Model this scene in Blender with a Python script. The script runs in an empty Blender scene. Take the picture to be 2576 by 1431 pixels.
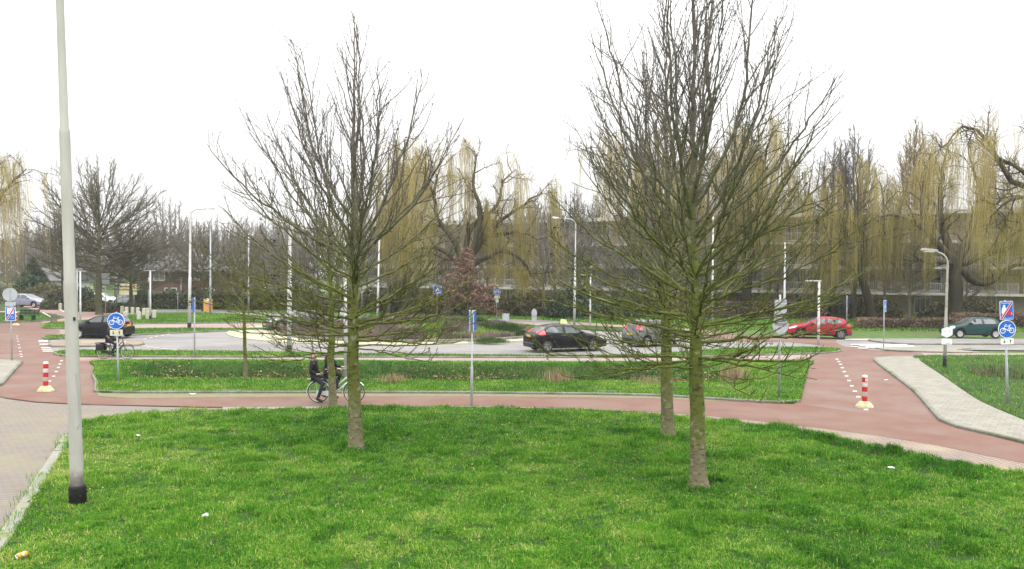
import bpy, bmesh, math, random
import numpy as np
from mathutils import Vector, Matrix, Euler
from mathutils.geometry import delaunay_2d_cdt

scene = bpy.context.scene
COL = scene.collection
R = math.radians
random.seed(7)
RNG = np.random.default_rng(11)

# ------------------------------------------------------------------ camera
CAM_H = 4.18
FPX = 2011.7            # focal length in pixels of a 2575 px wide picture
CX, CY = 1287.5, 715.5
PITCH, ROLL = R(0.726), R(0.35)
cam = bpy.data.cameras.new('camera')
cam.sensor_width = 36.0
cam.lens = 36.0 * FPX / 2575.0
cam.clip_start, cam.clip_end = 0.1, 2000.0
cam_ob = bpy.data.objects.new('camera', cam)
CAM_R = Euler((R(90) - PITCH, 0, 0)).to_matrix() @ Matrix.Rotation(ROLL, 3, 'Z')
cam_ob.matrix_world = Matrix.Translation((0, 0, CAM_H)) @ CAM_R.to_4x4()
COL.objects.link(cam_ob)
scene.camera = cam_ob

# ------------------------------------------------------------------ sky and sun (overcast)
SUN_EL, SUN_ROT = R(58), R(150)
world = bpy.data.worlds.new('World')
scene.world = world
world.use_nodes = True
wn, wl = world.node_tree.nodes, world.node_tree.links
wn.clear()
w_out = wn.new('ShaderNodeOutputWorld')
w_bg = wn.new('ShaderNodeBackground')
w_sky = wn.new('ShaderNodeTexSky')
w_sky.sky_type = 'NISHITA'
w_sky.sun_disc = False
w_sky.sun_elevation = SUN_EL
w_sky.sun_rotation = SUN_ROT
w_hs = wn.new('ShaderNodeHueSaturation'); w_hs.inputs['Saturation'].default_value = 0.15; w_hs.inputs['Value'].default_value = 0.30
w_tc = wn.new('ShaderNodeTexCoord')
w_sep = wn.new('ShaderNodeSeparateXYZ')
w_ramp = wn.new('ShaderNodeMapRange')
w_ramp.inputs['From Min'].default_value = 0.0
w_ramp.inputs['From Max'].default_value = 1.0
w_ramp.inputs['To Min'].default_value = 8.0       # cloud layer, brighter towards the zenith
w_ramp.inputs['To Max'].default_value = 36.0
w_add = wn.new('ShaderNodeVectorMath'); w_add.operation = 'ADD'
w_cl = wn.new('ShaderNodeCombineXYZ')
wl.new(w_tc.outputs['Generated'], w_sep.inputs[0])
w_pow = wn.new('ShaderNodeMath'); w_pow.operation = 'POWER'; w_pow.inputs[1].default_value = 1.5; w_pow.use_clamp = True
wl.new(w_sep.outputs['Z'], w_pow.inputs[0])
wl.new(w_pow.outputs[0], w_ramp.inputs['Value'])
for k in range(3):
    wl.new(w_ramp.outputs[0], w_cl.inputs[k])
wl.new(w_sky.outputs[0], w_hs.inputs['Color'])
wl.new(w_hs.outputs[0], w_add.inputs[0])
wl.new(w_cl.outputs[0], w_add.inputs[1])
wl.new(w_add.outputs[0], w_bg.inputs['Color'])
w_bg.inputs['Strength'].default_value = 0.085
wl.new(w_bg.outputs[0], w_out.inputs[0])

sun = bpy.data.lights.new('sun', 'SUN')
sun.energy = 1.0
sun.angle = R(45)
sun.color = (1.0, 0.965, 0.91)
sun_ob = bpy.data.objects.new('sun', sun)
sun_dir = Vector((math.sin(SUN_ROT) * math.cos(SUN_EL), math.cos(SUN_ROT) * math.cos(SUN_EL), math.sin(SUN_EL)))
sun_ob.rotation_euler = sun_dir.to_track_quat('Z', 'Y').to_euler()
COL.objects.link(sun_ob)

vs = scene.view_settings
vs.view_transform = 'Standard'
vs.look = 'None'
vs.exposure = 0.46
vs.gamma = 1.0
scene.cycles.max_bounces = 6
scene.cycles.diffuse_bounces = 3
scene.cycles.glossy_bounces = 2
scene.cycles.transmission_bounces = 4
scene.cycles.transparent_max_bounces = 6
scene.cycles.sample_clamp_indirect = 6.0

# ------------------------------------------------------------------ helpers: layout
def ray(px, py):
    return (CAM_R @ Vector(((px - CX) / FPX, (CY - py) / FPX, -1.0)))

def at(px, py, z=0.0):
    """the point of the level z that stands at a given place of the layout drawing"""
    d = ray(px, py)
    t = (z - CAM_H) / d.z
    return Vector((d.x * t, d.y * t, z))

def at_d(px, dist, z=0.0):
    """a point at a distance along the ground in a given direction"""
    d = ray(px, 690)
    return Vector((d.x / d.y * dist, dist, z))

def hgt(px, py, base):
    """height above z = 0 of a layout point standing over base"""
    d = ray(px, py)
    return CAM_H + d.z * (base[1] / d.y)

# ------------------------------------------------------------------ helpers: objects
def tag(o, label=None, cat=None, group=None, kind=None):
    if label: o['label'] = label
    if cat: o['category'] = cat
    if group: o['group'] = group
    if kind: o['kind'] = kind
    return o

def empty(name, loc=(0, 0, 0), rz=0.0):
    o = bpy.data.objects.new(name, None)
    o.empty_display_size = 0.2
    o.location = loc
    o.rotation_euler = (0, 0, rz)
    COL.objects.link(o)
    return o

def copy_tree(o, parent=None):
    c = o.copy()
    COL.objects.link(c)
    if parent is not None:
        c.parent = parent
    for ch in list(o.children):
        copy_tree(ch, c)
    return c

def link(name, me, parent=None, mats=None):
    o = bpy.data.objects.new(name, me)
    COL.objects.link(o)
    if parent is not None:
        o.parent = parent
    if mats is not None:
        for m in (mats if isinstance(mats, (list, tuple)) else [mats]):
            me.materials.append(m)
    return o

def np_mesh(name, V, tris=None, quads=None, mat_idx=None, smooth=True):
    """fast mesh from numpy arrays"""
    me = bpy.data.meshes.new(name)
    V = np.asarray(V, dtype=np.float32).reshape(-1, 3)
    parts, starts, n = [], [], 0
    if quads is not None and len(quads):
        q = np.asarray(quads, dtype=np.int32)
        parts.append(q.ravel()); starts.append(np.arange(len(q), dtype=np.int32) * 4); n = len(q) * 4
    if tris is not None and len(tris):
        t = np.asarray(tris, dtype=np.int32)
        parts.append(t.ravel()); starts.append(n + np.arange(len(t), dtype=np.int32) * 3)
    loops = np.concatenate(parts); starts = np.concatenate(starts)
    me.vertices.add(len(V)); me.vertices.foreach_set('co', V.ravel())
    me.loops.add(len(loops)); me.loops.foreach_set('vertex_index', loops)
    me.polygons.add(len(starts)); me.polygons.foreach_set('loop_start', starts)
    if mat_idx is not None:
        me.polygons.foreach_set('material_index', np.asarray(mat_idx, dtype=np.int32))
    if smooth:
        me.polygons.foreach_set('use_smooth', np.ones(len(starts), dtype=bool))
    me.update(calc_edges=True)
    me.validate()
    return me

def tubes(polys, sides=5):
    """list of (points Nx3, radii N) -> one vertex and quad array"""
    groups = {}
    for p, r in polys:
        groups.setdefault(len(p), []).append((p, r))
    VV, QQ, base = [], [], 0
    ang = np.arange(sides) * (2 * np.pi / sides)
    ca, sa = np.cos(ang), np.sin(ang)
    for n, lst in groups.items():
        P = np.array([a for a, _ in lst], dtype=np.float64)
        RR = np.array([b for _, b in lst], dtype=np.float64)
        T = np.gradient(P, axis=1)
        T /= np.linalg.norm(T, axis=2, keepdims=True) + 1e-9
        D = P[:, -1] - P[:, 0]
        ref = np.where((np.abs(D[:, 2]) > 0.7 * np.linalg.norm(D, axis=1))[:, None], [[1.0, 0.13, 0]], [[0.07, 0.1, 1.0]])
        Nn = np.cross(T, ref[:, None, :])
        Nn /= np.linalg.norm(Nn, axis=2, keepdims=True) + 1e-9
        Bb = np.cross(T, Nn)
        ring = P[:, :, None, :] + RR[:, :, None, None] * (Nn[:, :, None, :] * ca[None, None, :, None] + Bb[:, :, None, :] * sa[None, None, :, None])
        b = len(lst)
        VV.append(ring.reshape(-1, 3))
        idx = base + np.arange(b * n * sides).reshape(b, n, sides)
        a0 = idx[:, :-1, :]; a1 = idx[:, 1:, :]
        q = np.stack([a0, np.roll(a0, -1, axis=2), np.roll(a1, -1, axis=2), a1], axis=-1).reshape(-1, 4)
        QQ.append(q)
        base += b * n * sides
    return np.concatenate(VV), np.concatenate(QQ)

class MB:
    """collects boxes, prisms, tubes and lathes into ONE mesh object"""
    def __init__(s):
        s.v, s.f, s.m = [], [], []
        s.sm = []
    def add(s, V, F, m=0, smooth=False, M=None):
        b = len(s.v)
        for p in V:
            p = Vector(p)
            if M is not None: p = M @ p
            s.v.append(tuple(p))
        for f in F:
            s.f.append(tuple(i + b for i in f)); s.m.append(m); s.sm.append(smooth)
        return s
    def box(s, c, d, m=0, M=None, taper=1.0):
        x, y, z = d[0] / 2, d[1] / 2, d[2] / 2
        V = [(c[0] + sx * x * (taper if sz > 0 else 1), c[1] + sy * y * (taper if sz > 0 else 1), c[2] + sz * z) for sz in (-1, 1) for sx, sy in ((-1, -1), (1, -1), (1, 1), (-1, 1))]
        F = [(3, 2, 1, 0), (4, 5, 6, 7), (0, 1, 5, 4), (1, 2, 6, 5), (2, 3, 7, 6), (3, 0, 4, 7)]
        return s.add(V, F, m, False, M)
    def bbox(s, c, d, b=0.02, m=0, M=None):
        """box with chamfered upright and top edges"""
        x, y, z = d[0] / 2, d[1] / 2, d[2] / 2
        def ringp(dx, dy, zz):
            return [(c[0] - dx + b, c[1] - dy, zz), (c[0] + dx - b, c[1] - dy, zz), (c[0] + dx, c[1] - dy + b, zz), (c[0] + dx, c[1] + dy - b, zz),
                    (c[0] + dx - b, c[1] + dy, zz), (c[0] - dx + b, c[1] + dy, zz), (c[0] - dx, c[1] + dy - b, zz), (c[0] - dx, c[1] - dy + b, zz)]
        rings = [ringp(x - b * .7, y - b * .7, c[2] - z), ringp(x, y, c[2] - z + b), ringp(x, y, c[2] + z - b), ringp(x - b * .7, y - b * .7, c[2] + z)]
        V = [p for r in rings for p in r]
        F = [tuple(range(7, -1, -1)), tuple(range(24, 32))]
        for k in range(3):
            for i in range(8):
                F.append((k * 8 + i, k * 8 + (i + 1) % 8, k * 8 + 8 + (i + 1) % 8, k * 8 + 8 + i))
        return s.add(V, F, m, False, M)
    def tube(s, pts, r, n=8, m=0, M=None, caps=True):
        pts = np.array([tuple(p) for p in pts], dtype=float)
        rr = np.full(len(pts), r, dtype=float) if np.isscalar(r) else np.array(r, dtype=float)
        V, Q = tubes([(pts, rr)], n)
        F = [tuple(int(i) for i in q) for q in Q]
        if caps:
            k = len(pts)
            F += [tuple(range(n - 1, -1, -1)), tuple(range((k - 1) * n, k * n))]
        return s.add([tuple(p) for p in V], F, m, True, M)
    def lathe(s, prof, n=16, m=0, M=None, caps=True):
        V, F = [], []
        for r, z in prof:
            for i in range(n):
                a = 2 * math.pi * i / n
                V.append((r * math.cos(a), r * math.sin(a), z))
        k = len(prof)
        for j in range(k - 1):
            for i in range(n):
                F.append((j * n + i, j * n + (i + 1) % n, (j + 1) * n + (i + 1) % n, (j + 1) * n + i))
        if caps:
            F += [tuple(range(n - 1, -1, -1)), tuple(range((k - 1) * n, k * n))]
        return s.add(V, F, m, True, M)
    def prism(s, poly, t0, t1, m=0, M=None, axis='y'):
        """polygon in (x,z) extruded along y from t0 to t1 (axis y), or (x,y) along z"""
        n = len(poly)
        if axis == 'y':
            V = [(p[0], t0, p[1]) for p in poly] + [(p[0], t1, p[1]) for p in poly]
        else:
            V = [(p[0], p[1], t0) for p in poly] + [(p[0], p[1], t1) for p in poly]
        F = [tuple(range(n)), tuple(range(2 * n - 1, n - 1, -1))]
        for i in range(n):
            F.append((i, n + i, n + (i + 1) % n, (i + 1) % n))
        return s.add(V, F, m, False, M)
    def build(s, name, mats, parent=None, recalc=True, bevel=0):
        me = bpy.data.meshes.new(name)
        me.from_pydata(s.v, [], s.f)
        me.polygons.foreach_set('material_index', s.m)
        me.polygons.foreach_set('use_smooth', s.sm)
        if recalc:
            bm = bmesh.new(); bm.from_mesh(me)
            bmesh.ops.recalc_face_normals(bm, faces=bm.faces)
            bm.to_mesh(me); bm.free()
        me.update()
        o = link(name, me, parent, mats)
        if bevel:
            bv = o.modifiers.new('bevel', 'BEVEL'); bv.width = bevel; bv.segments = 2; bv.limit_method = 'ANGLE'
        return o

# ------------------------------------------------------------------ helpers: noise
class Noise2:
    def __init__(s, seed, n=256):
        s.t = np.random.default_rng(seed).random((n, n)); s.n = n
    def __call__(s, x, y, scale):
        x = np.asarray(x) / scale; y = np.asarray(y) / scale
        xi, yi = np.floor(x).astype(int), np.floor(y).astype(int)
        fx, fy = x - xi, y - yi
        fx = fx * fx * (3 - 2 * fx); fy = fy * fy * (3 - 2 * fy)
        n = s.n
        a = s.t[xi % n, yi % n]; b = s.t[(xi + 1) % n, yi % n]; c = s.t[xi % n, (yi + 1) % n]; d = s.t[(xi + 1) % n, (yi + 1) % n]
        return (a * (1 - fx) + b * fx) * (1 - fy) + (c * (1 - fx) + d * fx) * fy
N2 = Noise2(5)
def fbm(x, y, scale):
    return (N2(x, y, scale) * .55 + N2(np.asarray(x) + 31, np.asarray(y) + 17, scale / 2.1) * .3 + N2(np.asarray(x) - 11, np.asarray(y) + 57, scale / 4.7) * .15)

def inside(poly, X, Y):
    poly = np.asarray(poly)[:, :2]
    x0, y0 = poly[:, 0], poly[:, 1]
    x1, y1 = np.roll(x0, -1), np.roll(y0, -1)
    res = np.zeros(len(X), dtype=bool)
    for a, b, c, d in zip(x0, y0, x1, y1):
        cond = ((b > Y) != (d > Y))
        with np.errstate(divide='ignore', invalid='ignore'):
            xx = (c - a) * (Y - b) / (d - b + 1e-12) + a
        res ^= cond & (X < xx)
    return res

def edge_dist(poly, X, Y):
    poly = np.asarray(poly)[:, :2]
    best = np.full(len(X), 1e9)
    for i in range(len(poly)):
        a, b = poly[i], poly[(i + 1) % len(poly)]
        d = b - a; L = d @ d + 1e-12
        t = np.clip(((X - a[0]) * d[0] + (Y - a[1]) * d[1]) / L, 0, 1)
        best = np.minimum(best, np.hypot(X - a[0] - t * d[0], Y - a[1] - t * d[1]))
    return best

def smooth_poly(pts, step=0.5, closed=True, cr=True):
    """Catmull-Rom through points, resampled"""
    pts = [Vector(p) for p in pts]
    n = len(pts); out = []
    for i in range(n if closed else n - 1):
        p0 = pts[(i - 1) % n] if closed or i > 0 else pts[i]
        p1, p2 = pts[i], pts[(i + 1) % n]
        p3 = pts[(i + 2) % n] if closed or i + 2 < n else p2
        L = (p2 - p1).length
        k = max(1, min(60, int(L / step)))
        for j in range(k):
            t = j / k
            if cr:
                # centripetal-ish: tangents limited by segment length
                m1 = (p2 - p0); m2 = (p3 - p1)
                m1 = m1.normalized() * min(L, m1.length / 2) if m1.length else m1
                m2 = m2.normalized() * min(L, m2.length / 2) if m2.length else m2
                t2, t3 = t * t, t * t * t
                out.append(p1 * (2 * t3 - 3 * t2 + 1) + m1 * (t3 - 2 * t2 + t) + p2 * (-2 * t3 + 3 * t2) + m2 * (t3 - t2))
            else:
                out.append(p1.lerp(p2, t))
    if not closed:
        out.append(pts[-1])
    return out

# ------------------------------------------------------------------ materials
def nodes_of(m):
    m.use_nodes = True
    nt = m.node_tree
    return nt, nt.nodes, nt.links, nt.nodes['Principled BSDF']

def pmat(name, c1, c2=None, scale=6.0, rough=0.8, bump=0.0, metal=0.0, spec=0.3, detail=5.0, contrast=(0.35, 0.65), stretch=(1, 1, 1), coat=0.0, c3=None, s3=0.6, k3=(0.5, 0.7)):
    """principled material with fractal colour variation in object space"""
    m = bpy.data.materials.new(name)
    nt, n, l, bs = nodes_of(m)
    bs.inputs['Roughness'].default_value = rough
    bs.inputs['Metallic'].default_value = metal
    bs.inputs['Specular IOR Level'].default_value = spec
    if coat: 
        bs.inputs['Coat Weight'].default_value = coat
        bs.inputs['Coat Roughness'].default_value = 0.04
    bs.inputs['Base Color'].default_value = (*c1, 1)
    if c2 is None:
        return m
    tc = n.new('ShaderNodeTexCoord'); mp = n.new('ShaderNodeMapping'); mp.inputs['Scale'].default_value = stretch
    l.new(tc.outputs['Object'], mp.inputs[0])
    nz = n.new('ShaderNodeTexNoise'); nz.inputs['Scale'].default_value = scale; nz.inputs['Detail'].default_value = detail; nz.inputs['Roughness'].default_value = 0.62
    l.new(mp.outputs[0], nz.inputs['Vector'])
    rp = n.new('ShaderNodeValToRGB')
    rp.color_ramp.elements[0].position, rp.color_ramp.elements[1].position = contrast
    rp.color_ramp.elements[0].color = (*c1, 1); rp.color_ramp.elements[1].color = (*c2, 1)
    l.new(nz.outputs['Fac'], rp.inputs[0])
    col = rp.outputs[0]
    if c3 is not None:
        nz3 = n.new('ShaderNodeTexNoise'); nz3.inputs['Scale'].default_value = s3; nz3.inputs['Detail'].default_value = 4
        l.new(mp.outputs[0], nz3.inputs['Vector'])
        r3 = n.new('ShaderNodeValToRGB'); r3.color_ramp.elements[0].position, r3.color_ramp.elements[1].position = k3
        l.new(nz3.outputs['Fac'], r3.inputs[0])
        mx = n.new('ShaderNodeMix'); mx.data_type = 'RGBA'
        l.new(r3.outputs[0], mx.inputs['Factor']); l.new(col, mx.inputs['A']); mx.inputs['B'].default_value = (*c3, 1)
        col = mx.outputs['Result']
    l.new(col, bs.inputs['Base Color'])
    if bump:
        bp = n.new('ShaderNodeBump'); bp.inputs['Strength'].default_value = bump; bp.inputs['Distance'].default_value = 0.02
        l.new(nz.outputs['Fac'], bp.inputs['Height']); l.new(bp.outputs[0], bs.inputs['Normal'])
    return m

def brick_mat(name, c1, c2, mortar, w, h, rot=0.0, offset=0.5, mort=0.006, bump=0.3, rough=0.85, stain=None, ss=0.4, ks=(0.5, 0.72), plane='xy'):
    m = bpy.data.materials.new(name)
    nt, n, l, bs = nodes_of(m)
    bs.inputs['Roughness'].default_value = rough; bs.inputs['Specular IOR Level'].default_value = 0.2
    tc = n.new('ShaderNodeTexCoord'); mp = n.new('ShaderNodeMapping')
    mp.inputs['Rotation'].default_value = (R(90) if plane == 'xz' else 0, 0, rot)
    l.new(tc.outputs['Object'], mp.inputs[0])
    br = n.new('ShaderNodeTexBrick')
    br.inputs['Scale'].default_value = 1.0
    br.inputs['Brick Width'].default_value = w; br.inputs['Row Height'].default_value = h
    br.inputs['Mortar Size'].default_value = mort; br.inputs['Mortar Smooth'].default_value = 0.3
    br.offset = offset
    br.inputs['Color1'].default_value = (*c1, 1); br.inputs['Color2'].default_value = (*c2, 1); br.inputs['Mortar'].default_value = (*mortar, 1)
    l.new(mp.outputs[0], br.inputs['Vector'])
    nz = n.new('ShaderNodeTexNoise'); nz.inputs['Scale'].default_value = 3.0; nz.inputs['Detail'].default_value = 6
    l.new(tc.outputs['Object'], nz.inputs['Vector'])
    mx = n.new('ShaderNodeMix'); mx.data_type = 'RGBA'; mx.blend_type = 'MULTIPLY'; mx.inputs['Factor'].default_value = 0.55
    r = n.new('ShaderNodeValToRGB'); r.color_ramp.elements[0].color = (.55, .55, .55, 1); r.color_ramp.elements[1].color = (1.25, 1.2, 1.15, 1)
    l.new(nz.outputs['Fac'], r.inputs[0]); l.new(br.outputs['Color'], mx.inputs['A']); l.new(r.outputs[0], mx.inputs['B'])
    col = mx.outputs['Result']
    if stain:
        nz3 = n.new('ShaderNodeTexNoise'); nz3.inputs['Scale'].default_value = ss; nz3.inputs['Detail'].default_value = 5
        l.new(tc.outputs['Object'], nz3.inputs['Vector'])
        r3 = n.new('ShaderNodeValToRGB'); r3.color_ramp.elements[0].position, r3.color_ramp.elements[1].position = ks
        l.new(nz3.outputs['Fac'], r3.inputs[0])
        m3 = n.new('ShaderNodeMix'); m3.data_type = 'RGBA'
        l.new(r3.outputs[0], m3.inputs['Factor']); l.new(col, m3.inputs['A']); m3.inputs['B'].default_value = (*stain, 1)
        col = m3.outputs['Result']
    l.new(col, bs.inputs['Base Color'])
    if bump:
        bp = n.new('ShaderNodeBump'); bp.inputs['Strength'].default_value = bump; bp.inputs['Distance'].default_value = 0.01; bp.invert = True
        l.new(br.outputs['Fac'], bp.inputs['Height']); l.new(bp.outputs[0], bs.inputs['Normal'])
    return m

def tint_mat(name, stops, rough=0.7, spec=0.15, transl=0.0, attr='tint'):
    """colour from a per-blade tint attribute through a ramp"""
    m = bpy.data.materials.new(name)
    nt, n, l, bs = nodes_of(m)
    bs.inputs['Roughness'].default_value = rough; bs.inputs['Specular IOR Level'].default_value = spec
    at_ = n.new('ShaderNodeAttribute'); at_.attribute_name = attr
    rp = n.new('ShaderNodeValToRGB')
    el = rp.color_ramp.elements
    el[0].position, el[0].color = stops[0][0], (*stops[0][1], 1)
    el[1].position, el[1].color = stops[-1][0], (*stops[-1][1], 1)
    for p, c in stops[1:-1]:
        e = el.new(p); e.color = (*c, 1)
    l.new(at_.outputs['Fac'], rp.inputs[0])
    l.new(rp.outputs[0], bs.inputs['Base Color'])
    if transl:
        tr = n.new('ShaderNodeBsdfTranslucent'); l.new(rp.outputs[0], tr.inputs['Color'])
        mx = n.new('ShaderNodeMixShader'); mx.inputs[0].default_value = transl
        l.new(bs.outputs[0], mx.inputs[1]); l.new(tr.outputs[0], mx.inputs[2])
        l.new(mx.outputs[0], n['Material Output'].inputs['Surface'])
    return m

def set_tint(me, per_vert, name='tint'):
    a = me.attributes.new(name, 'FLOAT', 'POINT')
    a.data.foreach_set('value', np.asarray(per_vert, dtype=np.float32))

def bark_mat(name, low, high, z0, z1, low2=None, spots=(0.03, 0.028, 0.02), pale=None, pz=1.0):
    """bark: mossy on trunk and lower limbs, bare towards the top; a paler foot"""
    m = bpy.data.materials.new(name)
    nt, n, l, bs = nodes_of(m)
    bs.inputs['Roughness'].default_value = 0.9; bs.inputs['Specular IOR Level'].default_value = 0.1
    tc = n.new('ShaderNodeTexCoord')
    sp = n.new('ShaderNodeSeparateXYZ'); l.new(tc.outputs['Object'], sp.inputs[0])
    nz = n.new('ShaderNodeTexNoise'); nz.inputs['Scale'].default_value = 2.2; nz.inputs['Detail'].default_value = 6
    l.new(tc.outputs['Object'], nz.inputs['Vector'])
    ad = n.new('ShaderNodeMath'); ad.operation = 'MULTIPLY_ADD'; ad.inputs[1].default_value = (z1 - z0) * 1.1; ad.inputs[2].default_value = -(z1 - z0) * 0.55
    l.new(nz.outputs['Fac'], ad.inputs[0])
    a2 = n.new('ShaderNodeMath'); a2.operation = 'ADD'; l.new(sp.outputs['Z'], a2.inputs[0]); l.new(ad.outputs[0], a2.inputs[1])
    mr = n.new('ShaderNodeMapRange'); mr.inputs['From Min'].default_value = z0; mr.inputs['From Max'].default_value = z1
    l.new(a2.outputs[0], mr.inputs['Value'])
    mx = n.new('ShaderNodeMix'); mx.data_type = 'RGBA'; mx.inputs['A'].default_value = (*low, 1); mx.inputs['B'].default_value = (*high, 1)
    l.new(mr.outputs[0], mx.inputs['Factor'])
    col = mx.outputs['Result']
    nz2 = n.new('ShaderNodeTexNoise'); nz2.inputs['Scale'].default_value = 9.0; nz2.inputs['Detail'].default_value = 8; nz2.inputs['Roughness'].default_value = .7
    mp = n.new('ShaderNodeMapping'); mp.inputs['Scale'].default_value = (.7, .7, 1.9) if pale else (1, 1, .45)
    l.new(tc.outputs['Object'], mp.inputs[0]); l.new(mp.outputs[0], nz2.inputs['Vector'])
    if pale:
        mr2 = n.new('ShaderNodeMapRange'); mr2.inputs['From Min'].default_value = pz; mr2.inputs['From Max'].default_value = pz * 0.35
        l.new(a2.outputs[0], mr2.inputs['Value'])
        m2 = n.new('ShaderNodeMix'); m2.data_type = 'RGBA'; m2.inputs['B'].default_value = (*pale, 1)
        l.new(mr2.outputs[0], m2.inputs['Factor']); l.new(col, m2.inputs['A'])
        col = m2.outputs['Result']
    r2 = n.new('ShaderNodeValToRGB'); r2.color_ramp.elements[0].position = .33; r2.color_ramp.elements[1].position = .50
    l.new(nz2.outputs['Fac'], r2.inputs[0])
    m3 = n.new('ShaderNodeMix'); m3.data_type = 'RGBA'; m3.inputs['A'].default_value = (*spots, 1)
    l.new(r2.outputs[0], m3.inputs['Factor']); l.new(col, m3.inputs['B'])
    col = m3.outputs['Result']
    if pale:
        nz4 = n.new('ShaderNodeTexNoise'); nz4.inputs['Scale'].default_value = 6.0; nz4.inputs['Detail'].default_value = 7; nz4.inputs['Roughness'].default_value = .65
        l.new(tc.outputs['Object'], nz4.inputs['Vector'])
        r4 = n.new('ShaderNodeValToRGB'); r4.color_ramp.elements[0].position = .56; r4.color_ramp.elements[1].position = .66
        r4.color_ramp.elements[1].color = (.75, .75, .75, 1)
        l.new(nz4.outputs['Fac'], r4.inputs[0])
        m4 = n.new('ShaderNodeMix'); m4.data_type = 'RGBA'; m4.inputs['B'].default_value = (.29, .28, .20, 1)
        l.new(r4.outputs[0], m4.inputs['Factor']); l.new(col, m4.inputs['A'])
        col = m4.outputs['Result']
    l.new(col, bs.inputs['Base Color'])
    bp = n.new('ShaderNodeBump'); bp.inputs['Strength'].default_value = .5; bp.inputs['Distance'].default_value = .02
    l.new(nz2.outputs['Fac'], bp.inputs['Height']); l.new(bp.outputs[0], bs.inputs['Normal'])
    return m

M_steel = pmat('galvanised_steel', (.33, .35, .37), (.42, .44, .46), 8, .5, metal=.2, spec=.4)
M_white = pmat('white_paint', (.60, .60, .60), (.50, .50, .49), 3, .5)
M_greyback = pmat('aluminium_back', (.36, .38, .41), (.43, .45, .48), 5, .55, metal=.1)
M_blue = pmat('sign_blue', (.01, .115, .50), (.015, .13, .53), 4, .35)
M_signwhite = pmat('sign_white', (.75, .77, .78), (.68, .70, .70), 8, .4)
M_signred = pmat('sign_red', (.52, .02, .05), (.46, .03, .06), 6, .4)
M_black = pmat('black_plastic', (.018, .018, .02), (.03, .03, .03), 10, .6)
M_rubber = pmat('rubber', (.02, .02, .021), (.035, .034, .033), 14, .8)
M_glass = pmat('window_glass', (.035, .042, .045), None, rough=.04, spec=.9)
M_paint_mark = pmat('road_paint', (.48, .47, .45), (.30, .27, .25), 9, .8)
# ================================================================== ground, roads, paths
def P(pts, z=0.0):
    return [at(x, y, z) for x, y in pts]

M_grass_soil = pmat('grass_soil', (.018, .036, .006), (.036, .078, .010), 2.5, .95, bump=.5, c3=(.055, .075, .016), s3=.5, k3=(.50, .75))
M_far_grass = pmat('far_grass', (.045, .085, .018), (.085, .160, .030), 1.6, .95, bump=.4, c3=(.080, .085, .035), s3=.12, k3=(.45, .7))
M_asphalt = pmat('asphalt', (.175, .168, .160), (.240, .228, .216), 1.1, .85, bump=.15, detail=10, c3=(.115, .112, .112), s3=.22, k3=(.52, .80), stretch=(.5, 1, 1))
M_red = pmat('red_asphalt', (.138, .071, .053), (.174, .092, .069), 1.4, .85, bump=.12, detail=10, c3=(.180, .126, .100), s3=.45, k3=(.42, .75))
M_red_branch = pmat('weathered_red_asphalt', (.143, .079, .060), (.178, .099, .077), 1.7, .85, bump=.15, detail=12, c3=(.180, .134, .112), s3=.5, k3=(.42, .78))
M_red_pale = pmat('worn_red_asphalt', (.235, .150, .130), (.285, .195, .172), 1.2, .85, bump=.12, detail=10, c3=(.28, .24, .215), s3=.3, k3=(.4, .7))
M_apron = brick_mat('pale_setts', (.36, .34, .24), (.42, .40, .29), (.26, .25, .17), .22, .11, R(20), stain=(.38, .36, .29), ss=.3)
M_brick_road = brick_mat('pink_grey_pavers', (.212, .175, .148), (.205, .188, .168), (.12, .115, .09), .21, .105, R(8), mort=.007, stain=(.215, .200, .125), ss=.55, ks=(.48, .80))
M_pink_path = brick_mat('pink_pavers', (.30, .19, .17), (.34, .23, .20), (.2, .15, .13), .21, .105, R(30), stain=(.30, .26, .23), ss=.2)
M_cobble = brick_mat('mossy_cobbles', (.225, .20, .145), (.27, .24, .17), (.10, .115, .05), .20, .10, R(2), mort=.018, stain=(.165, .175, .075), ss=2.2, ks=(.44, .70), bump=.6)
M_cobble2 = brick_mat('grey_cobbles', (.30, .225, .185), (.25, .21, .185), (.15, .13, .10), .20, .10, R(-35), mort=.013, bump=.6, stain=(.30, .26, .17), ss=.5)
M_tile = brick_mat('pale_tiles', (.225, .215, .185), (.275, .265, .232), (.135, .135, .085), .30, .30, R(35), mort=.007, stain=(.255, .250, .195), ss=.9)
M_concrete = pmat('concrete', (.21, .205, .18), (.28, .27, .245), 7, .9, bump=.25, c3=(.20, .215, .11), s3=1.6, k3=(.48, .70))
M_kerb = pmat('kerb_concrete', (.15, .15, .125), (.22, .215, .185), 9, .9, bump=.25, c3=(.095, .10, .05), s3=1.2, k3=(.45, .70))
M_dirt = pmat('bare_earth', (.055, .038, .022), (.10, .07, .04), 4, .95, bump=.6)

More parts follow.
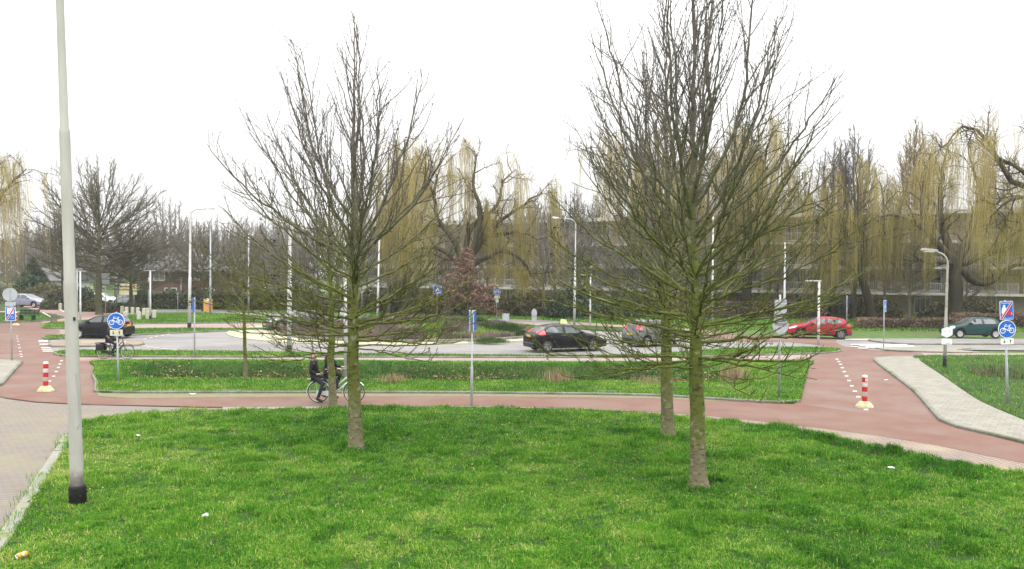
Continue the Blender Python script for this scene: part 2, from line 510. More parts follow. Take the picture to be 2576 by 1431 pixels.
def sheet(name, poly, z, mat_, spacing=None, hfun=None, skirt=0.0, smooth=True, kind='structure'):
    """polygon sheet; with spacing it is filled with an inner grid that follows hfun"""
    P2 = [Vector((p[0], p[1])) for p in poly]
    n = len(P2)
    edges = [(i, (i + 1) % n) for i in range(n)]
    co = list(P2)
    if spacing:
        arr = np.array([(p.x, p.y) for p in P2])
        x0, y0 = arr.min(0); x1, y1 = arr.max(0)
        gx, gy = np.meshgrid(np.arange(x0, x1, spacing), np.arange(y0, y1, spacing))
        X, Y = gx.ravel(), gy.ravel()
        k = inside(arr, X, Y); X, Y = X[k], Y[k]
        k = edge_dist(arr, X, Y) > spacing * .4; X, Y = X[k], Y[k]
        X = X + RNG.uniform(-.2, .2, len(X)) * spacing; Y = Y + RNG.uniform(-.2, .2, len(Y)) * spacing
        co += [Vector((float(a), float(b))) for a, b in zip(X, Y)]
    vo, eo, fo, ov, oe, of = delaunay_2d_cdt(co, edges, [], 1, 1e-5)
    XY = np.array([(v.x, v.y) for v in vo])
    Z = np.full(len(XY), z, dtype=float)
    if hfun is not None:
        Z = hfun(XY[:, 0], XY[:, 1])
    V = [(a, b, c) for (a, b), c in zip(XY, Z)]
    F = [tuple(f) for f in fo]
    if skirt:
        b = len(V)
        from collections import Counter
        cnt = Counter()
        for f in F:
            for i in range(len(f)):
                cnt[tuple(sorted((f[i], f[(i + 1) % len(f)])))] += 1
        bd = [e for e, c in cnt.items() if c == 1]
        mp = {}
        for e in bd:
            for i in e:
                if i not in mp:
                    mp[i] = len(V); V.append((V[i][0], V[i][1], z - skirt))
        F += [(e[0], e[1], mp[e[1]], mp[e[0]]) for e in bd]
    me = bpy.data.meshes.new(name)
    me.from_pydata(V, [], F)
    bm = bmesh.new(); bm.from_mesh(me)
    bmesh.ops.recalc_face_normals(bm, faces=bm.faces)
    up = sum(f.normal.z * f.calc_area() for f in bm.faces)
    if up < 0:
        bmesh.ops.reverse_faces(bm, faces=bm.faces)
    bm.to_mesh(me); bm.free()
    if smooth and spacing:
        me.polygons.foreach_set('use_smooth', np.ones(len(me.polygons), dtype=bool))
    o = link(name, me, None, mat_)
    if kind: tag(o, kind=kind)
    return o

def kerb(name, pts, w=0.13, h=0.115, stone=1.0, mat_=None, z0=-0.03, jitter=0.0, closed=False, side=0):
    """row of kerb stones along a line (world points)"""
    pts = [Vector((p[0], p[1], 0)) for p in pts]
    if closed: pts.append(pts[0])
    seg = [(pts[i + 1] - pts[i]).length for i in range(len(pts) - 1)]
    tot = sum(seg)
    def pos(s):
        for i, L in enumerate(seg):
            if s <= L or i == len(seg) - 1:
                return pts[i].lerp(pts[i + 1], min(1, s / max(L, 1e-6))), (pts[i + 1] - pts[i]).normalized()
            s -= L
    mb = MB()
    n = max(1, int(tot / stone))
    for k in range(n):
        a, _ = pos(k * tot / n + .006); b, _ = pos((k + 1) * tot / n - .006)
        d = (b - a)
        if d.length < .02: continue
        d.normalize(); nn = Vector((-d.y, d.x, 0))
        off = nn * (w / 2 * side)
        dz = random.uniform(-jitter, jitter); dj = nn * random.uniform(-jitter, jitter) * 1.5
        prof = [(-w / 2, z0), (-w / 2, h - .025 + dz), (-w / 2 + .02, h + dz), (w / 2 - .02, h + dz), (w / 2, h - .025 + dz), (w / 2, z0)]
        V = [tuple(q + off + dj + nn * o + Vector((0, 0, zz))) for q in (a, b) for o, zz in prof]
        F = [(i, i + 1, 7 + i, 6 + i) for i in range(5)] + [(5, 4, 3, 2, 1, 0), (6, 7, 8, 9, 10, 11)]
        mb.add(V, F)
    return tag(mb.build(name, [mat_ or M_kerb]), kind='structure')

# -- outlines of the layout
isl_edge = [(246, 906), (600, 904), (1200, 908.5), (1630, 909), (2024, 906), (2033, 920), (2024, 960), (2012, 1003), (1995, 1011), (1800, 1001), (1634, 991), (1180, 985), (700, 984), (262, 984), (242, 982), (243, 957), (234, 940), (238, 918)]
lawn_edge = [(-420, 1800), (-170, 1560), (0, 1384), (73, 1269), (135, 1168), (172, 1100), (205, 1060), (300, 1046), (420, 1036), (600, 1030), (830, 1027), (1000, 1022.5), (1180, 1023), (1400, 1028), (1600, 1036), (1757, 1050), (1900, 1066), (2060, 1090), (2200, 1122), (2350, 1152), (2575, 1196), (2900, 1270), (3200, 1500), (3200, 1800)]
LAWN_Z, ISL_Z = 0.07, 0.09
LAWN = smooth_poly(P(lawn_edge, LAWN_Z), .6)
ISL = smooth_poly(P(isl_edge, ISL_Z), .6)
lawn_arr = np.array([(p.x, p.y) for p in LAWN]); isl_arr = np.array([(p.x, p.y) for p in ISL])

def sstep(a, b, x):
    t = np.clip((x - a) / (b - a), 0, 1); return t * t * (3 - 2 * t)

SW_L = at(300, 940)[0]; SW_R = at(1830, 940)[0]
def isl_h(X, Y):
    X = np.asarray(X); Y = np.asarray(Y)
    near = 30.9 - .35 * sstep(SW_R - 6, SW_R, X)
    t = np.clip((Y - near) / (38.0 - near), 0, 1)
    dep = .95 * np.sin(np.pi * np.clip(t, 0, 1) ** .62)
    e = sstep(SW_L - 1.5, SW_L + 4.5, X) * (1 - sstep(SW_R - 5.5, SW_R + 1.0, X))
    ed = edge_dist(isl_arr, X, Y)
    return ISL_Z - dep * e * sstep(.72, 2.0, ed) + (fbm(X, Y, 1.2) - .5) * .10 * sstep(.1, .8, ed)

def lawn_h(X, Y):
    X = np.asarray(X); Y = np.asarray(Y)
    ed = edge_dist(lawn_arr, X, Y)
    a, b = at(1990, 1092), at(2330, 1180)
    d = np.array([b.x - a.x, b.y - a.y]); L = d @ d
    t = np.clip(((X - a.x) * d[0] + (Y - a.y) * d[1]) / L, 0, 1)
    gd = np.hypot(X - a.x - t * d[0], Y - a.y - t * d[1])
    gully = -.22 * np.exp(-(gd / .32) ** 2) * np.sin(np.pi * np.clip(t * .86 + .07, 0, 1))
    return LAWN_Z + (fbm(X, Y, 2.2) - .5) * .14 * sstep(.1, 1.2, ed) + gully * sstep(.2, .5, ed)

# the wide ground, with an opening where the hollow of the verge lies
def build_ground():
    V, F = [], []
    gx = [-900, -300, -120, -80] + list(np.arange(-40, 60.1, .5)) + [80, 120, 300, 900]
    gy = [-60, -20, 0] + list(np.arange(5, 41.1, .5)) + [44, 48] + list(np.arange(54, 120, 8.0)) + [140, 180, 260, 420, 800, 1500]
    GX, GY = np.meshgrid(gx, gy); fx, fy = GX.ravel(), GY.ravel()
    ins = [inside(a, fx, fy).reshape(GX.shape) for a in (isl_arr, lawn_arr, rg_arr)]
    for y in gy:
        for x in gx:
            V.append((x, y, -.06))
    nx = len(gx)
    for j in range(len(gy) - 1):
        for i in range(nx - 1):
            if any(q[j:j + 2, i:i + 2].all() for q in ins): continue
            F.append((j * nx + i, j * nx + i + 1, (j + 1) * nx + i + 1, (j + 1) * nx + i))
    me = bpy.data.meshes.new('ground'); me.from_pydata(V, [], F); me.update()
    tag(link('ground', me, None, M_far_grass), kind='structure')

# right-hand grass with a ditch
rg_edge = [(2300.6, 894.5), (2420, 893), (2900, 892), (3300, 893), (3300, 1350), (2900, 1182), (2700, 1106), (2575, 1056), (2459, 1005), (2371, 945), (2318, 910)]
RG = smooth_poly(P(rg_edge, .09), .6)
rg_arr = np.array([(p.x, p.y) for p in RG])
DC = at(2640, 945)
def rg_h(X, Y):
    X = np.asarray(X); Y = np.asarray(Y)
    ed = edge_dist(rg_arr, X, Y)
    a = np.hypot((X - DC.x) / 3.6, (Y - DC.y) / 3.4)
    return .09 - 1.15 * (1 - sstep(.25, 1.05, a)) * sstep(.72, 1.8, ed) + (fbm(X, Y, 1.2) - .5) * .08 * sstep(.1, .8, ed)
ditch_arr = np.array([(DC.x + 4.0 * math.cos(a), DC.y + 3.9 * math.sin(a)) for a in np.linspace(0, 2 * np.pi, 24, endpoint=False)])
build_ground()

LAWN_OB = sheet('lawn', LAWN, LAWN_Z, M_grass_soil, .45, lawn_h, skirt=.2)
ISL_OB = sheet('verge_hollow', ISL, ISL_Z, M_grass_soil, .4, isl_h, skirt=.2)
RG_OB = sheet('grass_bank', RG, .09, M_grass_soil, .45, rg_h, skirt=.2)

# asphalt
RC = at(1050, 690 + 8409 / 58.3 - 1.5); RCX, RCY = RC.x, 58.3
def circ(r, n=72, ox=0, oy=0):
    return [(RCX + ox + r * math.cos(2 * math.pi * i / n), RCY + oy + r * math.sin(2 * math.pi * i / n)) for i in range(n)]
sheet('road', P([(-900, 842), (300, 839), (500, 834), (700, 824), (1000, 840), (1500, 834), (1640, 834), (1800, 842), (1990, 848), (2190, 851), (2900, 852), (3600, 852), (3600, 884), (2900, 883), (2430, 880), (2100, 882), (1800, 893), (1300, 896), (700, 893), (500, 889), (140, 889), (-900, 889)]), 0.0, M_asphalt)
sheet('roundabout_road', circ(17.6), .006, M_asphalt)
sheet('side_road', P([(330, 781), (480, 779), (600, 782), (760, 793), (930, 801), (930, 812), (760, 807), (700, 798), (600, 789), (480, 786), (330, 787)]), .003, M_asphalt)
# red cycle paths
sheet('cycle_path_west', smooth_poly(P([(-900, 812), (-300, 810), (105, 807), (107, 818), (112, 826), (150, 830), (150, 840), (116, 843), (108, 848), (122, 852), (128, 858), (124, 866), (128, 878), (134, 888), (200, 896), (262, 906), (250, 985), (330, 1004), (330, 1021), (176, 1017), (88, 1012), (18, 1003), (-60, 985), (-500, 905)]), .5, cr=False), .012, M_red_branch)
sheet('cycle_path_park', P([(130, 828), (160, 829), (240, 822), (316, 815), (503, 812.5), (700, 811), (760, 812), (760, 822), (690, 823.5), (503, 824.5), (316, 827), (230, 838), (130, 844)]), .010, M_red_pale)
sheet('cycle_path_north', P([(150, 895), (500, 896), (1200, 897), (1634, 897.5), (1800, 893.5), (2000, 888), (2110, 880), (2160, 882), (2230, 886), (2395, 888.5), (2700, 889), (3400, 889), (3400, 896), (2310, 896), (2190, 902), (2040, 910), (1630, 911), (1200, 911), (600, 907), (200, 908)]), .016, M_red_pale)
sheet('cycle_path', smooth_poly(P([(230, 983), (1180, 983), (1634, 989), (1986, 1010), (2006, 1003), (2020, 960), (2029, 920), (2020, 904), (2080, 880), (2060, 868), (1990, 861), (1830, 859), (1700, 850), (1640, 840), (1830, 842), (1990, 846), (2105, 850), (2101, 862), (2125, 872), (2160, 878), (2230, 884), (2320, 889), (2310, 897), (2200, 902), (2300, 982), (2353, 1042), (2374, 1064), (2467, 1086), (2575, 1112), (2900, 1190), (3400, 1330), (3400, 1440), (2900, 1262), (2575, 1168), (2351, 1121.6), (2195, 1096), (1961, 1067), (1778, 1047.6), (1742, 1044), (1383, 1027), (1180, 1022), (640, 1026), (503, 1025), (317, 1020.5), (230, 1019)]), .5, cr=False), .020, M_red_branch)
sheet('cycle_path_lane', P([(-30, 986), (60, 996), (230, 1000), (330, 1003), (700, 999), (1180, 997.5), (1634, 1002.5), (1800, 1010), (1990, 1013.5), (2120, 1034), (2260, 1048), (2372, 1063), (2467, 1087), (2575, 1113), (2900, 1191), (3400, 1331), (3400, 1438), (2900, 1261), (2575, 1167.4), (2351, 1121), (2195, 1095.4), (1961, 1066.4), (1778, 1047), (1742, 1043.4), (1383, 1026.4), (1180, 1021.4), (640, 1025.4), (503, 1024.4), (317, 1019.9), (176, 1016.5), (88, 1011.5), (18, 1002.5)]), .024, M_red)
sheet('cycle_path_far', P([(940, 804), (1150, 806), (1300, 809.5), (1500, 815), (1640, 821), (1760, 830), (1850, 840), (1800, 842), (1700, 834), (1600, 825.5), (1480, 819.5), (1300, 813.5), (1150, 809.5), (940, 807)]), .012, M_pink_path)
sheet('verge_north', smooth_poly(P([(1400, 818.5), (1480, 820.5), (1600, 827), (1700, 835), (1640, 838), (1500, 833), (1420, 826)]), .5, cr=False), .08, M_grass_soil, .8, skirt=.12)
# pale edging strip beside the far lane of the cycle path
sheet('edging_strip', P([(262, 903), (600, 901.5), (1200, 905), (1630, 905.5), (2000, 903), (2000, 907), (1630, 910.5), (1200, 910.5), (600, 906), (250, 908)]), .028, M_tile)
sheet('paver_road', P([(-1500, 1100), (-500, 910), (-60, 987), (18, 1004.5), (88, 1013.5), (176, 1018.5), (317, 1022), (503, 1026.5), (700, 1027.5), (760, 1031), (500, 1042), (260, 1062), (180, 1110), (130, 1190), (60, 1300), (-100, 1560), (-400, 1900), (-2500, 1900)]), .014, M_brick_road)
sheet('paver_edge', P([(560, 1025.5), (1180, 1022.4), (1383, 1027.4), (1742, 1044.6), (1742, 1060), (1383, 1040), (1180, 1034), (560, 1036)]), .024, M_concrete)
sheet('cobble_edge', P([(1640, 1039), (1778, 1048.2), (1961, 1067.6), (2195, 1096.6), (2351, 1122.2), (2575, 1168.6), (2900, 1262.6), (3400, 1441), (3400, 1600), (2900, 1276), (2575, 1201), (2350, 1157), (2200, 1126), (2060, 1093), (1900, 1068.5), (1757, 1053), (1640, 1041)]), .028, M_cobble2)
sheet('mossy_cobble_strip', P([(238, 984), (700, 985), (1180, 985.5), (1634, 992), (1800, 1002), (1995, 1013), (1800, 1011), (1634, 1003.5), (1180, 998.5), (700, 1000), (330, 1004), (250, 999)]), .030, M_cobble)
# roundabout centre
sheet('roundabout_apron', circ(12.4, ox=-1.0, oy=.6), .05, M_apron, skirt=.06)
M_bed = pmat('planting_bed', (.060, .042, .026), (.115, .085, .048), 3, .95, bump=.6, c3=(.075, .085, .03), s3=.5, k3=(.5, .65))
def bed_h(X, Y):
    r = np.hypot(np.asarray(X) - RCX, np.asarray(Y) - RCY)
    return .10 + .62 * (1 - sstep(2.0, 9.6, r)) + (fbm(X, Y, 1.4) - .5) * .22 * (1 - sstep(8.8, 9.8, r))
sheet('planting_bed', circ(9.9), .10, M_bed, .7, bed_h)
kerb('roundabout_kerb', circ(10.0, 90), .16, .20, 1.0, closed=True)
# splitter islands and raised paving
def paved(name, pix, z, m, k=True, step=.5):
    poly = smooth_poly(P(pix, z), step, cr=True)
    o = sheet(name, poly, z, m, skirt=z)
    if k: kerb(name + '_kerb', poly, .12, z + .006, 1.0, closed=True)
    return o
paved('traffic_island', [(127, 862), (134, 857), (230, 854.5), (345, 855), (359, 860), (348, 866), (230, 868), (134, 869)], .10, M_cobble2)
paved('traffic_island_east', [(2188, 852.5), (2420, 853), (2900, 853.5), (3300, 854), (3300, 863.5), (2900, 863.5), (2420, 863.5), (2268, 862.5)], .09, M_asphalt)
paved('refuge', [(2202, 874.5), (2300, 873), (2440, 873.5), (2405, 879), (2470, 885.5), (2371, 884.5), (2230, 878.5)], .06, M_tile)
PAVE = smooth_poly(P([(2197, 899.6), (2240, 896), (2300.6, 894.4), (2318, 910), (2371, 945.3), (2459, 1005), (2575, 1056), (2900, 1182), (3300, 1350), (3300, 1390), (2900, 1202), (2575, 1108), (2467, 1082.6), (2400, 1068), (2372, 1056), (2353, 1038), (2300, 980)], .09), .5)
sheet('pavement', PAVE, .09, M_tile, skirt=.09)
kerb('pavement_kerb', smooth_poly(P([(2310, 893.8), (2240, 896), (2197, 899.6), (2300, 980), (2353, 1038), (2372, 1056), (2400, 1068), (2467, 1082.6), (2575, 1108), (2900, 1202), (3300, 1390)], .09), .5, closed=False), .14, .105, 1.0)
sheet('pavement_west', P([(-700, 903), (0, 903), (50, 905), (54, 907.5), (0, 966), (-400, 1085)], .09), .09, M_tile, skirt=.09)
kerb('pavement_west_kerb', P([(-700, 903), (0, 903), (50, 905), (54, 907.5), (0, 966), (-400, 1085)], .09), .13, .105, 1.0)
# narrow grass strips
def strip(name, pix, step=.5, ks=True):
    poly = smooth_poly(P(pix, .09), step, cr=True)
    o = sheet(name, poly, .09, M_grass_soil, .7, lambda X, Y: .09 + (fbm(X, Y, 1.0) - .5) * .05, skirt=.12)
    if ks: kerb(name + '_kerb', poly, .13, .105, 1.0, closed=True)
    return np.array([(p.x, p.y) for p in poly])
strip_near = strip('verge_strip', [(137, 886), (160, 880.5), (300, 880.5), (500, 881.5), (700, 884), (900, 888), (1200, 891.5), (1450, 893), (1634, 890.5), (1720, 884), (1792, 878.5), (1880, 873.5), (2056, 872.5), (2108, 875.5), (2117, 879.5), (2090, 885), (1986, 889), (1792, 893.5), (1634, 896.5), (1200, 896.2), (900, 895.6), (500, 895), (200, 894.5), (152, 892)])
strip_mid = strip('verge_strip_far', [(110, 848), (120, 843), (230, 838.5), (316, 827), (440, 824.5), (563, 825), (685, 824.2), (690, 826), (563, 831), (440, 836), (316, 842), (200, 848), (122, 851)])
strip_lawn = strip('park_lawn', [(109, 819), (118, 812), (200, 806), (300, 798), (345, 790), (480, 786.5), (600, 790), (690, 799), (740, 808), (690, 810.5), (503, 811.5), (316, 814), (200, 823), (114, 824)], ks=True)
sheet('pink_path', P([(-900, 768), (60, 768), (160, 778), (345, 785), (345, 802), (110, 814), (-900, 814)]), .004, M_pink_path)
strip_bench = strip('bench_lawn', [(-400, 812), (-300, 786), (0, 785.5), (100, 786), (150, 794), (160, 797), (105, 806), (0, 810.5)])
strip_up = strip('upper_verge', [(-300, 778), (-200, 768), (0, 765), (40, 769), (82, 778.5), (60, 780.5), (0, 779.5), (-200, 782)], ks=False)
kerb('lawn_kerb', P([(-330, 1700), (-150, 1520), (0, 1362), (65, 1263), (125, 1167), (170, 1096)], .08), .22, .10, .9, M_concrete, jitter=.015)
kerb('verge_kerb', smooth_poly(P([(234, 940), (243, 957), (242, 982), (262, 984), (700, 984), (1180, 985), (1634, 991), (1800, 1001), (1995, 1011), (2010, 1005)], .09), .5, closed=False), .14, .105, 1.0)

# -- storm drain openings under the kerb
for (px, py) in ((582, 987.5), (1525, 990), (200, 894)):
    c = at(px, py)
    mb = MB()
    mb.box((0, 0, .05), (.62, .10, .13), 0)
    for k in range(3):
        mb.box((-.19 + .19 * k, -.052, .045), (.13, .012, .075), 1)
    o = mb.build('storm_drain', [M_concrete, M_black])
    o.location = (c.x, c.y - .1 if px != 200 else c.y - .05, .0)
    tag(o, {582: 'kerb drain inlet left of the two riders on the white bicycle', 1525: 'kerb drain inlet in front of the hollow beside the right trees', 200: 'kerb drain inlet beside the dark lone cyclist'}[px], 'drain', 'kerb drain inlets')

# -- painted markings
def mark_quads(name, quads, z, m):
    mb = MB()
    for q in quads:
        pts = [at(x, y, z) for x, y in q]
        mb.add(pts, [(0, 1, 2, 3)])
    return tag(mb.build(name, [m]), kind='structure')
def bar(x0, y0, x1, y1, dy):
    return [(x0, y0), (x1, y1), (x1, y1 + dy), (x0, y0 + dy)]
zl = lambda a, b: (a / 2.846, 565.8 + b / 2.846)
dash = []
for x, y in ((355, 1118), (385, 1083), (403, 1050), (418, 1020), (430, 995), (440, 972), (155, 942), (150, 925), (146, 905), (140, 880), (136, 857), (130, 832), (125, 812), (122, 795)):
    cx, cy = zl(x, y); s = (cy - 690) / 300
    dash.append([(cx - 5 * s, cy - 2.0 * s), (cx + 5 * s, cy - 2.0 * s), (cx + 4.4 * s, cy + 1.6 * s), (cx - 5.6 * s, cy + 1.6 * s)])
for x, y in ((1368, 60), (1380, 75), (1392, 93), (1403, 115), (1415, 140), (1430, 168), (1446, 198), (1463, 232), (1483, 267), (1505, 303), (1555, 385)):
    cx, cy = (2500 + x / 1.614) / 1.5907, (1400 + y / 1.614) / 1.5907; s = (cy - 694) / 300
    dash.append([(cx - 5.4 * s, cy - 2.2 * s), (cx + 5.4 * s, cy - 2.2 * s), (cx + 6 * s, cy + 1.8 * s), (cx - 4.8 * s, cy + 1.8 * s)])
mark_quads('centre_dashes', dash, .030, M_paint_mark)
zeb = [bar(97, 855.5, 121, 855.5, 5), bar(103, 873, 128, 873, 2.6), bar(105, 877.3, 130, 877.3, 2.6), bar(107, 881.5, 132, 881.5, 3), bar(99, 864, 122, 864, 3)]
def z6(x, y): return ((3380 + x / 3.975) / 1.5907, (1060 + y / 3.975) / 1.5907)
for x0, x1, y, dy in ((0, 400, 1172, 5.0), (90, 990, 1254, 4.2), (230, 1100, 1275, 4.2), (330, 1215, 1296, 4.2), (90, 215, 1288, 3.4), (210, 360, 1312, 3.4), (440, 520, 1312, 3)):
    a = z6(x0, y); b = z6(x1, y + 3); zeb.append(bar(a[0], a[1], b[0], b[1], dy * .75))
mark_quads('zebra_crossing', zeb, .034, M_paint_mark)
tri = []
for x, y in ((1040, 815), (1080, 806), (1120, 798), (1165, 790), (1205, 783)):
    cx, cy = zl(x, y); tri.append(bar(cx - 4.2, cy, cx + 4.2, cy - 1.6, 1.5))
for x, y in ((1035, 860), (1075, 868), (1120, 876), (1175, 884), (1250, 890)):
    cx, cy = zl(x, y); tri.append(bar(cx - 7, cy, cx + 7, cy + .6, 1.5))
mark_quads('give_way_marks', tri, .016, M_paint_mark)
# ================================================================== buildings
M_brick = brick_mat('brown_brick', (.44, .35, .29), (.38, .30, .245), (.44, .40, .35), .22, .07, mort=.008, plane='xz')
M_brick2 = brick_mat('house_brick', (.185, .098, .068), (.145, .080, .058), (.20, .17, .14), .22, .07, mort=.008, plane='xz')
M_slab = pmat('balcony_slab', (.46, .45, .42), (.56, .55, .52), 1.2, .8)
M_rail = pmat('balcony_rail', (.42, .42, .40), (.52, .52, .49), 3, .6)
M_frame = pmat('window_frame', (.58, .58, .56), (.50, .50, .48), 3, .6)
M_roof = pmat('roof_tiles', (.10, .10, .10), (.16, .155, .15), 8, .9, bump=.3, stretch=(1, 1, 3))
M_render = pmat('white_render', (.62, .62, .60), (.5, .5, .49), 2, .8)
M_pale_pane = pmat('pale_pane_glass', (.20, .20, .19), (.10, .105, .105), .5, .25, spec=.6)  # apartment panes given a paler, mottled base colour
M_curtain = pmat('curtain', (.30, .29, .27), (.20, .19, .18), 4, .9)

def apartment():
    A, B = at_d(930, 116), at_d(2950, 78)
    d = (B - A); L = d.length
    rz = math.atan2(d.y, d.x)
    root = empty('apartment_building', A, rz)
    tag(root, 'long four storey brick apartment building with white balconies behind the willows', 'building')
    H = 11.0
    mb = MB(); mb.box((L / 2, 5.5, H / 2 - .1), (L, 10, H)); mb.build('wall', [M_brick], root)
    mb = MB(); mb.box((L / 2, 4.6, H + .12), (L + .8, 12.4, .44)); mb.build('roof', [pmat('pale_fascia', (.50, .49, .45), (.60, .59, .55), 2, .8)], root)
    bays = int(L / 6.2); w = L / bays
    for f in range(1, 4):
        z = 2.35 + (f - 1) * 2.8
        mb = MB(); mb.box((L / 2, -.35, z), (L - .3, 1.7, .26)); mb.build('balcony_slab', [M_slab], root)
    for f in range(4):
        z = -.35 + f * 2.8
        for b in range(bays):
            x = (b + .5) * w
            if f == 0 and b % 3 == 1: continue
            ww, wh = (3.6, 2.15) if f else (1.5, 1.9)
            mb = MB(); zc = z + (1.35 if f else 1.55)
            for sx in (-1, 1): mb.box((sx * ww / 2, 0, 0), (.10, .12, wh + .1))
            for sz in (-1, 1): mb.box((0, .003, sz * wh / 2), (ww - .1, .12, .10))
            mb.box((-ww * .14, .004, 0), (.07, .10, wh - .1)); mb.box((ww * .22, .004, 0), (.07, .10, wh - .1))
            fr = mb.build('window', [M_frame], root); fr.location = (x, .46, zc)
            mb = MB(); mb.box((0, .03, 0), (ww - .1, .02, wh - .1)); pn = mb.build('pane', [M_pale_pane], fr)
            if f:
                mb = MB()
                mb.box((0, 0, 1.05), (w * .80, .05, .06)); mb.box((0, 0, .14), (w * .80, .04, .05))
                nb = 26
                for k in range(nb + 1):
                    mb.box((-w * .40 + w * .80 * k / nb, 0, .6), (.030, .03, .86))
                for k in (-1, 1):
                    mb.box((k * w * .40, 0, .6), (.06, .06, 1.0))
                rl = mb.build('balcony_railing', [M_rail], root); rl.location = (x, -1.16, 2.35 + (f - 1) * 2.8 + .10)
                if b % 2 == 0:
                    mb = MB(); mb.box((0, 0, 1.2), (.10, 1.5, 2.5)); sp = mb.build('balcony_screen', [M_slab], root); sp.location = (x + w / 2, -.30, 2.35 + (f - 1) * 2.8 + .14)
    for k in range(3):
        mb = MB(); mb.box((0, 0, .0), (1.3, .06, 2.2), 0)
        for q in (-.7, 0, .7): mb.box((0, -.035, q), (1.2, .03, .05), 1)
        dr = mb.build('door', [M_glass, M_frame], root); dr.location = (w * (1.5 + 3 * (k + 2)), .46, 1.1)
    return root
apartment()

def house():
    A = at_d(352, 103); B = at_d(585, 101)
    d = B - A; L = d.length
    root = empty('brick_house', A, math.atan2(d.y, d.x))
    tag(root, 'brown brick house with grey tiled roof behind the far hedge', 'house')
    Hh = 4.45
    mb = MB(); mb.box((L / 2, 4.2, Hh / 2), (L, 8, Hh))
    mb.build('wall', [M_brick2], root)
    mb = MB()
    mb.add([(-.4, -.5, Hh - .1), (L + .4, -.5, Hh - .1), (L + .4, 4.2, Hh + 2.1), (-.4, 4.2, Hh + 2.1), (-.4, 8.9, Hh - .1), (L + .4, 8.9, Hh - .1), (-.4, -.5, Hh - .28), (L + .4, -.5, Hh - .28), (-.4, 8.9, Hh - .28), (L + .4, 8.9, Hh - .28)],
           [(0, 1, 2, 3), (3, 2, 5, 4), (6, 7, 1, 0), (0, 3, 4, 8, 6), (1, 7, 9, 5, 2), (6, 8, 9, 7), (4, 5, 9, 8)])
    rf = mb.build('roof', [M_roof], root)
    mb = MB(); mb.box((L * .45, 4.2, Hh + 2.3), (1.6, .7, 1.0)); mb.box((L * .45, 4.2, Hh + 2.83), (1.75, .85, .10)); mb.build('chimney', [M_slab], rf)
    for x, z, w, h in ((2.6, 3.65, 1.5, 1.05), (7.6, 3.65, 1.1, 1.0), (4.2, 1.5, 1.6, 1.3), (9.4, 1.5, 1.6, 1.3)):
        if x > L - 1: continue
        mb = MB()
        for sx in (-1, 0, 1): mb.box((sx * w / 2, 0, 0), (.12, .12, h + .12))
        for sz in (-1, 1): mb.box((0, .003, sz * h / 2), (w - .12, .12, .12))
        fr = mb.build('window', [M_frame], root); fr.location = (x, .16, z)
        mb = MB(); mb.box((0, .03, 0), (w - .12, .02, h - .12)); mb.build('pane', [M_curtain if z > 3 else M_glass], fr)
    mb = MB(); mb.box((7.0, .17, 1.15), (1.1, .08, 2.3)); mb.build('door', [M_black], root)
house()

def white_house():
    A = at_d(84, 112)
    root = empty('white_house', A, R(4))
    tag(root, 'low white rendered house far behind the parked silver car', 'house')
    mb = MB(); mb.box((2.6, 2.5, 1.5), (5.4, 5, 3.0)); mb.build('wall', [M_render], root)
    mb = MB(); mb.add([(-.5, -.5, 2.9), (5.7, -.5, 2.9), (5.7, 2.5, 4.8), (-.5, 2.5, 4.8), (-.5, 5.5, 2.9), (5.7, 5.5, 2.9)], [(0, 1, 2, 3), (3, 2, 5, 4), (0, 3, 4), (1, 5, 2), (0, 4, 5, 1)]); mb.build('roof', [M_roof], root)
    for x in (1.0, 2.7, 4.3):
        mb = MB(); mb.box((x, -.02, 1.7), (1.0, .06, 1.0)); fr = mb.build('window', [M_frame], root)
        mb = MB(); mb.box((x, -.06, 1.7), (.8, .03, .8)); mb.build('pane', [M_glass], fr)
white_house()
# ================================================================== trees and shrubs
UPV = np.array([0, 0, 1.0])
def unit(v):
    return v / (np.linalg.norm(v) + 1e-9)

def bez(p0, c1, c2, p3, n, wob, rng):
    t = np.linspace(0, 1, n)[:, None]
    p = (1 - t) ** 3 * p0 + 3 * (1 - t) ** 2 * t * c1 + 3 * (1 - t) * t * t * c2 + t ** 3 * p3
    L = np.linalg.norm(p3 - p0)
    j = rng.normal(0, wob * L, (n, 3)); j[0] = 0
    return p + j

def shoot(p0, d0, L, n, up, wob, rng):
    """a twig that grows step by step, bending upwards"""
    pts = np.empty((n, 3)); pts[0] = p0
    d = unit(d0); st = L / (n - 1)
    for k in range(1, n):
        d = unit(d + UPV * up + rng.normal(0, wob, 3))
        pts[k] = pts[k - 1] + d * st
    return pts

def spread(t, ang, rng, side=None):
    """a direction at an angle to the tangent t"""
    a = unit(np.cross(t, rng.normal(0, 1, 3)))
    if side is not None:
        a = unit(a + side * .8)
    return unit(t * math.cos(ang) + a * math.sin(ang))

def interp(pts, t):
    f = t * (len(pts) - 1); i = min(int(f), len(pts) - 2); f -= i
    return pts[i] * (1 - f) + pts[i + 1] * f, unit(pts[i + 1] - pts[i])

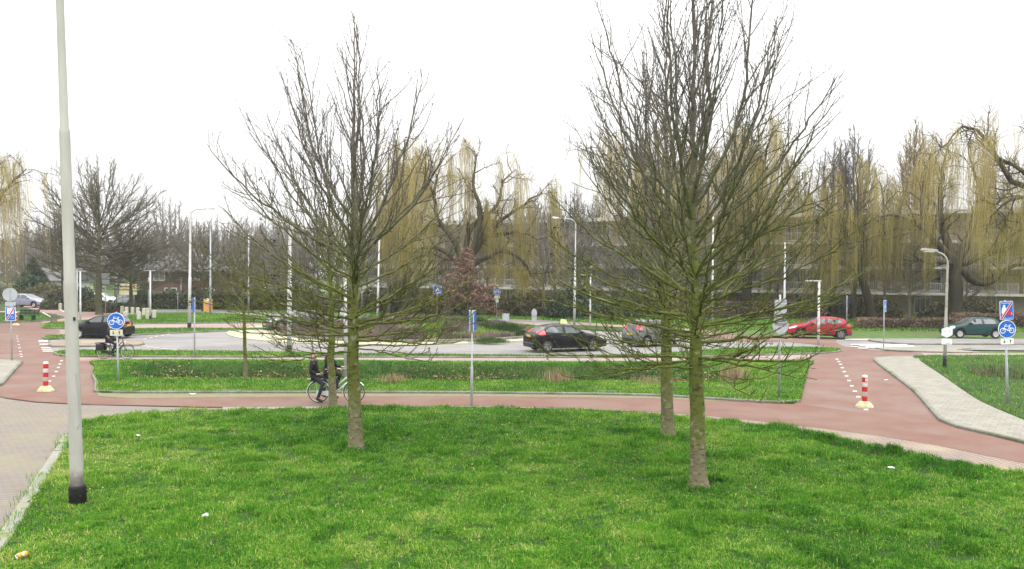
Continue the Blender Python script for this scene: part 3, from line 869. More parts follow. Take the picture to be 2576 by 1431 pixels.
def bare_tree(seed, H, clear, prof, n1, r0, lean=(0, 0), fork=None, d2=.31, d3=.115, twig=.0050, up2=.10, up3=.16, nub=2.4, low_droop=.0, l2f=.50, l3=(.08, .34), start_pow=.40, t3min=.15, off=(0, 0), thick=.0064, r2=.48, hp=1.30):
    """skeleton of a leafless tree: returns (trunk, limbs, twigs, tips) as point/radius lists"""
    rng = np.random.default_rng(seed)
    hs, rs = np.array([p[0] for p in prof]), np.array([p[1] for p in prof])
    nt = 26
    z = np.concatenate([[0, .06, .16, .35, .7], np.linspace(1.1, H, nt)])
    w = rng.normal(0, 1, (len(z), 2)).cumsum(0) * .022 * (H / 10)
    w -= w[0]; w *= np.clip(z / 2.0, 0, 1)[:, None]
    tx = lean[0] * (z / H) + w[:, 0]; ty = lean[1] * (z / H) + w[:, 1]
    trunk = np.stack([tx, ty, z], 1)
    tr = r0 * (1 - z / H) ** .8 * .92 + .008
    tr[z > clear] *= np.interp(z[z > clear], [clear, clear + 1.2, H], [1, .70, .50])
    tr[:4] *= [1.52, 1.32, 1.15, 1.05]
    trunk_l = [(trunk, tr)]
    limbs, twigs, tips = [], [], []
    def tk(zz):
        return np.array([np.interp(zz, z, tx), np.interp(zz, z, ty), zz]), np.interp(zz, z, tr)
    L1 = []
    ga = rng.uniform(0, 6.28)
    for k in range(n1):
        u = (k + .5) / n1
        ht = hs[0] + (H * .99 - hs[0]) * (u ** hp)
        Rr = np.interp(ht, hs, rs) * rng.uniform(.72, 1.04)
        az = ga + k * 2.39996 + rng.normal(0, .25)
        h0 = clear + (ht - clear) * start_pow * rng.uniform(.75, 1.1)
        h0 = max(clear * .97, min(h0, ht * .93)) + rng.uniform(-.05, .15)
        p0, rt = tk(h0)
        ax = np.array([math.cos(az), math.sin(az), 0])
        cen = np.array([off[0], off[1], 0]) * (ht / H) + np.array([np.interp(ht, z, tx), np.interp(ht, z, ty), 0])
        p3 = cen + ax * Rr + UPV * ht
        v = p3 - p0; L = np.linalg.norm(v); dv = unit(v)
        d0 = unit(dv * .75 + ax * .45 + UPV * .05); 
        d2_ = unit(dv + UPV * (.42 if low_droop == 0 or ht > clear + 1.3 else .30 - low_droop * .2))
        n = 15
        c1 = p0 + d0 * L * .40; c2 = p3 - d2_ * L * .36
        pts = bez(p0, c1, c2, p3, n, .0055, rng)
        rb = min(rt * .60, (.008 + thick * L) * rng.choice([.65, .8, 1.0, 1.2]))
        rr = rb * (1 - np.linspace(0, 1, n)) ** .75 * .88 + twig * 1.25
        limbs.append((pts, rr)); L1.append((pts, rr, L))
        tips.append(pts[-1])
    L1.append((trunk[len(z) // 2:], tr[len(z) // 2:], H * .5))
    L2 = []
    for pts, rr, L in L1:
        m = max(3, int(L / d2))
        for k in range(m):
            t = .14 + .84 * (k + rng.uniform(.1, .9)) / m
            p, tg = interp(pts, t)
            ll = (l2f * L * (1 - t) ** .8 + .30) * rng.uniform(.55, 1.15)
            dd = spread(tg, rng.uniform(.30, .72), rng)
            if dd[2] < -.15: dd[2] *= -.5
            n = 7
            q = shoot(p, dd, ll, n, up2, .10, rng)
            rb = np.interp(t, np.linspace(0, 1, len(rr)), rr) * r2
            q_r = rb * (1 - np.linspace(0, 1, n)) ** .8 * .8 + twig
            L2.append((q, q_r, ll)); twigs.append((q, q_r)); tips.append(q[-1])
    for q, qr, L in L2:
        m = int(L / d3)
        for k in range(m):
            t = t3min + (1 - t3min) * (k + rng.uniform(.1, .9)) / m
            p, tg = interp(q, min(t, .999))
            ll = rng.uniform(*l3) * (1.15 - .55 * t)
            s = shoot(p, spread(tg, rng.uniform(.4, 1.0), rng), ll, 5, up3, .13, rng)
            s_r = twig * np.array([1.0, .85, .72, .62 * nub, .25])
            twigs.append((s, s_r)); tips.append(s[-1])
    return trunk_l, limbs, twigs, tips

def tree_object(name, skel, mats, loc, rz=0.0, trunk_sides=14, limb_sides=7, twig_sides=3):
    root = empty(name, loc, rz)
    trunk, limbs, twigs, tips = skel
    V, Q = tubes(trunk, trunk_sides)
    nv = N2(V[:, 2] * 3 + V[:, 0] * 6, V[:, 1] * 7 + V[:, 2], .6)
    ax = np.interp(V[:, 2], trunk[0][0][:, 2], trunk[0][0][:, 0]); ay = np.interp(V[:, 2], trunk[0][0][:, 2], trunk[0][0][:, 1])
    f = 1 + (nv - .5) * .14
    V[:, 0] = ax + (V[:, 0] - ax) * f; V[:, 1] = ay + (V[:, 1] - ay) * f
    link('trunk', np_mesh('trunk', V, quads=Q), root, mats)
    V1, Q1 = tubes(limbs, limb_sides); V2, Q2 = tubes(twigs, twig_sides)
    link('crown', np_mesh('crown', np.concatenate([V1, V2]), quads=np.concatenate([Q1, Q2 + len(V1)])), root, mats)
    return root

def leaf_quads(C, size, rng, flat=0.0, stretch=1.6):
    """small two-triangle leaves at the points C with random attitude"""
    n = len(C)
    a = rng.normal(0, 1, (n, 3)); a[:, 2] *= (1 - flat); a /= np.linalg.norm(a, axis=1, keepdims=True) + 1e-9
    b = rng.normal(0, 1, (n, 3)); b -= a * (a * b).sum(1, keepdims=True); b /= np.linalg.norm(b, axis=1, keepdims=True) + 1e-9
    s = (np.asarray(size) * rng.uniform(.6, 1.4, n))[:, None] if np.isscalar(size) else np.asarray(size)[:, None]
    V = np.stack([C - a * s * stretch, C + b * s * .55, C + a * s * stretch, C - b * s * .55], 1).reshape(-1, 3)
    return V, np.arange(n * 4).reshape(n, 4)

M_bark_a = bark_mat('mossy_grey_bark', (.120, .132, .030), (.150, .130, .120), 3.6, 6.8, pale=(.165, .152, .082), pz=1.7)
M_bark_b = bark_mat('mossy_dark_bark', (.108, .124, .027), (.140, .122, .110), 4.0, 7.8, pale=(.165, .150, .085), pz=1.5)
M_bark_far = bark_mat('far_bark', (.170, .158, .125), (.27, .245, .220), 2, 9)  # bark colours lifted, the paling of distant haze put into them
M_bark_dark = bark_mat('dark_bark', (.075, .068, .050), (.135, .120, .105), 3, 14)
M_bark_oak = bark_mat('olive_bark', (.090, .094, .050), (.160, .148, .108), 2, 9)
M_bark_willow = bark_mat('willow_bark', (.050, .045, .032), (.095, .082, .050), 3, 13)
M_dead = pmat('dried_seed_cluster', (.075, .030, .018), (.035, .018, .012), 20, .9)

near = [
    # (pixel base, skeleton args, label)
    dict(px=(895, 1131), H=10.2, clear=2.35, n1=50, r0=.172, seed=3, lean=(-.05, .1), off=(-.25, 0),
         prof=[(2.1, 2.6), (2.8, 3.7), (3.9, 4.0), (5.4, 3.45), (6.8, 3.05), (8.0, 2.6), (9.0, 1.9), (10.2, .6)], mat=M_bark_a, dead=170,
         label='young bare tree with pale spotted trunk base in front of the white bicycle'),
    dict(px=(1757, 1226), H=11.2, clear=2.45, n1=58, r0=.165, seed=8, lean=(.10, -.1), off=(0, 0),
         prof=[(1.95, 2.5), (2.8, 3.5), (4.2, 3.65), (5.6, 3.25), (6.9, 2.95), (8.2, 2.6), (9.6, 1.8), (11.2, .5)], mat=M_bark_b, dead=90,
         label='tallest bare tree nearest the viewer with dark mossy trunk'),
    dict(px=(1680, 1102), H=10.6, clear=2.5, n1=36, r0=.172, seed=15, lean=(-.2, .2), off=(0, 0),
         prof=[(2.2, 2.0), (3.5, 2.8), (5.0, 2.9), (6.5, 2.6), (8.0, 2.1), (9.4, 1.2), (10.6, .25)], mat=M_bark_a, dead=60,
         label='bare tree with pale trunk just behind the tallest dark trunked tree'),
    dict(px=(838, 1027), H=9.2, clear=2.2, n1=18, r0=.125, seed=21, lean=(-.25, .2), off=(0, 0),
         prof=[(2.4, 1.3), (3.5, 1.9), (5.0, 2.0), (6.5, 1.6), (8.0, 1.0), (9.2, .2)], mat=M_bark_b, dead=40,
         label='slim mossy tree at the lawn edge partly hiding the bicycle rider'),
    dict(px=(617, 957), H=6.6, clear=2.6, n1=16, r0=.090, seed=27, lean=(-.05, .1), off=(0, 0), z=-.35,
         prof=[(2.6, 1.0), (3.6, 1.5), (4.8, 1.4), (5.8, .9), (6.6, .2)], mat=M_bark_b, dead=12,
         label='thin straight young tree growing in the grassy hollow'),
]
TREE_SPOTS = []
for q in near:
    sk = bare_tree(q['seed'], q['H'], q['clear'], q['prof'], q['n1'], q['r0'], q['lean'], off=q['off'], low_droop=1.0)
    c = at(*q['px'], q.get('z', .05))
    root = tree_object('bare_tree', sk, q['mat'], c)
    tag(root, q['label'], 'tree', 'young bare trees on the lawn and verge')
    TREE_SPOTS.append((c.x, c.y, q['r0']))
    rng = np.random.default_rng(q['seed'] + 100)
    tips = np.array(sk[3]); w = np.exp(-((tips[:, 2] - 3.6) / 1.8) ** 2) * (1 + (tips[:, 0] < 0) * 1.5); w /= w.sum()
    pk = tips[rng.choice(len(tips), q['dead'], p=w)]
    C = (pk[:, None, :] + rng.normal(0, .028, (len(pk), 9, 3)) - [0, 0, .03]).reshape(-1, 3)
    V, Q = leaf_quads(C, .021, rng, stretch=1.2)
    o = link('dried_seed_clusters', np_mesh('dried_seed_clusters', V, quads=Q), root, M_dead)
    o['kind'] = 'stuff'

# ---------------------------------------------------------------- background trees: prototypes and copies
def far_skel(seed, H, clear, R_, n1, shape='round', twig=.014, d2=.42, d3=.26, r0=.2, l2f=.40, sp=.45):
    if shape == 'round':
        prof = [(clear, R_ * .6), (H * .35, R_ * .98), (H * .55, R_), (H * .75, R_ * .88), (H * .90, R_ * .60), (H, R_ * .15)]
    elif shape == 'tall':
        prof = [(clear, R_ * .6), (H * .3, R_), (H * .6, R_ * .9), (H * .85, R_ * .5), (H, R_ * .06)]
    else:
        prof = [(clear, R_ * .9), (H * .4, R_), (H * .6, R_ * .95), (H * .8, R_ * .8), (H, R_ * .2)]
    return bare_tree(seed, H, clear, prof, n1, r0, (0, 0), d2=d2, d3=d3, twig=twig, nub=1.6, l3=(.35, 1.0), l2f=l2f, up2=.06, up3=.10, start_pow=sp, thick=.007, r2=.55, hp=.85)

protos = {}
def far_tree(kind, loc, s, rz, label, group, name='bare_tree', cat='tree'):
    if kind not in protos:
        sk, m = {
            'oak': lambda: (far_skel(41, 15, 3.4, 7.6, 52, 'round', r0=.34, twig=.014, sp=.52, d2=.36, d3=.21), M_bark_oak),
            'grey': lambda: (far_skel(42, 14, 3.0, 4.2, 34, 'round', r0=.22, twig=.020), M_bark_far),
            'greyb': lambda: (far_skel(43, 14, 2.0, 4.6, 34, 'spread', r0=.24, twig=.020), M_bark_far),
            'dark': lambda: (far_skel(44, 18, 4.5, 4.0, 36, 'tall', r0=.27, twig=.017), M_bark_dark),
            'poplar': lambda: (far_skel(45, 22, 5.0, 3.8, 44, 'tall', r0=.30, twig=.016), M_bark_gold),
        }[kind]()
        protos[kind] = tree_object(name, sk, m, (0, 0, 0), 0, 10, 5, 3)
        o = protos[kind]
    else:
        o = copy_tree(protos[kind])
    o.location = loc; o.rotation_euler = (0, 0, rz); o.scale = (s, s, s)
    tag(o, label, cat, group)
    return o
M_bark_gold = bark_mat('golden_bark', (.10, .085, .045), (.22, .165, .085), 5, 12)

def yh(px): return 685 + (px / 2575) * 13.5
def htop(ytop, px, dist): return CAM_H + (yh(px) - ytop) / FPX * dist

G_BG = 'bare trees beyond the roundabout'
for kind, px, dist, ytop, rz, label in (
    ('oak', 250, 78, 388, .4, 'broad bare tree with spreading limbs beside the row of concrete posts'),
    ('dark', 158, 88, 500, 2.2, 'dark leaning bare tree behind the tall foreground lamp post'),
    ('oak', 330, 82, 545, 1.7, 'small bare tree in front of the yellow neighbourhood notice'),
    ('oak', 512, 86, 560, 2.9, 'bare tree in front of the brick house beside the poster board'),
    ('greyb', 610, 90, 545, .2, 'bare tree behind the thin young tree of the hollow'),
    ('greyb', 690, 88, 530, 1.2, 'bare tree left of the pole behind the left lawn tree'),
    ('grey', 425, 96, 492, .9, 'grey bare tree standing before the brick house roof'),
    ('greyb', 60, 104, 555, 3.0, 'grey bare tree behind the dark conifer'),
    ('dark', 1440, 88, 462, .3, 'dark bare tree behind the tall white street light by the black hatchback'),
    ('dark', 1395, 94, 500, 4.0, 'dark bare tree just right of the central willow'),
    ('dark', 2095, 82, 345, 1.0, 'tall dark bare tree behind the red hatchback'),
    ('dark', 2150, 79, 312, 2.5, 'tallest dark bare tree right of the big lawn tree'),
    ('poplar', 2305, 96, 292, .5, 'tall narrow golden tree rising above the willows'),
    ('grey', 2288, 74, 560, 5.1, 'stout trunked tree behind the small crossing sign'),
):
    h0 = {'oak': 15, 'grey': 14, 'greyb': 14, 'dark': 18, 'poplar': 22}[kind]
    p = at_d(px, dist, -.06)
    far_tree(kind, p, htop(ytop, px, dist) / h0, rz, label, G_BG)
rr = random.Random(4)
for kind, px, dist, ytop in (('grey', -60, 118, 560), ('greyb', 20, 122, 575), ('grey', 118, 120, 566), ('greyb', 205, 118, 560), ('grey', 290, 124, 575), ('greyb', 365, 122, 560), ('grey', 470, 124, 545),
                             ('greyb', 525, 118, 548), ('grey', 580, 112, 556), ('greyb', 635, 118, 550), ('grey', 690, 110, 545), ('greyb', 745, 116, 552), ('dark', 800, 112, 520), ('grey', 850, 118, 540),
                             ('dark', 905, 108, 530), ('greyb', 960, 124, 500), ('grey', 1330, 130, 500), ('dark', 1500, 126, 475), ('greyb', 1620, 128, 500), ('dark', 1760, 126, 470), ('dark', 2010, 118, 420), ('greyb', 2200, 116, 470)):
    h0 = {'grey': 14, 'greyb': 14, 'dark': 18}[kind]
    far_tree(kind, at_d(px, dist, -.06), htop(ytop, px, dist) / h0, rr.uniform(0, 6), 'leafless tree in the hazy row far behind the roundabout', 'leafless trees in the far row')

for k in range(24):
    px = 930 + 1700 * (k + rr.uniform(0, .9)) / 24
    kind = rr.choice(['grey', 'greyb', 'grey', 'dark'])
    far_tree(kind, at_d(px, rr.uniform(80, 97), -.06), rr.uniform(.55, .95) * (.8 if kind == 'dark' else 1), rr.uniform(0, 6), 'leafless grey tree standing among the willows before the apartments', 'leafless trees before the apartments')
# far-off wood behind everything, one mass
def far_wood():
    rng = np.random.default_rng(77)
    base = far_skel(51, 12, 1.0, 4.4, 26, 'spread', twig=.040, d2=.6, d3=.45, r0=.2)
    V, Q = tubes(base[0] + base[1] + base[2], 3)
    VV, QQ, b = [], [], 0
    for k in range(90):
        px = -250 + 3100 * (k + rng.uniform(0, 1)) / 90
        d = rng.uniform(140, 185)
        p = at_d(px, d); a = rng.uniform(0, 6.28); s = rng.uniform(.85, 1.2) * (1.05 if px < 1000 else 1.15)
        ca, sa = math.cos(a), math.sin(a)
        W = np.stack([(V[:, 0] * ca - V[:, 1] * sa) * s * 1.2 + p.x, (V[:, 0] * sa + V[:, 1] * ca) * s * 1.2 + p.y, V[:, 2] * s], 1)
        VV.append(W); QQ.append(Q + b); b += len(W)
    o = link('far_wood', np_mesh('far_wood', np.concatenate(VV), quads=np.concatenate(QQ)), None, M_bark_far)
    tag(o, 'far leafless wood along the horizon', 'wood', kind='stuff')
far_wood()

# ---------------------------------------------------------------- willows
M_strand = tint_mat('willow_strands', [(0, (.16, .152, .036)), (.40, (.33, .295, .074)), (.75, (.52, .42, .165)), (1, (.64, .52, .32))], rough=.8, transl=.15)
def willow(seed, H, limbs_def=None, trunk_h=4.0, r0=.5, spread_r=6.0, n_strand=2600, low=1.2, lean=(0, 0), rad=.0075):
    rng = np.random.default_rng(seed)
    tz = np.linspace(0, trunk_h, 9)
    tp = np.stack([lean[0] * (tz / trunk_h) ** 1.3, lean[1] * tz / trunk_h, tz], 1) + np.concatenate([[[0, 0, 0]], rng.normal(0, .05, (8, 3))])
    trr = r0 * np.interp(tz, [0, .4, 1.2, trunk_h], [1.45, 1.15, 1.0, .80])
    trunk = [(tp, trr)]
    top = tp[-1]
    limbs = []
    if limbs_def is None:
        limbs_def = []
        nl = 6
        for k in range(nl):
            a = k * 2 * np.pi / nl + rng.uniform(-.4, .4)
            hh = H * rng.uniform(.72, 1.0); rr_ = spread_r * rng.uniform(.45, .85)
            limbs_def.append([(math.cos(a) * rr_ * .35, math.sin(a) * rr_ * .35, trunk_h + (hh - trunk_h) * .45), (math.cos(a) * rr_ * .75, math.sin(a) * rr_ * .75, trunk_h + (hh - trunk_h) * .85), (math.cos(a) * rr_, math.sin(a) * rr_, hh)])
        limbs_def.append([(.3, .2, H * .6), (-.4, .1, H * .85), (.2, .3, H)])
    anchors = []
    for ld in limbs_def:
        pts = [top - [0, 0, trunk_h * .1]] + [np.array(p) + [lean[0], lean[1], 0] for p in ld]
        sp = smooth_poly(pts, .5, closed=False)
        q = np.array([tuple(v) for v in sp]) ; q[1:-1] += rng.normal(0, .07, (len(q) - 2, 3))
        idx = np.linspace(0, len(q) - 1, 16); q = np.stack([np.interp(idx, np.arange(len(q)), q[:, c]) for c in range(3)], 1)
        L = np.linalg.norm(np.diff(q, axis=0), axis=1).sum()
        rb = min(r0 * .66, .08 + .034 * L)
        limbs.append((q, rb * (1 - np.linspace(0, 1, 16)) ** .8 + .025))
        m = int(L / .8)
        for k in range(m):
            t = .25 + .75 * (k + rng.uniform(0, 1)) / m
            p, tg = interp(q, min(t, .999))
            ll = rng.uniform(1.2, 3.2) * (spread_r / 6)
            dd = spread(tg, rng.uniform(.6, 1.2), rng)
            s = shoot(p, dd, ll, 8, -.02 + rng.uniform(0, .12), .22, rng)
            limbs.append((s, np.linspace(rb * .28 * (1.1 - t) + .03, .014, 8)))
            anchors += [s[i] for i in range(2, 8)]
            for j in range(2):
                s3 = shoot(s[rng.integers(1, 7)], spread(tg, rng.uniform(.4, 1.0), rng) + UPV * .6, rng.uniform(.9, 2.2), 7, -.10, .16, rng)
                limbs.append((s3, np.linspace(.022, .010, 7))); anchors += [s3[i] for i in range(2, 7)]
            for j in range(6):
                p2, tg2 = interp(s, rng.uniform(.3, .95))
                s2 = shoot(p2, spread(tg2, rng.uniform(.5, 1.1), rng), rng.uniform(.6, 1.6), 6, -.05, .25, rng)
                limbs.append((s2, np.linspace(.022, .007, 6)))
                anchors += [s2[i] for i in range(1, 6)]
    anchors = np.array(anchors)
    strands, tint = [], []
    # the hanging shoots come in thick and thin places
    wgt = np.clip((N2(anchors[:, 0] * 1.7 + seed, anchors[:, 1] * 1.7 + anchors[:, 2] * .8, 1.6) - .30) * 2.2, .03, 1) ** 1.6
    trunk_gap = (np.abs(anchors[:, 0] - lean[0] * .6) < 1.7) & (anchors[:, 1] < .8) & (anchors[:, 2] < H * .72)
    wgt[trunk_gap] *= .12
    sel = rng.choice(len(anchors), n_strand, p=wgt / wgt.sum())
    cen = np.array([lean[0], lean[1]])
    for i in sel:
        a = anchors[i] + rng.normal(0, .12, 3)
        out = a[:2] - cen; out = out / (np.linalg.norm(out) + .3)
        full = max(.8, a[2] - low - rng.exponential(.8))
        L = full * rng.beta(1.4, 2.1) if rng.random() < .6 else min(full, .4 + rng.exponential(1.2))
        n = 7
        t = np.linspace(0, 1, n)
        o_ = rng.uniform(.15, .7) * min(1, L / 4)
        swing = rng.normal(0, .22, 2)
        x = a[0] + out[0] * o_ * np.sqrt(t) + swing[0] * t * t + rng.normal(0, .02, n)
        y = a[1] + out[1] * o_ * np.sqrt(t) + swing[1] * t * t + rng.normal(0, .02, n)
        zz = a[2] + .12 * np.sin(t * 2) - L * (t ** 1.08)
        strands.append((np.stack([x, y, zz], 1), rad * np.array([1, 1, 1.05, 1, .9, .7, .3])))
        tint.append(np.clip(rng.normal(.26 + .45 * (a[2] / H), .20), 0, 1))  # higher strands paler: the sunlit crown is put into the tint
    return trunk, limbs, strands, tint
def willow_object(spec, loc, rz, label, group='weeping willows'):
    trunk, limbs, strands, tint = spec
    root = empty('weeping_willow', loc, rz)
    V, Q = tubes(trunk, 14)
    f = N2(V[:, 0] * 4 + V[:, 1] * 3, V[:, 2], .5)
    V[:, :2] = V[:, :2] + (V[:, :2] - np.interp(V[:, 2], trunk[0][0][:, 2], trunk[0][0][:, 0])[:, None] * [1, 0]) * ((f - .5) * .25)[:, None]
    link('trunk', np_mesh('trunk', V, quads=Q), root, M_bark_willow)
    V, Q = tubes(limbs, 6)
    link('limbs', np_mesh('limbs', V, quads=Q), root, M_bark_willow)
    V, Q = tubes(strands, 3)
    me = np_mesh('hanging_branches', V, quads=Q)
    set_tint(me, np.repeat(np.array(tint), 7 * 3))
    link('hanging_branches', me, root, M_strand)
    tag(root, label, 'tree', group)
    return root
wA = willow_object(willow(61, 16, trunk_h=4.2, r0=.42, spread_r=6.5, n_strand=4200), (0, 0, 0), 0, 'golden weeping willow hanging in at the far left of the photo')
p = at_d(-108, 60, -.06); wA.location = p; s = htop(372, 0, 60) / 16; wA.scale = (s, s, s)
def more_willow(src, px, dist, ytop, rz, label, h0=16, sx=1.0):
    o = copy_tree(src); o.location = at_d(px, dist, -.06); s = htop(ytop, px, dist) / h0
    o.scale = (s * sx, s * sx, s); o.rotation_euler = (0, 0, rz); o['label'] = label
    return o
more_willow(wA, 1020, 80, 345, 1.1, 'tall willow just behind the left lawn tree', sx=.8)
more_willow(wA, 1660, 84, 330, 2.4, 'willow behind the pale trunked tree of the right pair')
more_willow(wA, 1880, 80, 318, 4.0, 'willow behind the tallest lawn tree')
# central willow with a leaning trunk
wc = willow(64, 15.4, limbs_def=[
    [(.8, 0, 7.6), (1.2, .2, 10.0), (.5, .2, 12.4), (.9, 0, 15.2)],
    [(1.6, .2, 8.0), (3.2, .3, 9.2), (5.4, .3, 10.8), (6.8, 0, 11.6)],
    [(1.9, -.6, 5.9), (3.6, -.9, 6.3), (5.4, -.8, 5.0), (6.2, -.8, 3.6)],
    [(.2, .8, 8.2), (2.6, 1.0, 10.4), (3.4, 1.0, 13.0), (4.4, .8, 13.8)],
    [(-1.2, .5, 7.2), (-2.6, .6, 9.2), (-3.0, .4, 11.6), (-2.4, .3, 14.0)],
    [(-1.6, -.5, 6.0), (-3.4, -.5, 6.6), (-5.0, -.3, 6.0)],
    [(1.5, .8, 7.4), (4.4, .9, 8.0), (6.4, .9, 7.4)]], trunk_h=5.0, r0=.50, spread_r=6, n_strand=4600, lean=(1.9, 0), low=.8)
wC = willow_object(wc, at_d(1120, 72, -.06), 0, 'central weeping willow with a thick leaning trunk before the apartments')
# big willow at the right with a massive forked trunk
wd = willow(67, 16.5, limbs_def=[
    [(-1.6, 0, 7.2), (-2.8, .1, 9.4), (-3.0, .2, 11.8), (-2.2, .2, 14.4)],
    [(-2.2, -.4, 7.6), (-4.2, -.4, 9.4), (-6.4, -.3, 9.8), (-8.0, -.2, 9.2)],
    [(1.0, .1, 7.2), (1.6, .2, 9.2), (2.2, .2, 12.0), (1.2, .2, 15.4)],
    [(2.2, -.3, 3.6), (4.2, -.4, 4.8), (6.4, -.4, 5.6), (8.2, -.3, 5.4)],
    [(1.8, .8, 8.2), (3.8, 1.0, 10.4), (5.6, 1.0, 12.6)],
    [(-1.5, -.6, 5.6), (-3.0, -.8, 5.4), (-4.6, -.8, 6.4)],
    [(-.4, .9, 8), (-1.0, 1.1, 11.0), (-.2, 1.2, 16.2)],
    [(3.0, -.2, 6.4), (5.6, -.2, 7.6), (7.6, 0, 9.4), (8.4, 0, 11)]], trunk_h=6.0, r0=.62, spread_r=6.5, n_strand=5200, low=1.0)
wD = willow_object(wd, at_d(2402, 73, -.06), 0, 'largest willow with massive forked trunk behind the small green car')
more_willow(wC, 2195, 74, 420, 3.5, 'willow whose strands hang to the ground behind the crossing sign', h0=15.4, sx=.85)
# gnarled willow at the right edge, trunk outside the picture
we = willow(71, 15, limbs_def=[
    [(-2.0, 0, 9.6), (-3.8, .1, 12.0), (-6.0, .2, 13.2), (-7.8, .2, 14.9)],
    [(-2.6, .3, 10.4), (-5.0, .3, 11.6), (-6.8, .3, 14.6), (-8.6, .3, 15.6), (-9.9, .3, 14.0)],
    [(-1.5, -.5, 8.6), (-3.2, -.6, 10.2), (-5.4, -.5, 10.0), (-7.0, -.4, 8.6)],
    [(-1.2, .6, 7.0), (-3.4, .7, 8.0), (-5.2, .7, 6.8)],
    [(1.5, 0, 9.8), (2.6, 0, 12.6), (3.2, 0, 15)],
    [(-.4, .5, 10.4), (-1.2, .6, 13.6), (-2.8, .5, 15.6)]], trunk_h=5.4, r0=.5, spread_r=5.5, n_strand=3400, low=2.0)
wE = willow_object(we, at_d(2710, 60, -.06), 0, 'gnarled willow at the right edge with thick bare curling upper limbs')

# ---------------------------------------------------------------- shrubs, hedges, conifers
M_leaf_dark = tint_mat('evergreen_leaves', [(0, (.030, .044, .028)), (.5, (.068, .096, .060)), (1, (.12, .155, .095))], rough=.7)
M_leaf_hedge = tint_mat('hedge_leaves', [(0, (.055, .064, .038)), (.5, (.11, .122, .075)), (1, (.18, .19, .12))], rough=.8)
M_leaf_brown = tint_mat('beech_hedge_leaves', [(0, (.085, .058, .040)), (.5, (.18, .125, .090)), (1, (.29, .21, .15))], rough=.9)
M_leaf_rust = tint_mat('rusty_leaves', [(0, (.085, .050, .036)), (.5, (.19, .115, .085)), (1, (.32, .215, .165))], rough=.85)
M_leaf_olive = tint_mat('shrub_leaves', [(0, (.060, .062, .032)), (.5, (.12, .115, .062)), (1, (.19, .175, .10))], rough=.85)
M_core = pmat('shrub_core', (.045, .042, .028), (.07, .064, .042), 3, .95)  # core colour lifted as well, standing in for haze over distance
def mass(name, rxyz, n, size, mat_, seed, loc, rz=0, box=False, core=True, taper=0.0, label=None, cat='shrub', group=None):
    """a shrub or hedge: thousands of leaves around a twiggy core"""
    rng = np.random.default_rng(seed)
    rx, ry, h = rxyz
    if box:
        u = rng.uniform(-1, 1, (n, 3)); f = rng.integers(0, 5, n)
        for ax, s, c in ((0, -1, 0), (0, 1, 1), (1, -1, 2), (2, 1, 3), (1, 1, 4)):
            u[f == c, ax] = s * rng.uniform(.78, 1.08, (f == c).sum())
        u[:, 2] = (u[:, 2] + 1) / 2
        C = u * [rx, ry, h]; nz = fbm(C[:, 0] + 50, C[:, 1] + C[:, 2] * 2, 1.2)
        C[:, 2] *= .86 + .28 * fbm(C[:, 0] + 9, C[:, 1], 1.5)
    else:
        d = rng.normal(0, 1, (n, 3)); d /= np.linalg.norm(d, axis=1, keepdims=True)
        d[:, 2] = np.abs(d[:, 2]) if taper == 0 else d[:, 2]
        rr_ = rng.uniform(.62, 1.05, n) ** .6
        lump = .75 + .5 * fbm(d[:, 0] * 3 + seed, d[:, 1] * 3 + d[:, 2] * 2, .9)
        C = d * (rr_ * lump)[:, None]
        if taper:
            zz = (C[:, 2] + 1) / 2; zz = np.clip(zz, 0.02, 1)
            k = (1 - zz) ** taper + .04
            C[:, 0] *= k; C[:, 1] *= k; C[:, 2] = zz
        C = C * [rx, ry, h]; nz = fbm(C[:, 0] * 2 + 50, C[:, 1] + C[:, 2] * 2, .8)
    C[:, 2] = np.maximum(C[:, 2], .03)
    V, Q = leaf_quads(C, size, rng)
    tn = np.clip(rng.normal(.45, .2, n) + (nz - .5) * .9, 0, 1)
    root = empty(name, loc, rz)
    me = np_mesh('foliage', V, quads=Q, smooth=False); set_tint(me, np.repeat(tn, 4))
    link('foliage', me, root, mat_)
    if core:
        mb = MB()
        if box: mb.box((0, 0, h * .42), (rx * 1.66, ry * 1.62, h * .84), 0, taper=.97)
        else:
            prof = [(max(.02, (rx + ry) / 2 * .62 * ((1 - t) ** max(taper, .5))), h * .9 * t * .95 + .02) for t in np.linspace(0, .96, 7)]
            mb.lathe(prof, 12)
        mb.build('branches', [M_core], root)
    if label: tag(root, label, cat, group)
    return root
far_p = lambda px, py: at(px, py, -.06)
mass('conifer', (3.0, 2.6, 6.0), 9000, .14, M_leaf_dark, 1, at_d(84, 103, -.06), taper=.9, label='dark green conifer standing behind the parked silver car', cat='conifer')
mass('hedge', (9.6, .9, 2.0), 13000, .11, M_leaf_hedge, 2, at_d(560, 93, -.06), R(-1), True, label='long clipped dark hedge in front of the brick house', cat='hedge')
mass('shrub', (1.7, 1.3, 2.0), 4200, .10, M_leaf_hedge, 3, at(146, 778, 0), 0, label='grey green shrub beside the bonnet of the parked silver car', group='shrubs along the parking bay')
mass('shrub', (2.4, 1.1, 1.15), 4600, .10, M_leaf_olive, 4, at(238, 783, 0), 0, label='low shrub hiding the front of the white parked car', group='shrubs along the parking bay')
mass('shrub', (2.4, 1.1, .95), 4600, .10, M_leaf_hedge, 5, at(312, 786, 0), 0, label='low shrub under the red tail lamps of the parked car', group='shrubs along the parking bay')
mass('shrub', (1.6, 1.2, 2.6), 3000, .10, M_leaf_dark, 6, at_d(208, 88, -.06), 0, label='taller glossy shrub left of the white parked car', group='shrubs along the parking bay')
mass('beech_hedge', (4.2, .6, .80), 8000, .06, M_leaf_brown, 7, at_d(2290, 66, -.06), R(2), True, label='long brown beech hedge behind the small crossing sign', cat='hedge')
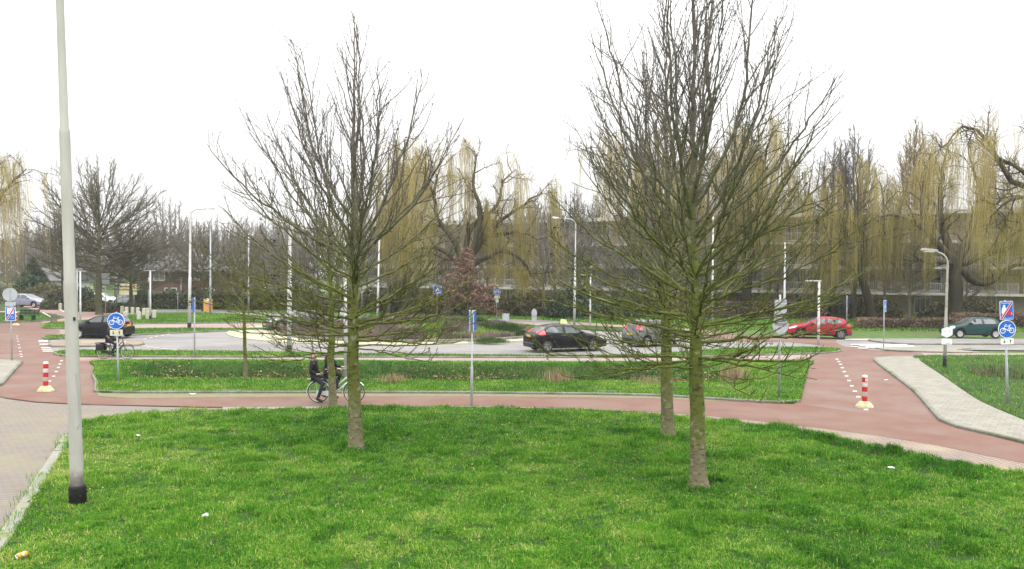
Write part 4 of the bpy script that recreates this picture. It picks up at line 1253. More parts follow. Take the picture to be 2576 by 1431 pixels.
mass('beech_hedge', (4.4, .7, 1.15), 8000, .06, M_leaf_brown, 8, at_d(2540, 68, -.06), R(-2), True, label='brown beech hedge behind the green hatchback', cat='hedge')
mass('beech_hedge', (6.5, .8, 1.6), 9000, .08, M_leaf_brown, 9, at_d(1900, 80, -.06), R(0), True, label='brown beech hedge behind the lawn trees and red car', cat='hedge')
mass('evergreen_shrub', (2.6, 1.6, 2.9), 6500, .11, M_leaf_dark, 10, at_d(1445, 78, -.06), 0, label='dark evergreen shrub to the right of the central willow', group='dark evergreen shrubs')
mass('evergreen_shrub', (2.2, 1.5, 3.6), 6000, .11, M_leaf_dark, 11, at_d(1015, 86, -.06), 0, label='dark evergreen shrub behind the left lawn tree', group='dark evergreen shrubs')
mass('evergreen_shrub', (2.6, 1.5, 2.4), 6000, .11, M_leaf_dark, 12, at_d(2060, 84, -.06), 0, label='dark evergreen shrub behind the grey backs of the road signs', group='dark evergreen shrubs')
mass('evergreen_shrub', (2.0, 1.5, 2.2), 5000, .11, M_leaf_dark, 13, at_d(1560, 80, -.06), 0, label='dark evergreen shrub behind the grey small car', group='dark evergreen shrubs')
for k, (px, d, w, h, m) in enumerate(((760, 92, 4.6, 2.3, M_leaf_olive), (900, 88, 4.2, 2.7, M_leaf_olive), (1090, 82, 3.6, 2.4, M_leaf_olive), (1215, 84, 4.0, 2.2, M_leaf_brown), (1330, 82, 3.6, 2.5, M_leaf_olive), (1680, 88, 5, 2.2, M_leaf_brown), (2190, 80, 3, 2.2, M_leaf_olive), (2420, 79, 4, 2.0, M_leaf_olive), (120, 100, 5, 2.6, M_leaf_olive), (-45, 103, 5, 2.2, M_leaf_olive))):
    lab = ['wide shrub beyond the dark car on the roundabout', 'shrub behind the left lawn tree crown', 'shrub at the foot of the leaning willow trunk', 'brown shrub behind the round cycle sign', 'shrub left of the evergreen beside the willow strands', 'brown shrub under the willow behind the paired trees', 'shrub between the far dark trunks right of the red car', 'shrub beside the massive willow trunk', 'shrub before the white house', 'shrub under the far left willow'][k]
    mass('shrub', (w, 1.5, h), 5200, .11, m, 30 + k, at_d(px, d, -.06), 0, label=lab, group='shrubs under the trees')

# small tree holding its rusty dead leaves
def rusty_tree():
    rng = np.random.default_rng(5)
    root = empty('rusty_tree', at_d(1172, 61, -.06))
    tag(root, 'small cone shaped tree still holding rusty brown leaves', 'tree')
    H = 6.55
    trunk = [(np.stack([np.zeros(9), np.zeros(9), np.linspace(0, H, 9)], 1) + np.concatenate([[[0, 0, 0]], rng.normal(0, .03, (8, 3))]), np.linspace(.12, .02, 9))]
    V, Q = tubes(trunk, 8); link('trunk', np_mesh('trunk', V, quads=Q), root, M_bark_dark)
    br, leaves = [], []
    for k in range(46):
        t = (k + .5) / 46; z = 2.0 + (H - 2.2) * t
        a = k * 2.4; L = (2.7 * (1 - t) ** 1.1 + .30) * rng.uniform(.7, 1.1)
        if math.cos(a) < 0: L *= 1.25
        d = np.array([math.cos(a), math.sin(a), .02])
        s = shoot(np.array([0, 0, z]), d, L, 7, -.02, .08, rng)
        br.append((s, np.linspace(.03, .008, 7)))
        m = int(L * 70)
        for j in range(m):
            p, _ = interp(s, rng.uniform(.15, 1) * .999)
            leaves.append(p + rng.normal(0, 1, 3) * [.20, .20, .085] - [0, 0, .05])
    V, Q = tubes(br, 4); link('branches', np_mesh('branches', V, quads=Q), root, M_bark_dark)
    C = np.array(leaves); V, Q = leaf_quads(C, .062, rng)
    me = np_mesh('leaves', V, quads=Q, smooth=False); set_tint(me, np.repeat(np.clip(rng.normal(.5, .22, len(C)), 0, 1), 4))
    link('leaves', me, root, M_leaf_rust)
rusty_tree()
# ================================================================== street furniture
def disc(mb, cx, cz, r, y0, y1, m, n=28):
    mb.prism([(cx + r * math.cos(2 * math.pi * i / n), cz + r * math.sin(2 * math.pi * i / n)) for i in range(n)], y0, y1, m)
def annulus(mb, cx, cz, r0, r1, y, m, n=24):
    V = []
    for i in range(n):
        a = 2 * math.pi * i / n
        V += [(cx + r0 * math.cos(a), y, cz + r0 * math.sin(a)), (cx + r1 * math.cos(a), y, cz + r1 * math.sin(a))]
    mb.add(V, [(2 * i, 2 * i + 1, (2 * i + 3) % (2 * n), (2 * i + 2) % (2 * n)) for i in range(n)], m)
def stroke(mb, a, b, w, y, m):
    dx, dz = b[0] - a[0], b[1] - a[1]; L = math.hypot(dx, dz); nx, nz = -dz / L * w / 2, dx / L * w / 2
    mb.add([(a[0] + nx, y, a[1] + nz), (b[0] + nx, y, b[1] + nz), (b[0] - nx, y, b[1] - nz), (a[0] - nx, y, a[1] - nz)], [(0, 1, 2, 3)], m)
def flat(mb, poly, y, m):
    mb.add([(p[0], y, p[1]) for p in poly], [tuple(range(len(poly)))], m)
def rrect(w, h, r=.04, cx=0, cz=0, n=4):
    out = []
    for sx, sz, a0 in ((1, 1, 0), (-1, 1, 90), (-1, -1, 180), (1, -1, 270)):
        for k in range(n + 1):
            a = R(a0 + 90 * k / n)
            out.append((cx + sx * (w / 2 - r) + r * math.cos(a), cz + sz * (h / 2 - r) + r * math.sin(a)))
    return out
def bike_glyph(mb, cx, cz, s, y, m):
    f = lambda x, z: (cx + x * s, cz + z * s)
    for sx in (-.50, .50):
        p = f(sx, -.16); annulus(mb, p[0], p[1], .23 * s, .31 * s, y, m)
    lw = .075 * s
    for a, b in (((-.50, -.16), (-.26, .33)), ((-.26, .33), (.30, .33)), ((-.36, .14), (.02, -.14)), ((.02, -.14), (.30, .33)), ((.50, -.16), (.26, .25)), ((.50, -.16), (.02, -.16)), ((-.26, .33), (-.22, .48)), ((-.22, .48), (-.04, .50)), ((.22, .42), (.42, .46)), ((.30, .33), (.32, .44))):
        stroke(mb, f(*a), f(*b), lw, y - .0004, m)
def arrow_glyph(mb, cx, cz, h, up, y, m):
    s = 1 if up else -1
    stroke(mb, (cx, cz - s * h * .5), (cx, cz + s * h * .1), h * .16, y, m)
    flat(mb, [(cx - h * .27, cz + s * 0), (cx + h * .27, cz + s * 0), (cx, cz + s * h * .5)], y - .0004, m)
def text_part(name, s, size, parent, mat_, loc, align='CENTER'):
    cu = bpy.data.curves.new(name, 'FONT'); cu.body = s; cu.size = size; cu.align_x = align; cu.align_y = 'CENTER'
    cu.extrude = .001
    tmp = bpy.data.objects.new('tmp_text', cu); COL.objects.link(tmp)
    dg = bpy.context.evaluated_depsgraph_get()
    me = bpy.data.meshes.new_from_object(tmp.evaluated_get(dg)); me.name = name
    bpy.data.objects.remove(tmp)
    me.materials.clear()
    o = link(name, me, parent, mat_)
    o.rotation_euler = (R(90), 0, 0); o.location = loc
    return o
def post_part(root, h, r=.030, r2=None, h2=0, m=None):
    mb = MB()
    if r2:
        mb.lathe([(r2, -.1), (r2, h2), (r, h2 + .02), (r, h)], 12)
    else:
        mb.lathe([(r, -.1), (r, h)], 12)
    mb.lathe([(r * .9, h), (r * .5, h + .02)], 12)
    return mb.build('post', [m or M_steel], root)
def round_plate(root, z, r, face='bike', back=False, y=-.06, rz=0):
    mb = MB()
    disc(mb, 0, 0, r, -.012, .006, 0)
    disc(mb, 0, 0, r * .985, .006, .009, 2)
    if face == 'bike':
        disc(mb, 0, 0, r * .93, -.0145, -.012, 1); bike_glyph(mb, 0, 0, r * 1.0, -.0165, 0)
    elif face == 'plain': pass
    o = mb.build('round_sign', [M_signwhite, M_blue, M_greyback], root); o.location = (0, y, z); o.rotation_euler = (0, 0, rz)
    return o
def arrow_plate(root, z, w, h, y=-.06, m=None):
    mb = MB(); mb.prism(rrect(w, h, .02), -.010, .006, 0)
    arrow_glyph(mb, -w * .24, 0, h * .68, False, -.012, 1); arrow_glyph(mb, w * .24, 0, h * .68, True, -.012, 1)
    o = mb.build('arrow_plate', [m or M_signwhite, M_black], root); o.location = (0, y, z)
    return o
M_cream = pmat('cream_plate', (.60, .60, .48), (.52, .52, .40), 6, .5)

# -- left cycle sign (leaning post)
b = at(298, 961, .05)
r = empty('cycle_sign', b, 0); r.rotation_euler = (0, R(-1.6), R(4))
tag(r, 'round blue cycle sign with cream arrow plate on a leaning post by the hollow', 'road sign', 'round cycle signs')
post_part(r, 2.62, .030, .036, 1.0)
round_plate(r, 2.30, .31); arrow_plate(r, 1.86, .46, .22, m=M_cream)
# -- right signs
b = at(2534, 1017, .08)
r = empty('cycle_sign', b, 0); r.rotation_euler = (0, R(-2.4), R(2))
tag(r, 'post with crossed out blue street sign above round cycle sign at the right edge', 'road sign', 'round cycle signs')
post_part(r, 3.35, .032, .040, 1.35)
round_plate(r, 2.44, .29); arrow_plate(r, 2.045, .42, .19)
mb = MB(); mb.prism(rrect(.52, .70, .045), -.012, .006, 0); mb.prism(rrect(.49, .67, .035), -.0145, -.012, 1)
mb.prism(rrect(.51, .69, .045), .006, .009, 4)
# cyclist and car pictograms, struck through
flat(mb, [(-.20, -.10), (-.19, .06), (-.15, .13), (-.13, .20), (-.085, .22), (-.05, .19), (-.055, .13), (-.005, .06), (.01, -.04), (-.06, -.16), (-.13, -.16)], -.0165, 0)
flat(mb, [(-.20, -.18), (-.20, -.11), (-.09, -.08), (.03, .02), (.13, .02), (.18, -.08), (.22, -.09), (.22, -.18), (.17, -.22), (.12, -.16), (-.10, -.16), (-.15, -.21)], -.018, 2)
disc(mb, -.155, -.115, .022, -.0195, -.018, 0, 10); disc(mb, .185, -.115, .022, -.0195, -.018, 0, 10)
stroke(mb, (-.21, -.31), (.21, .31), .085, -.0200, 0); stroke(mb, (-.21, -.31), (.21, .31), .055, -.0212, 2)
o = mb.build('street_sign', [M_signwhite, M_blue, M_signred, M_black, M_greyback], r); o.location = (0, -.06, 3.04); o.scale = (.84, 1, .86)
t = text_part('lettering', 'Fietsstraat', .085, o, M_signwhite, (-.04, -.0165, .28)); text_part('lettering', 'auto te gast', .070, o, M_signwhite, (.04, -.0165, -.285))
# -- left edge signs, backs and a crossed zone sign
b = at(30, 906, .09)
r = empty('zone_sign', b, 0); r.rotation_euler = (0, R(-1.0), R(14))
tag(r, 'post at the left edge with grey round sign back and crossed blue zone sign', 'road sign')
post_part(r, 3.2, .034)
mb = MB(); disc(mb, 0, 0, .31, -.02, -.005, 0); annulus(mb, 0, 0, .285, .31, -.0215, 1); mb.box((0, -.03, 0), (.045, .02, .56), 1); o = mb.build('round_sign', [M_greyback, M_steel], r); o.location = (.0, -.05, 3.02)
mb = MB(); mb.prism(rrect(.44, .18, .02), -.01, .005, 0); o = mb.build('plate', [M_greyback], r); o.location = (0, -.05, 2.60)
mb = MB(); mb.prism(rrect(.42, .64, .04), -.012, .006, 0); mb.prism(rrect(.38, .60, .03), -.015, -.012, 1)
mb.prism(rrect(.27, .26, .01, 0, .13), -.017, -.015, 0)
for k in range(4):
    stroke(mb, (-.09, .22 - .055 * k), (.09, .205 - .05 * k), .026, -.0185, 3)
flat(mb, [(-.10, .03), (-.02, .10), (.10, .02), (.10, .05), (-.02, .14), (-.10, .06)], -.019, 3)
stroke(mb, (-.16, -.28), (.16, .28), .080, -.0200, 0); stroke(mb, (-.16, -.28), (.16, .28), .052, -.0212, 2)
o = mb.build('zone_plate', [M_signwhite, M_blue, M_signred, M_greyback], r); o.location = (0, -.055, 2.14)
text_part('lettering', 'zone', .07, o, M_signwhite, (.06, -.0165, -.11)); text_part('lettering', 'einde', .07, o, M_signwhite, (.08, -.0165, -.19))
mb = MB(); mb.prism(rrect(.40, .62, .04), -.006, .006, 0); o = mb.build('back_plate', [M_blue], r); o.location = (-.05, .07, 2.16)
# -- central blue double sign seen edge on
b = at(1186, 1022, .02)
r = empty('double_sign', b, 0)
tag(r, 'narrow blue sign plates seen edge on atop a grey post in front of the hollow', 'road sign')
post_part(r, 3.02, .026, .042, 1.25)
for s in (-1, 1):
    mb = MB(); mb.prism(rrect(.40, .66, .04), -.012, .006, 0); mb.prism(rrect(.37, .63, .03), -.015, -.012, 1); mb.prism(rrect(.37, .63, .03), .006, .009, 1)
    o = mb.build('sign_plate', [M_signwhite, M_blue], r); o.location = (s * .080, -.03, 2.70); o.rotation_euler = (0, 0, R(82) if s > 0 else R(-82))
# -- crossing signs
def crossing_sign(b, h, w, hh, rz, label):
    r = empty('crossing_sign', b, rz); tag(r, label, 'road sign', 'pedestrian crossing signs')
    post_part(r, h, .030)
    mb = MB(); mb.prism(rrect(w, hh, .05), -.012, .006, 0); mb.prism(rrect(w * .93, hh * .93, .04), -.0145, -.012, 1)
    mb.prism(rrect(w * .98, hh * .98, .045), .006, .009, 3)
    flat(mb, [(-w * .34, -hh * .20), (w * .34, -hh * .20), (0, hh * .38)], -.0165, 0)
    stroke(mb, (-.01 * w, .15 * hh), (.01 * w, -.02 * hh), .07 * w, -.018, 2); stroke(mb, (0, 0), (-.08 * w, -.16 * hh), .05 * w, -.0185, 2); stroke(mb, (0, 0), (.08 * w, -.16 * hh), .05 * w, -.019, 2)
    disc(mb, 0, .19 * hh, .035 * w, -.0195, -.018, 2, 8)
    for k in range(4): stroke(mb, (-.24 * w + .16 * w * k, -.17 * hh), (-.26 * w + .17 * w * k, -.22 * hh), .07 * w, -.0195, 2)
    stroke(mb, (-w * .38, -hh * .33), (w * .38, -hh * .33), hh * .05, -.0166, 0)
    o = mb.build('sign_plate', [M_signwhite, M_blue, M_black, M_greyback], r); o.location = (0, -.05, h - hh / 2)
    return r
b = at(1099, 805, 0); crossing_sign(b, hgt(1099, 719, b), .72, .72, R(8), 'square blue crossing sign beside the rusty leaved tree')
b = at(2222, 873.5, .06); crossing_sign(b, hgt(2222, 758, b), .62, .68, R(52), 'blue crossing sign turned away on a thin post at the zebra crossing')
# -- far round cycle sign
b = at(1249, 806, 0)
r = empty('cycle_sign', b, R(28)); tag(r, 'small far round cycle sign with white plates before the central willow', 'road sign', 'round cycle signs')
h = hgt(1249, 723, b); post_part(r, h, .030)
round_plate(r, h - .34, .34); arrow_plate(r, h - .86, .52, .26, m=M_cream)
mb = MB(); disc(mb, 0, 0, .17, -.01, .006, 0); annulus(mb, 0, 0, .09, .12, -.012, 1, 14); o = mb.build('plate', [M_cream, M_greyback], r); o.location = (0, -.06, h - 1.20)
# -- grey cabinet bin on posts
b = at(1272, 813, 0)
r = empty('litter_bin', b, R(-8)); tag(r, 'grey metal litter bin on two legs beyond the planted roundabout', 'litter bin')
h = hgt(1272, 790, b)
mb = MB(); mb.bbox((0, 0, h * .58), (.56, .42, h * .74), .03, 0); mb.build('body', [M_greyback], r)
mb = MB(); mb.bbox((0, 0, h * .985), (.62, .46, .09), .02, 0); mb.build('lid', [M_steel], r)
for sx in (-1, 1):
    mb = MB(); mb.box((sx * .22, 0, h * .11), (.05, .05, h * .22), 0); mb.build('leg', [M_steel], r)
# -- sign backs
def sign_back(b, h, parts, rz, label, post_r=.034, group='grey backs of road signs'):
    r = empty('road_sign', b, rz); tag(r, label, 'road sign', group)
    post_part(r, h, post_r)
    for kind, z, w, hh in parts:
        mb = MB()
        if kind == 'round': disc(mb, 0, 0, w / 2, -.012, .004, 0); annulus(mb, 0, 0, w / 2 * .92, w / 2, -.0135, 1)
        elif kind == 'rect': mb.prism(rrect(w, hh, .03), -.012, .004, 0); mb.box((0, -.02, hh * .25), (w * .85, .015, .035), 1); mb.box((0, -.02, -hh * .25), (w * .85, .015, .035), 1)
        elif kind == 'diamond': mb.prism([(0, hh / 2), (-w / 2, 0), (0, -hh / 2), (w / 2, 0)], -.012, .004, 0)
        elif kind == 'tri': mb.prism([(0, hh / 2), (-w / 2, -hh / 2), (w / 2, -hh / 2)], -.012, .004, 0)
        elif kind == 'bluerect': mb.prism(rrect(w, hh, .03), -.012, .004, 2)
        o = mb.build({'round': 'round_sign', 'tri': 'triangular_sign', 'diamond': 'warning_sign'}.get(kind, 'sign_plate'), [M_greyback, M_steel, M_blue], r); o.location = (0, -.045, z)
    return r
b = at(1342, 818, 0); h = hgt(1342, 776, b)
sign_back(b, h, [('round', h - .38, .72, 0), ('rect', .62, .62, .50)], R(50), 'oval looking grey sign back beside the far kerb above the black hatchback')
b = at(1959, 998, .09)
sign_back(b, 3.45, [('rect', 2.98, .44, .62), ('round', 2.42, .58, 0), ('rect', 2.60, .40, .36)], R(10), 'tall grey sign backs on the post in the corner of the hollow')
b = at(910, 789, 0); h = hgt(910, 706, b)
sign_back(b, h, [('diamond', h - .70, .95, 1.35)], R(0), 'grey diamond sign back beyond the left lawn tree')
b = at(489, 896, .09); h = hgt(487, 753, b)
sign_back(b, h, [('bluerect', h - .36, .50, .68)], R(-58), 'thin post with a blue sign seen edge on at the far verge strip')
b = at(2129, 826, 0); h = hgt(2129, 744, b)
sign_back(b, h, [('bluerect', h - .45, .62, .80)], R(72), 'edge on sign post right behind the red hatchback')
b = at(265, 790, 0); h = hgt(265, 690, b)
sign_back(b, h, [('rect', h - .45, .85, 1.15)], R(0), 'grey square sign back beside the broad bare tree', )
b = at(447, 784, 0); h = hgt(447, 736, b)
sign_back(b, h, [('rect', h - .12, .20, .26)], R(0), 'short thin grey marker post on the far pavement')
b = at(860, 812, 0); h = hgt(860, 785, b)
sign_back(b, h + .5, [('rect', h, .34, .45)], R(10), 'small white plate on a post in the roundabout bed', group=None)
mbp = None
# -- election style poster board by the lamp post
b = at(523, 790, 0)
r = empty('poster_board', b, R(5)); tag(r, 'orange and pink poster board standing by a far lamp post', 'poster board')
h = hgt(523, 752, b)
mb = MB(); mb.prism(rrect(.86, h - .25, .03, 0, (h + .25) / 2), -.03, .03, 0); mb.build('board', [pmat('poster_orange', (.62, .30, .05), (.70, .42, .10), 3, .6)], r)
mb = MB(); mb.prism([(-.30, .80), (.36, .62), (.38, 1.06), (-.25, 1.12)], -.036, -.031, 0); mb.prism([(-.2, 1.30), (.15, 1.30), (.22, 1.55), (-.1, 1.6)], -.036, -.031, 1); mb.build('print', [pmat('poster_pink', (.62, .14, .16), (.70, .25, .25), 4, .6), M_signwhite], r)
for sx in (-1, 1):
    mb = MB(); mb.box((sx * .25, 0, .12), (.06, .06, .28)); mb.build('leg', [M_black], r)

# -- neighbourhood notice board
b = at(322, 776, 0)
r = empty('notice_board', b, R(2)); tag(r, 'cream neighbourhood notice with red emblem above the parked cars', 'sign board')
zt, zb = hgt(322, 713, b), hgt(322, 741, b); hh = zt - zb; w = 43 / 1.0 * (b.y / FPX)
for sx in (-1, 1):
    mb = MB(); mb.lathe([(.045, 0), (.045, zt - .1)], 8); o = mb.build('post', [M_steel], r); o.location = (sx * w * .33, .05, 0)
mb = MB(); mb.prism(rrect(w, hh, .04, 0, (zt + zb) / 2), -.02, .0, 0); mb.build('panel', [pmat('cream_board', (.66, .58, .34), (.70, .62, .40), 3, .6)], r)
mb = MB()
cx, cz = w * .22, zb + hh * .72
for k in (-1, 0, 1): disc(mb, cx + k * .22, cz + .06, .10, -.026, -.021, 0, 10)
mb.prism([(cx - .34, cz - .10), (cx + .34, cz - .10), (cx + .34, cz + .02), (cx - .34, cz + .02)], -.027, -.0215, 0)
mb.build('emblem', [pmat('notice_red', (.42, .05, .03), (.36, .04, .03), 5, .6)], r)
text_part('lettering', 'ATTENTIE', hh * .25, r, M_black, (-w * .12, -.024, zb + hh * .62)); text_part('lettering', 'BUURTPREVENTIE', hh * .20, r, M_black, (0, -.024, zb + hh * .38))

# -- street lights
def street_light(px, py, ytop, label, arm=None, r0=.085, r1=.05, m=None, sleeve=False, lamp='flat', z=0.0, stub=0, group='white street light posts', pxt=None, head=.75):
    b = at(px, py, z); h = hgt(px, ytop, b)
    root = empty('street_light', b); tag(root, label, 'street light', group)
    m = m or M_white
    if pxt is not None:
        root.rotation_euler = (0, math.atan((pxt - px) / FPX * b.y / h), 0)
    mb = MB()
    mid = h * .42
    if arm is None:
        mb.lathe([(r0, -.1), (r0, mid), (r0 * .82, mid + .05), (r1, h)], 12); mb.build('pole', [m], root)
    else:
        sgn, L = arm
        pts = [(0, 0, -.1), (0, 0, mid), (0, 0, mid + .05), (0, 0, h - .55)]
        rr_ = [r0, r0, r0 * .84, r1 * 1.05]
        for k in range(1, 7):
            a = R(90 * k / 6); pts.append((sgn * .55 * (1 - math.cos(a)), 0, h - .55 + .5 * math.sin(a))); rr_.append(r1)
        pts.append((sgn * (.55 + L), 0, h - .02)); rr_.append(r1 * .8)
        mb.tube(pts, rr_, 10); mb.build('pole', [m], root)
        mb = MB(); x0 = sgn * (.55 + L)
        V = [(x0 - sgn * .08, -.09, h - .02), (x0 + sgn * head, -.14, h + .02), (x0 + sgn * head, .14, h + .02), (x0 - sgn * .08, .09, h - .02), (x0 - sgn * .08, -.07, h + .07), (x0 + sgn * head * .9, -.10, h + .13), (x0 + sgn * head * .9, .10, h + .13), (x0 - sgn * .08, .07, h + .07)]
        mb.add(V, [(0, 1, 2, 3), (4, 5, 6, 7), (0, 1, 5, 4), (1, 2, 6, 5), (2, 3, 7, 6), (3, 0, 4, 7)], 0)
        lh = mb.build('lamp_head', [m], root)
        mb = MB(); mb.box((x0 + sgn * head * .5, 0, h - .03), (head * .7, .18, .05)); mb.build('lamp_glass', [M_signwhite], lh)
    if lamp == 'top' and arm is None:
        mb = MB(); mb.lathe([(.06, h - .02), (.14, h + .05), (.26, h + .16), (.24, h + .22), (.05, h + .27)], 12); mb.build('lamp_head', [m], root)
    if lamp == 'tee':
        mb = MB(); mb.box((-.36, 0, h + .02), (.95, .16, .07)); mb.build('lamp_head', [m], root)
    if lamp == 'cross':
        mb = MB(); mb.box((-.05, 0, h - .02), (.95, .10, .06)); mb.build('lamp_head', [M_steel], root)
    if sleeve:
        mb = MB(); mb.lathe([(r0 * 1.25, -.05), (r0 * 1.25, .42), (r0 * 1.05, .44)], 12); mb.build('base_sleeve', [M_black], root)
    return root
street_light(476, 826, 524, 'tall white street light with curved arm left of the left lawn tree', arm=(1, .55), r0=.11, r1=.06, sleeve=True, pxt=479)
street_light(727, 889, 470, 'tall white street light with black base sleeve in front of the dark car', arm=(1, .5), r0=.11, r1=.06, sleeve=True, pxt=729)
street_light(529, 792, 576, 'grey street light post behind the poster board', r0=.10, r1=.06, m=M_greyback, lamp='cross')
street_light(293, 776, 556, 'slender grey street light beside the neighbourhood notice', arm=(1, .8), r0=.10, r1=.06, m=M_steel)
street_light(378, 806, 680, 'white lamp post standing among the pale concrete posts', r0=.075, r1=.065, lamp='cross', sleeve=True)
street_light(374, 776, 610, 'faint grey pole behind the white lamp post among the concrete posts', r0=.10, r1=.07, m=M_greyback)
street_light(202, 818, 681, 'white lamp post just right of the big foreground pole', r0=.075, r1=.060, lamp='cross')
street_light(194, 812, 676, 'second white lamp post half hidden by the big foreground pole', r0=.06, r1=.05, lamp='cross', m=M_steel)
street_light(625, 800, 585, 'grey pole in the gap left of the thin young tree', r0=.08, r1=.06, m=M_steel)
street_light(949, 812, 592, 'white pole right of the left lawn tree before the willow', r0=.09, r1=.05, pxt=953)
street_light(870, 950, 537, 'pale lamp post directly behind the left lawn tree trunk', r0=.075, r1=.05, lamp='top', m=M_white, z=.05, pxt=865)
street_light(1444, 821, 549, 'tall white street light with arm reaching towards the central willow', arm=(-1, .9), r0=.10, r1=.03, pxt=1446, head=.45)
street_light(1484, 817, 692, 'shorter white lamp post beside the tall white street light', r0=.075, r1=.06, lamp='tee')
street_light(1791, 810, 545, 'white pole partly hidden by the tallest lawn tree', r0=.10, r1=.06)
street_light(1972, 818, 610, 'white pole rising behind the tall grey sign backs', r0=.10, r1=.06)
street_light(2058, 866, 707, 'white lamp post standing in front of the red hatchback', r0=.085, r1=.07, lamp='tee')
street_light(455, 772, 702, 'small lantern post in front of the brick house', r0=.06, r1=.05, lamp='top', m=M_greyback)
# grey lamp at the right, with plates
M_pole_r = pmat('weathered_pole', (.30, .295, .25), (.40, .40, .36), 3, .7, c3=(.20, .20, .15), s3=1.2)
root = street_light(2375, 928, 632, 'short grey street lamp with long white head beside the pale footpath', arm=(-1, .02), r0=.075, r1=.045, m=M_pole_r, head=.62, group=None, pxt=2380)
mb = MB(); mb.lathe([(.079, -.1), (.079, .45), (.0765, .62)], 12); mb.build('base_sleeve', [M_black], root)
mb = MB(); mb.prism([(-.25, .16), (0, .25), (.25, .19), (.25, -.10), (.0, -.22), (-.25, -.12)], -.012, .004, 0)
for k in (-.1, .1): stroke(mb, (k - .03, .06), (k + .03, .06), .03, -.014, 1)
o = mb.build('house_shaped_plate', [M_signwhite, M_greyback], root); o.location = (.02, -.085, 1.66)
mb = MB(); mb.prism(rrect(.47, .27, .03), -.012, .004, 0); stroke(mb, (-.06, -.08), (.15, -.08), .025, -.014, 1); o = mb.build('number_plate', [M_signwhite, M_greyback], root); o.location = (.02, -.085, 1.26)

# -- the tall post in the foreground
M_bigpole = pmat('painted_pole', (.36, .35, .32), (.43, .42, .39), 1.6, .65, bump=.1, stretch=(3, 3, .5), c3=(.33, .325, .29), s3=1.3, k3=(.52, .8))
M_soot = pmat('soot', (.030, .028, .026), (.06, .055, .05), 6, .9)
def big_pole():
    b = at(196, 1269, .05)
    root = empty('lamp_post', b); root.rotation_euler = (0, R(-2.0), 0)
    tag(root, 'tall thick grey lamp post with black sleeve at its foot in the left foreground', 'lamp post')
    mb = MB()
    mb.lathe([(.112, -.2), (.109, 1.0), (.106, 3.9), (.104, 3.955), (.094, 4.0), (.088, 6.55), (.087, 6.62), (.072, 6.67), (.062, 9.6), (.055, 11.5)], 24)
    # soot staining at the foot as a thin coat of its own
    mb.build('pole', [M_bigpole], root)
    m = bpy.data.materials.new('burnt_paint'); nt, n, l, bs = nodes_of(m)
    tc = n.new('ShaderNodeTexCoord'); sp = n.new('ShaderNodeSeparateXYZ'); l.new(tc.outputs['Object'], sp.inputs[0])
    nz = n.new('ShaderNodeTexNoise'); nz.inputs['Scale'].default_value = 9; l.new(tc.outputs['Object'], nz.inputs['Vector'])
    ma = n.new('ShaderNodeMath'); ma.operation = 'MULTIPLY_ADD'; ma.inputs[1].default_value = .35; l.new(nz.outputs['Fac'], ma.inputs[0]); l.new(sp.outputs['Z'], ma.inputs[2])
    mr = n.new('ShaderNodeMapRange'); mr.inputs['From Min'].default_value = .46; mr.inputs['From Max'].default_value = .86; l.new(ma.outputs[0], mr.inputs['Value'])
    rp = n.new('ShaderNodeValToRGB'); rp.color_ramp.elements[0].color = (.04, .035, .033, 1); rp.color_ramp.elements[1].color = (.385, .375, .345, 1); e = rp.color_ramp.elements.new(.5); e.color = (.21, .18, .17, 1)
    l.new(mr.outputs[0], rp.inputs[0]); l.new(rp.outputs[0], bs.inputs['Base Color']); bs.inputs['Roughness'].default_value = .7
    mb = MB(); mb.lathe([(.1125, .0), (.1115, .9)], 24, caps=False); mb.build('burnt_paint', [m], root)
    mb = MB(); mb.lathe([(.142, -.15), (.142, .30), (.139, .335), (.113, .345)], 24)
    for k in range(5): mb.box((.142 * math.cos(k * 1.2 - 2), .142 * math.sin(k * 1.2 - 2), .22 - .04 * (k % 2)), (.03, .03, .03), 1)
    mb.build('base_sleeve', [pmat('black_sleeve', (.007, .007, .0075), (.016, .016, .016), 9, .75, bump=.3), M_rubber], root)
    cable = [(.075, -.082, 2.35), (.094, -.066, 2.30), (.102, -.048, 2.0), (.104, -.044, 1.65), (.107, -.036, 1.45), (.080, -.080, 1.36)]
    mb = MB(); mb.tube([Vector(p) for p in cable], .006, 6); mb.build('cable', [M_steel], root)
    t = text_part('lettering', '2', .13, root, M_black, (-.094, -.040, 4.28)); t.rotation_euler = (R(90), 0, R(-66))
    mb = MB(); mb.box((.090, -.066, 3.3), (.03, .03, .06)); mb.build('bracket', [M_black], root)
big_pole()

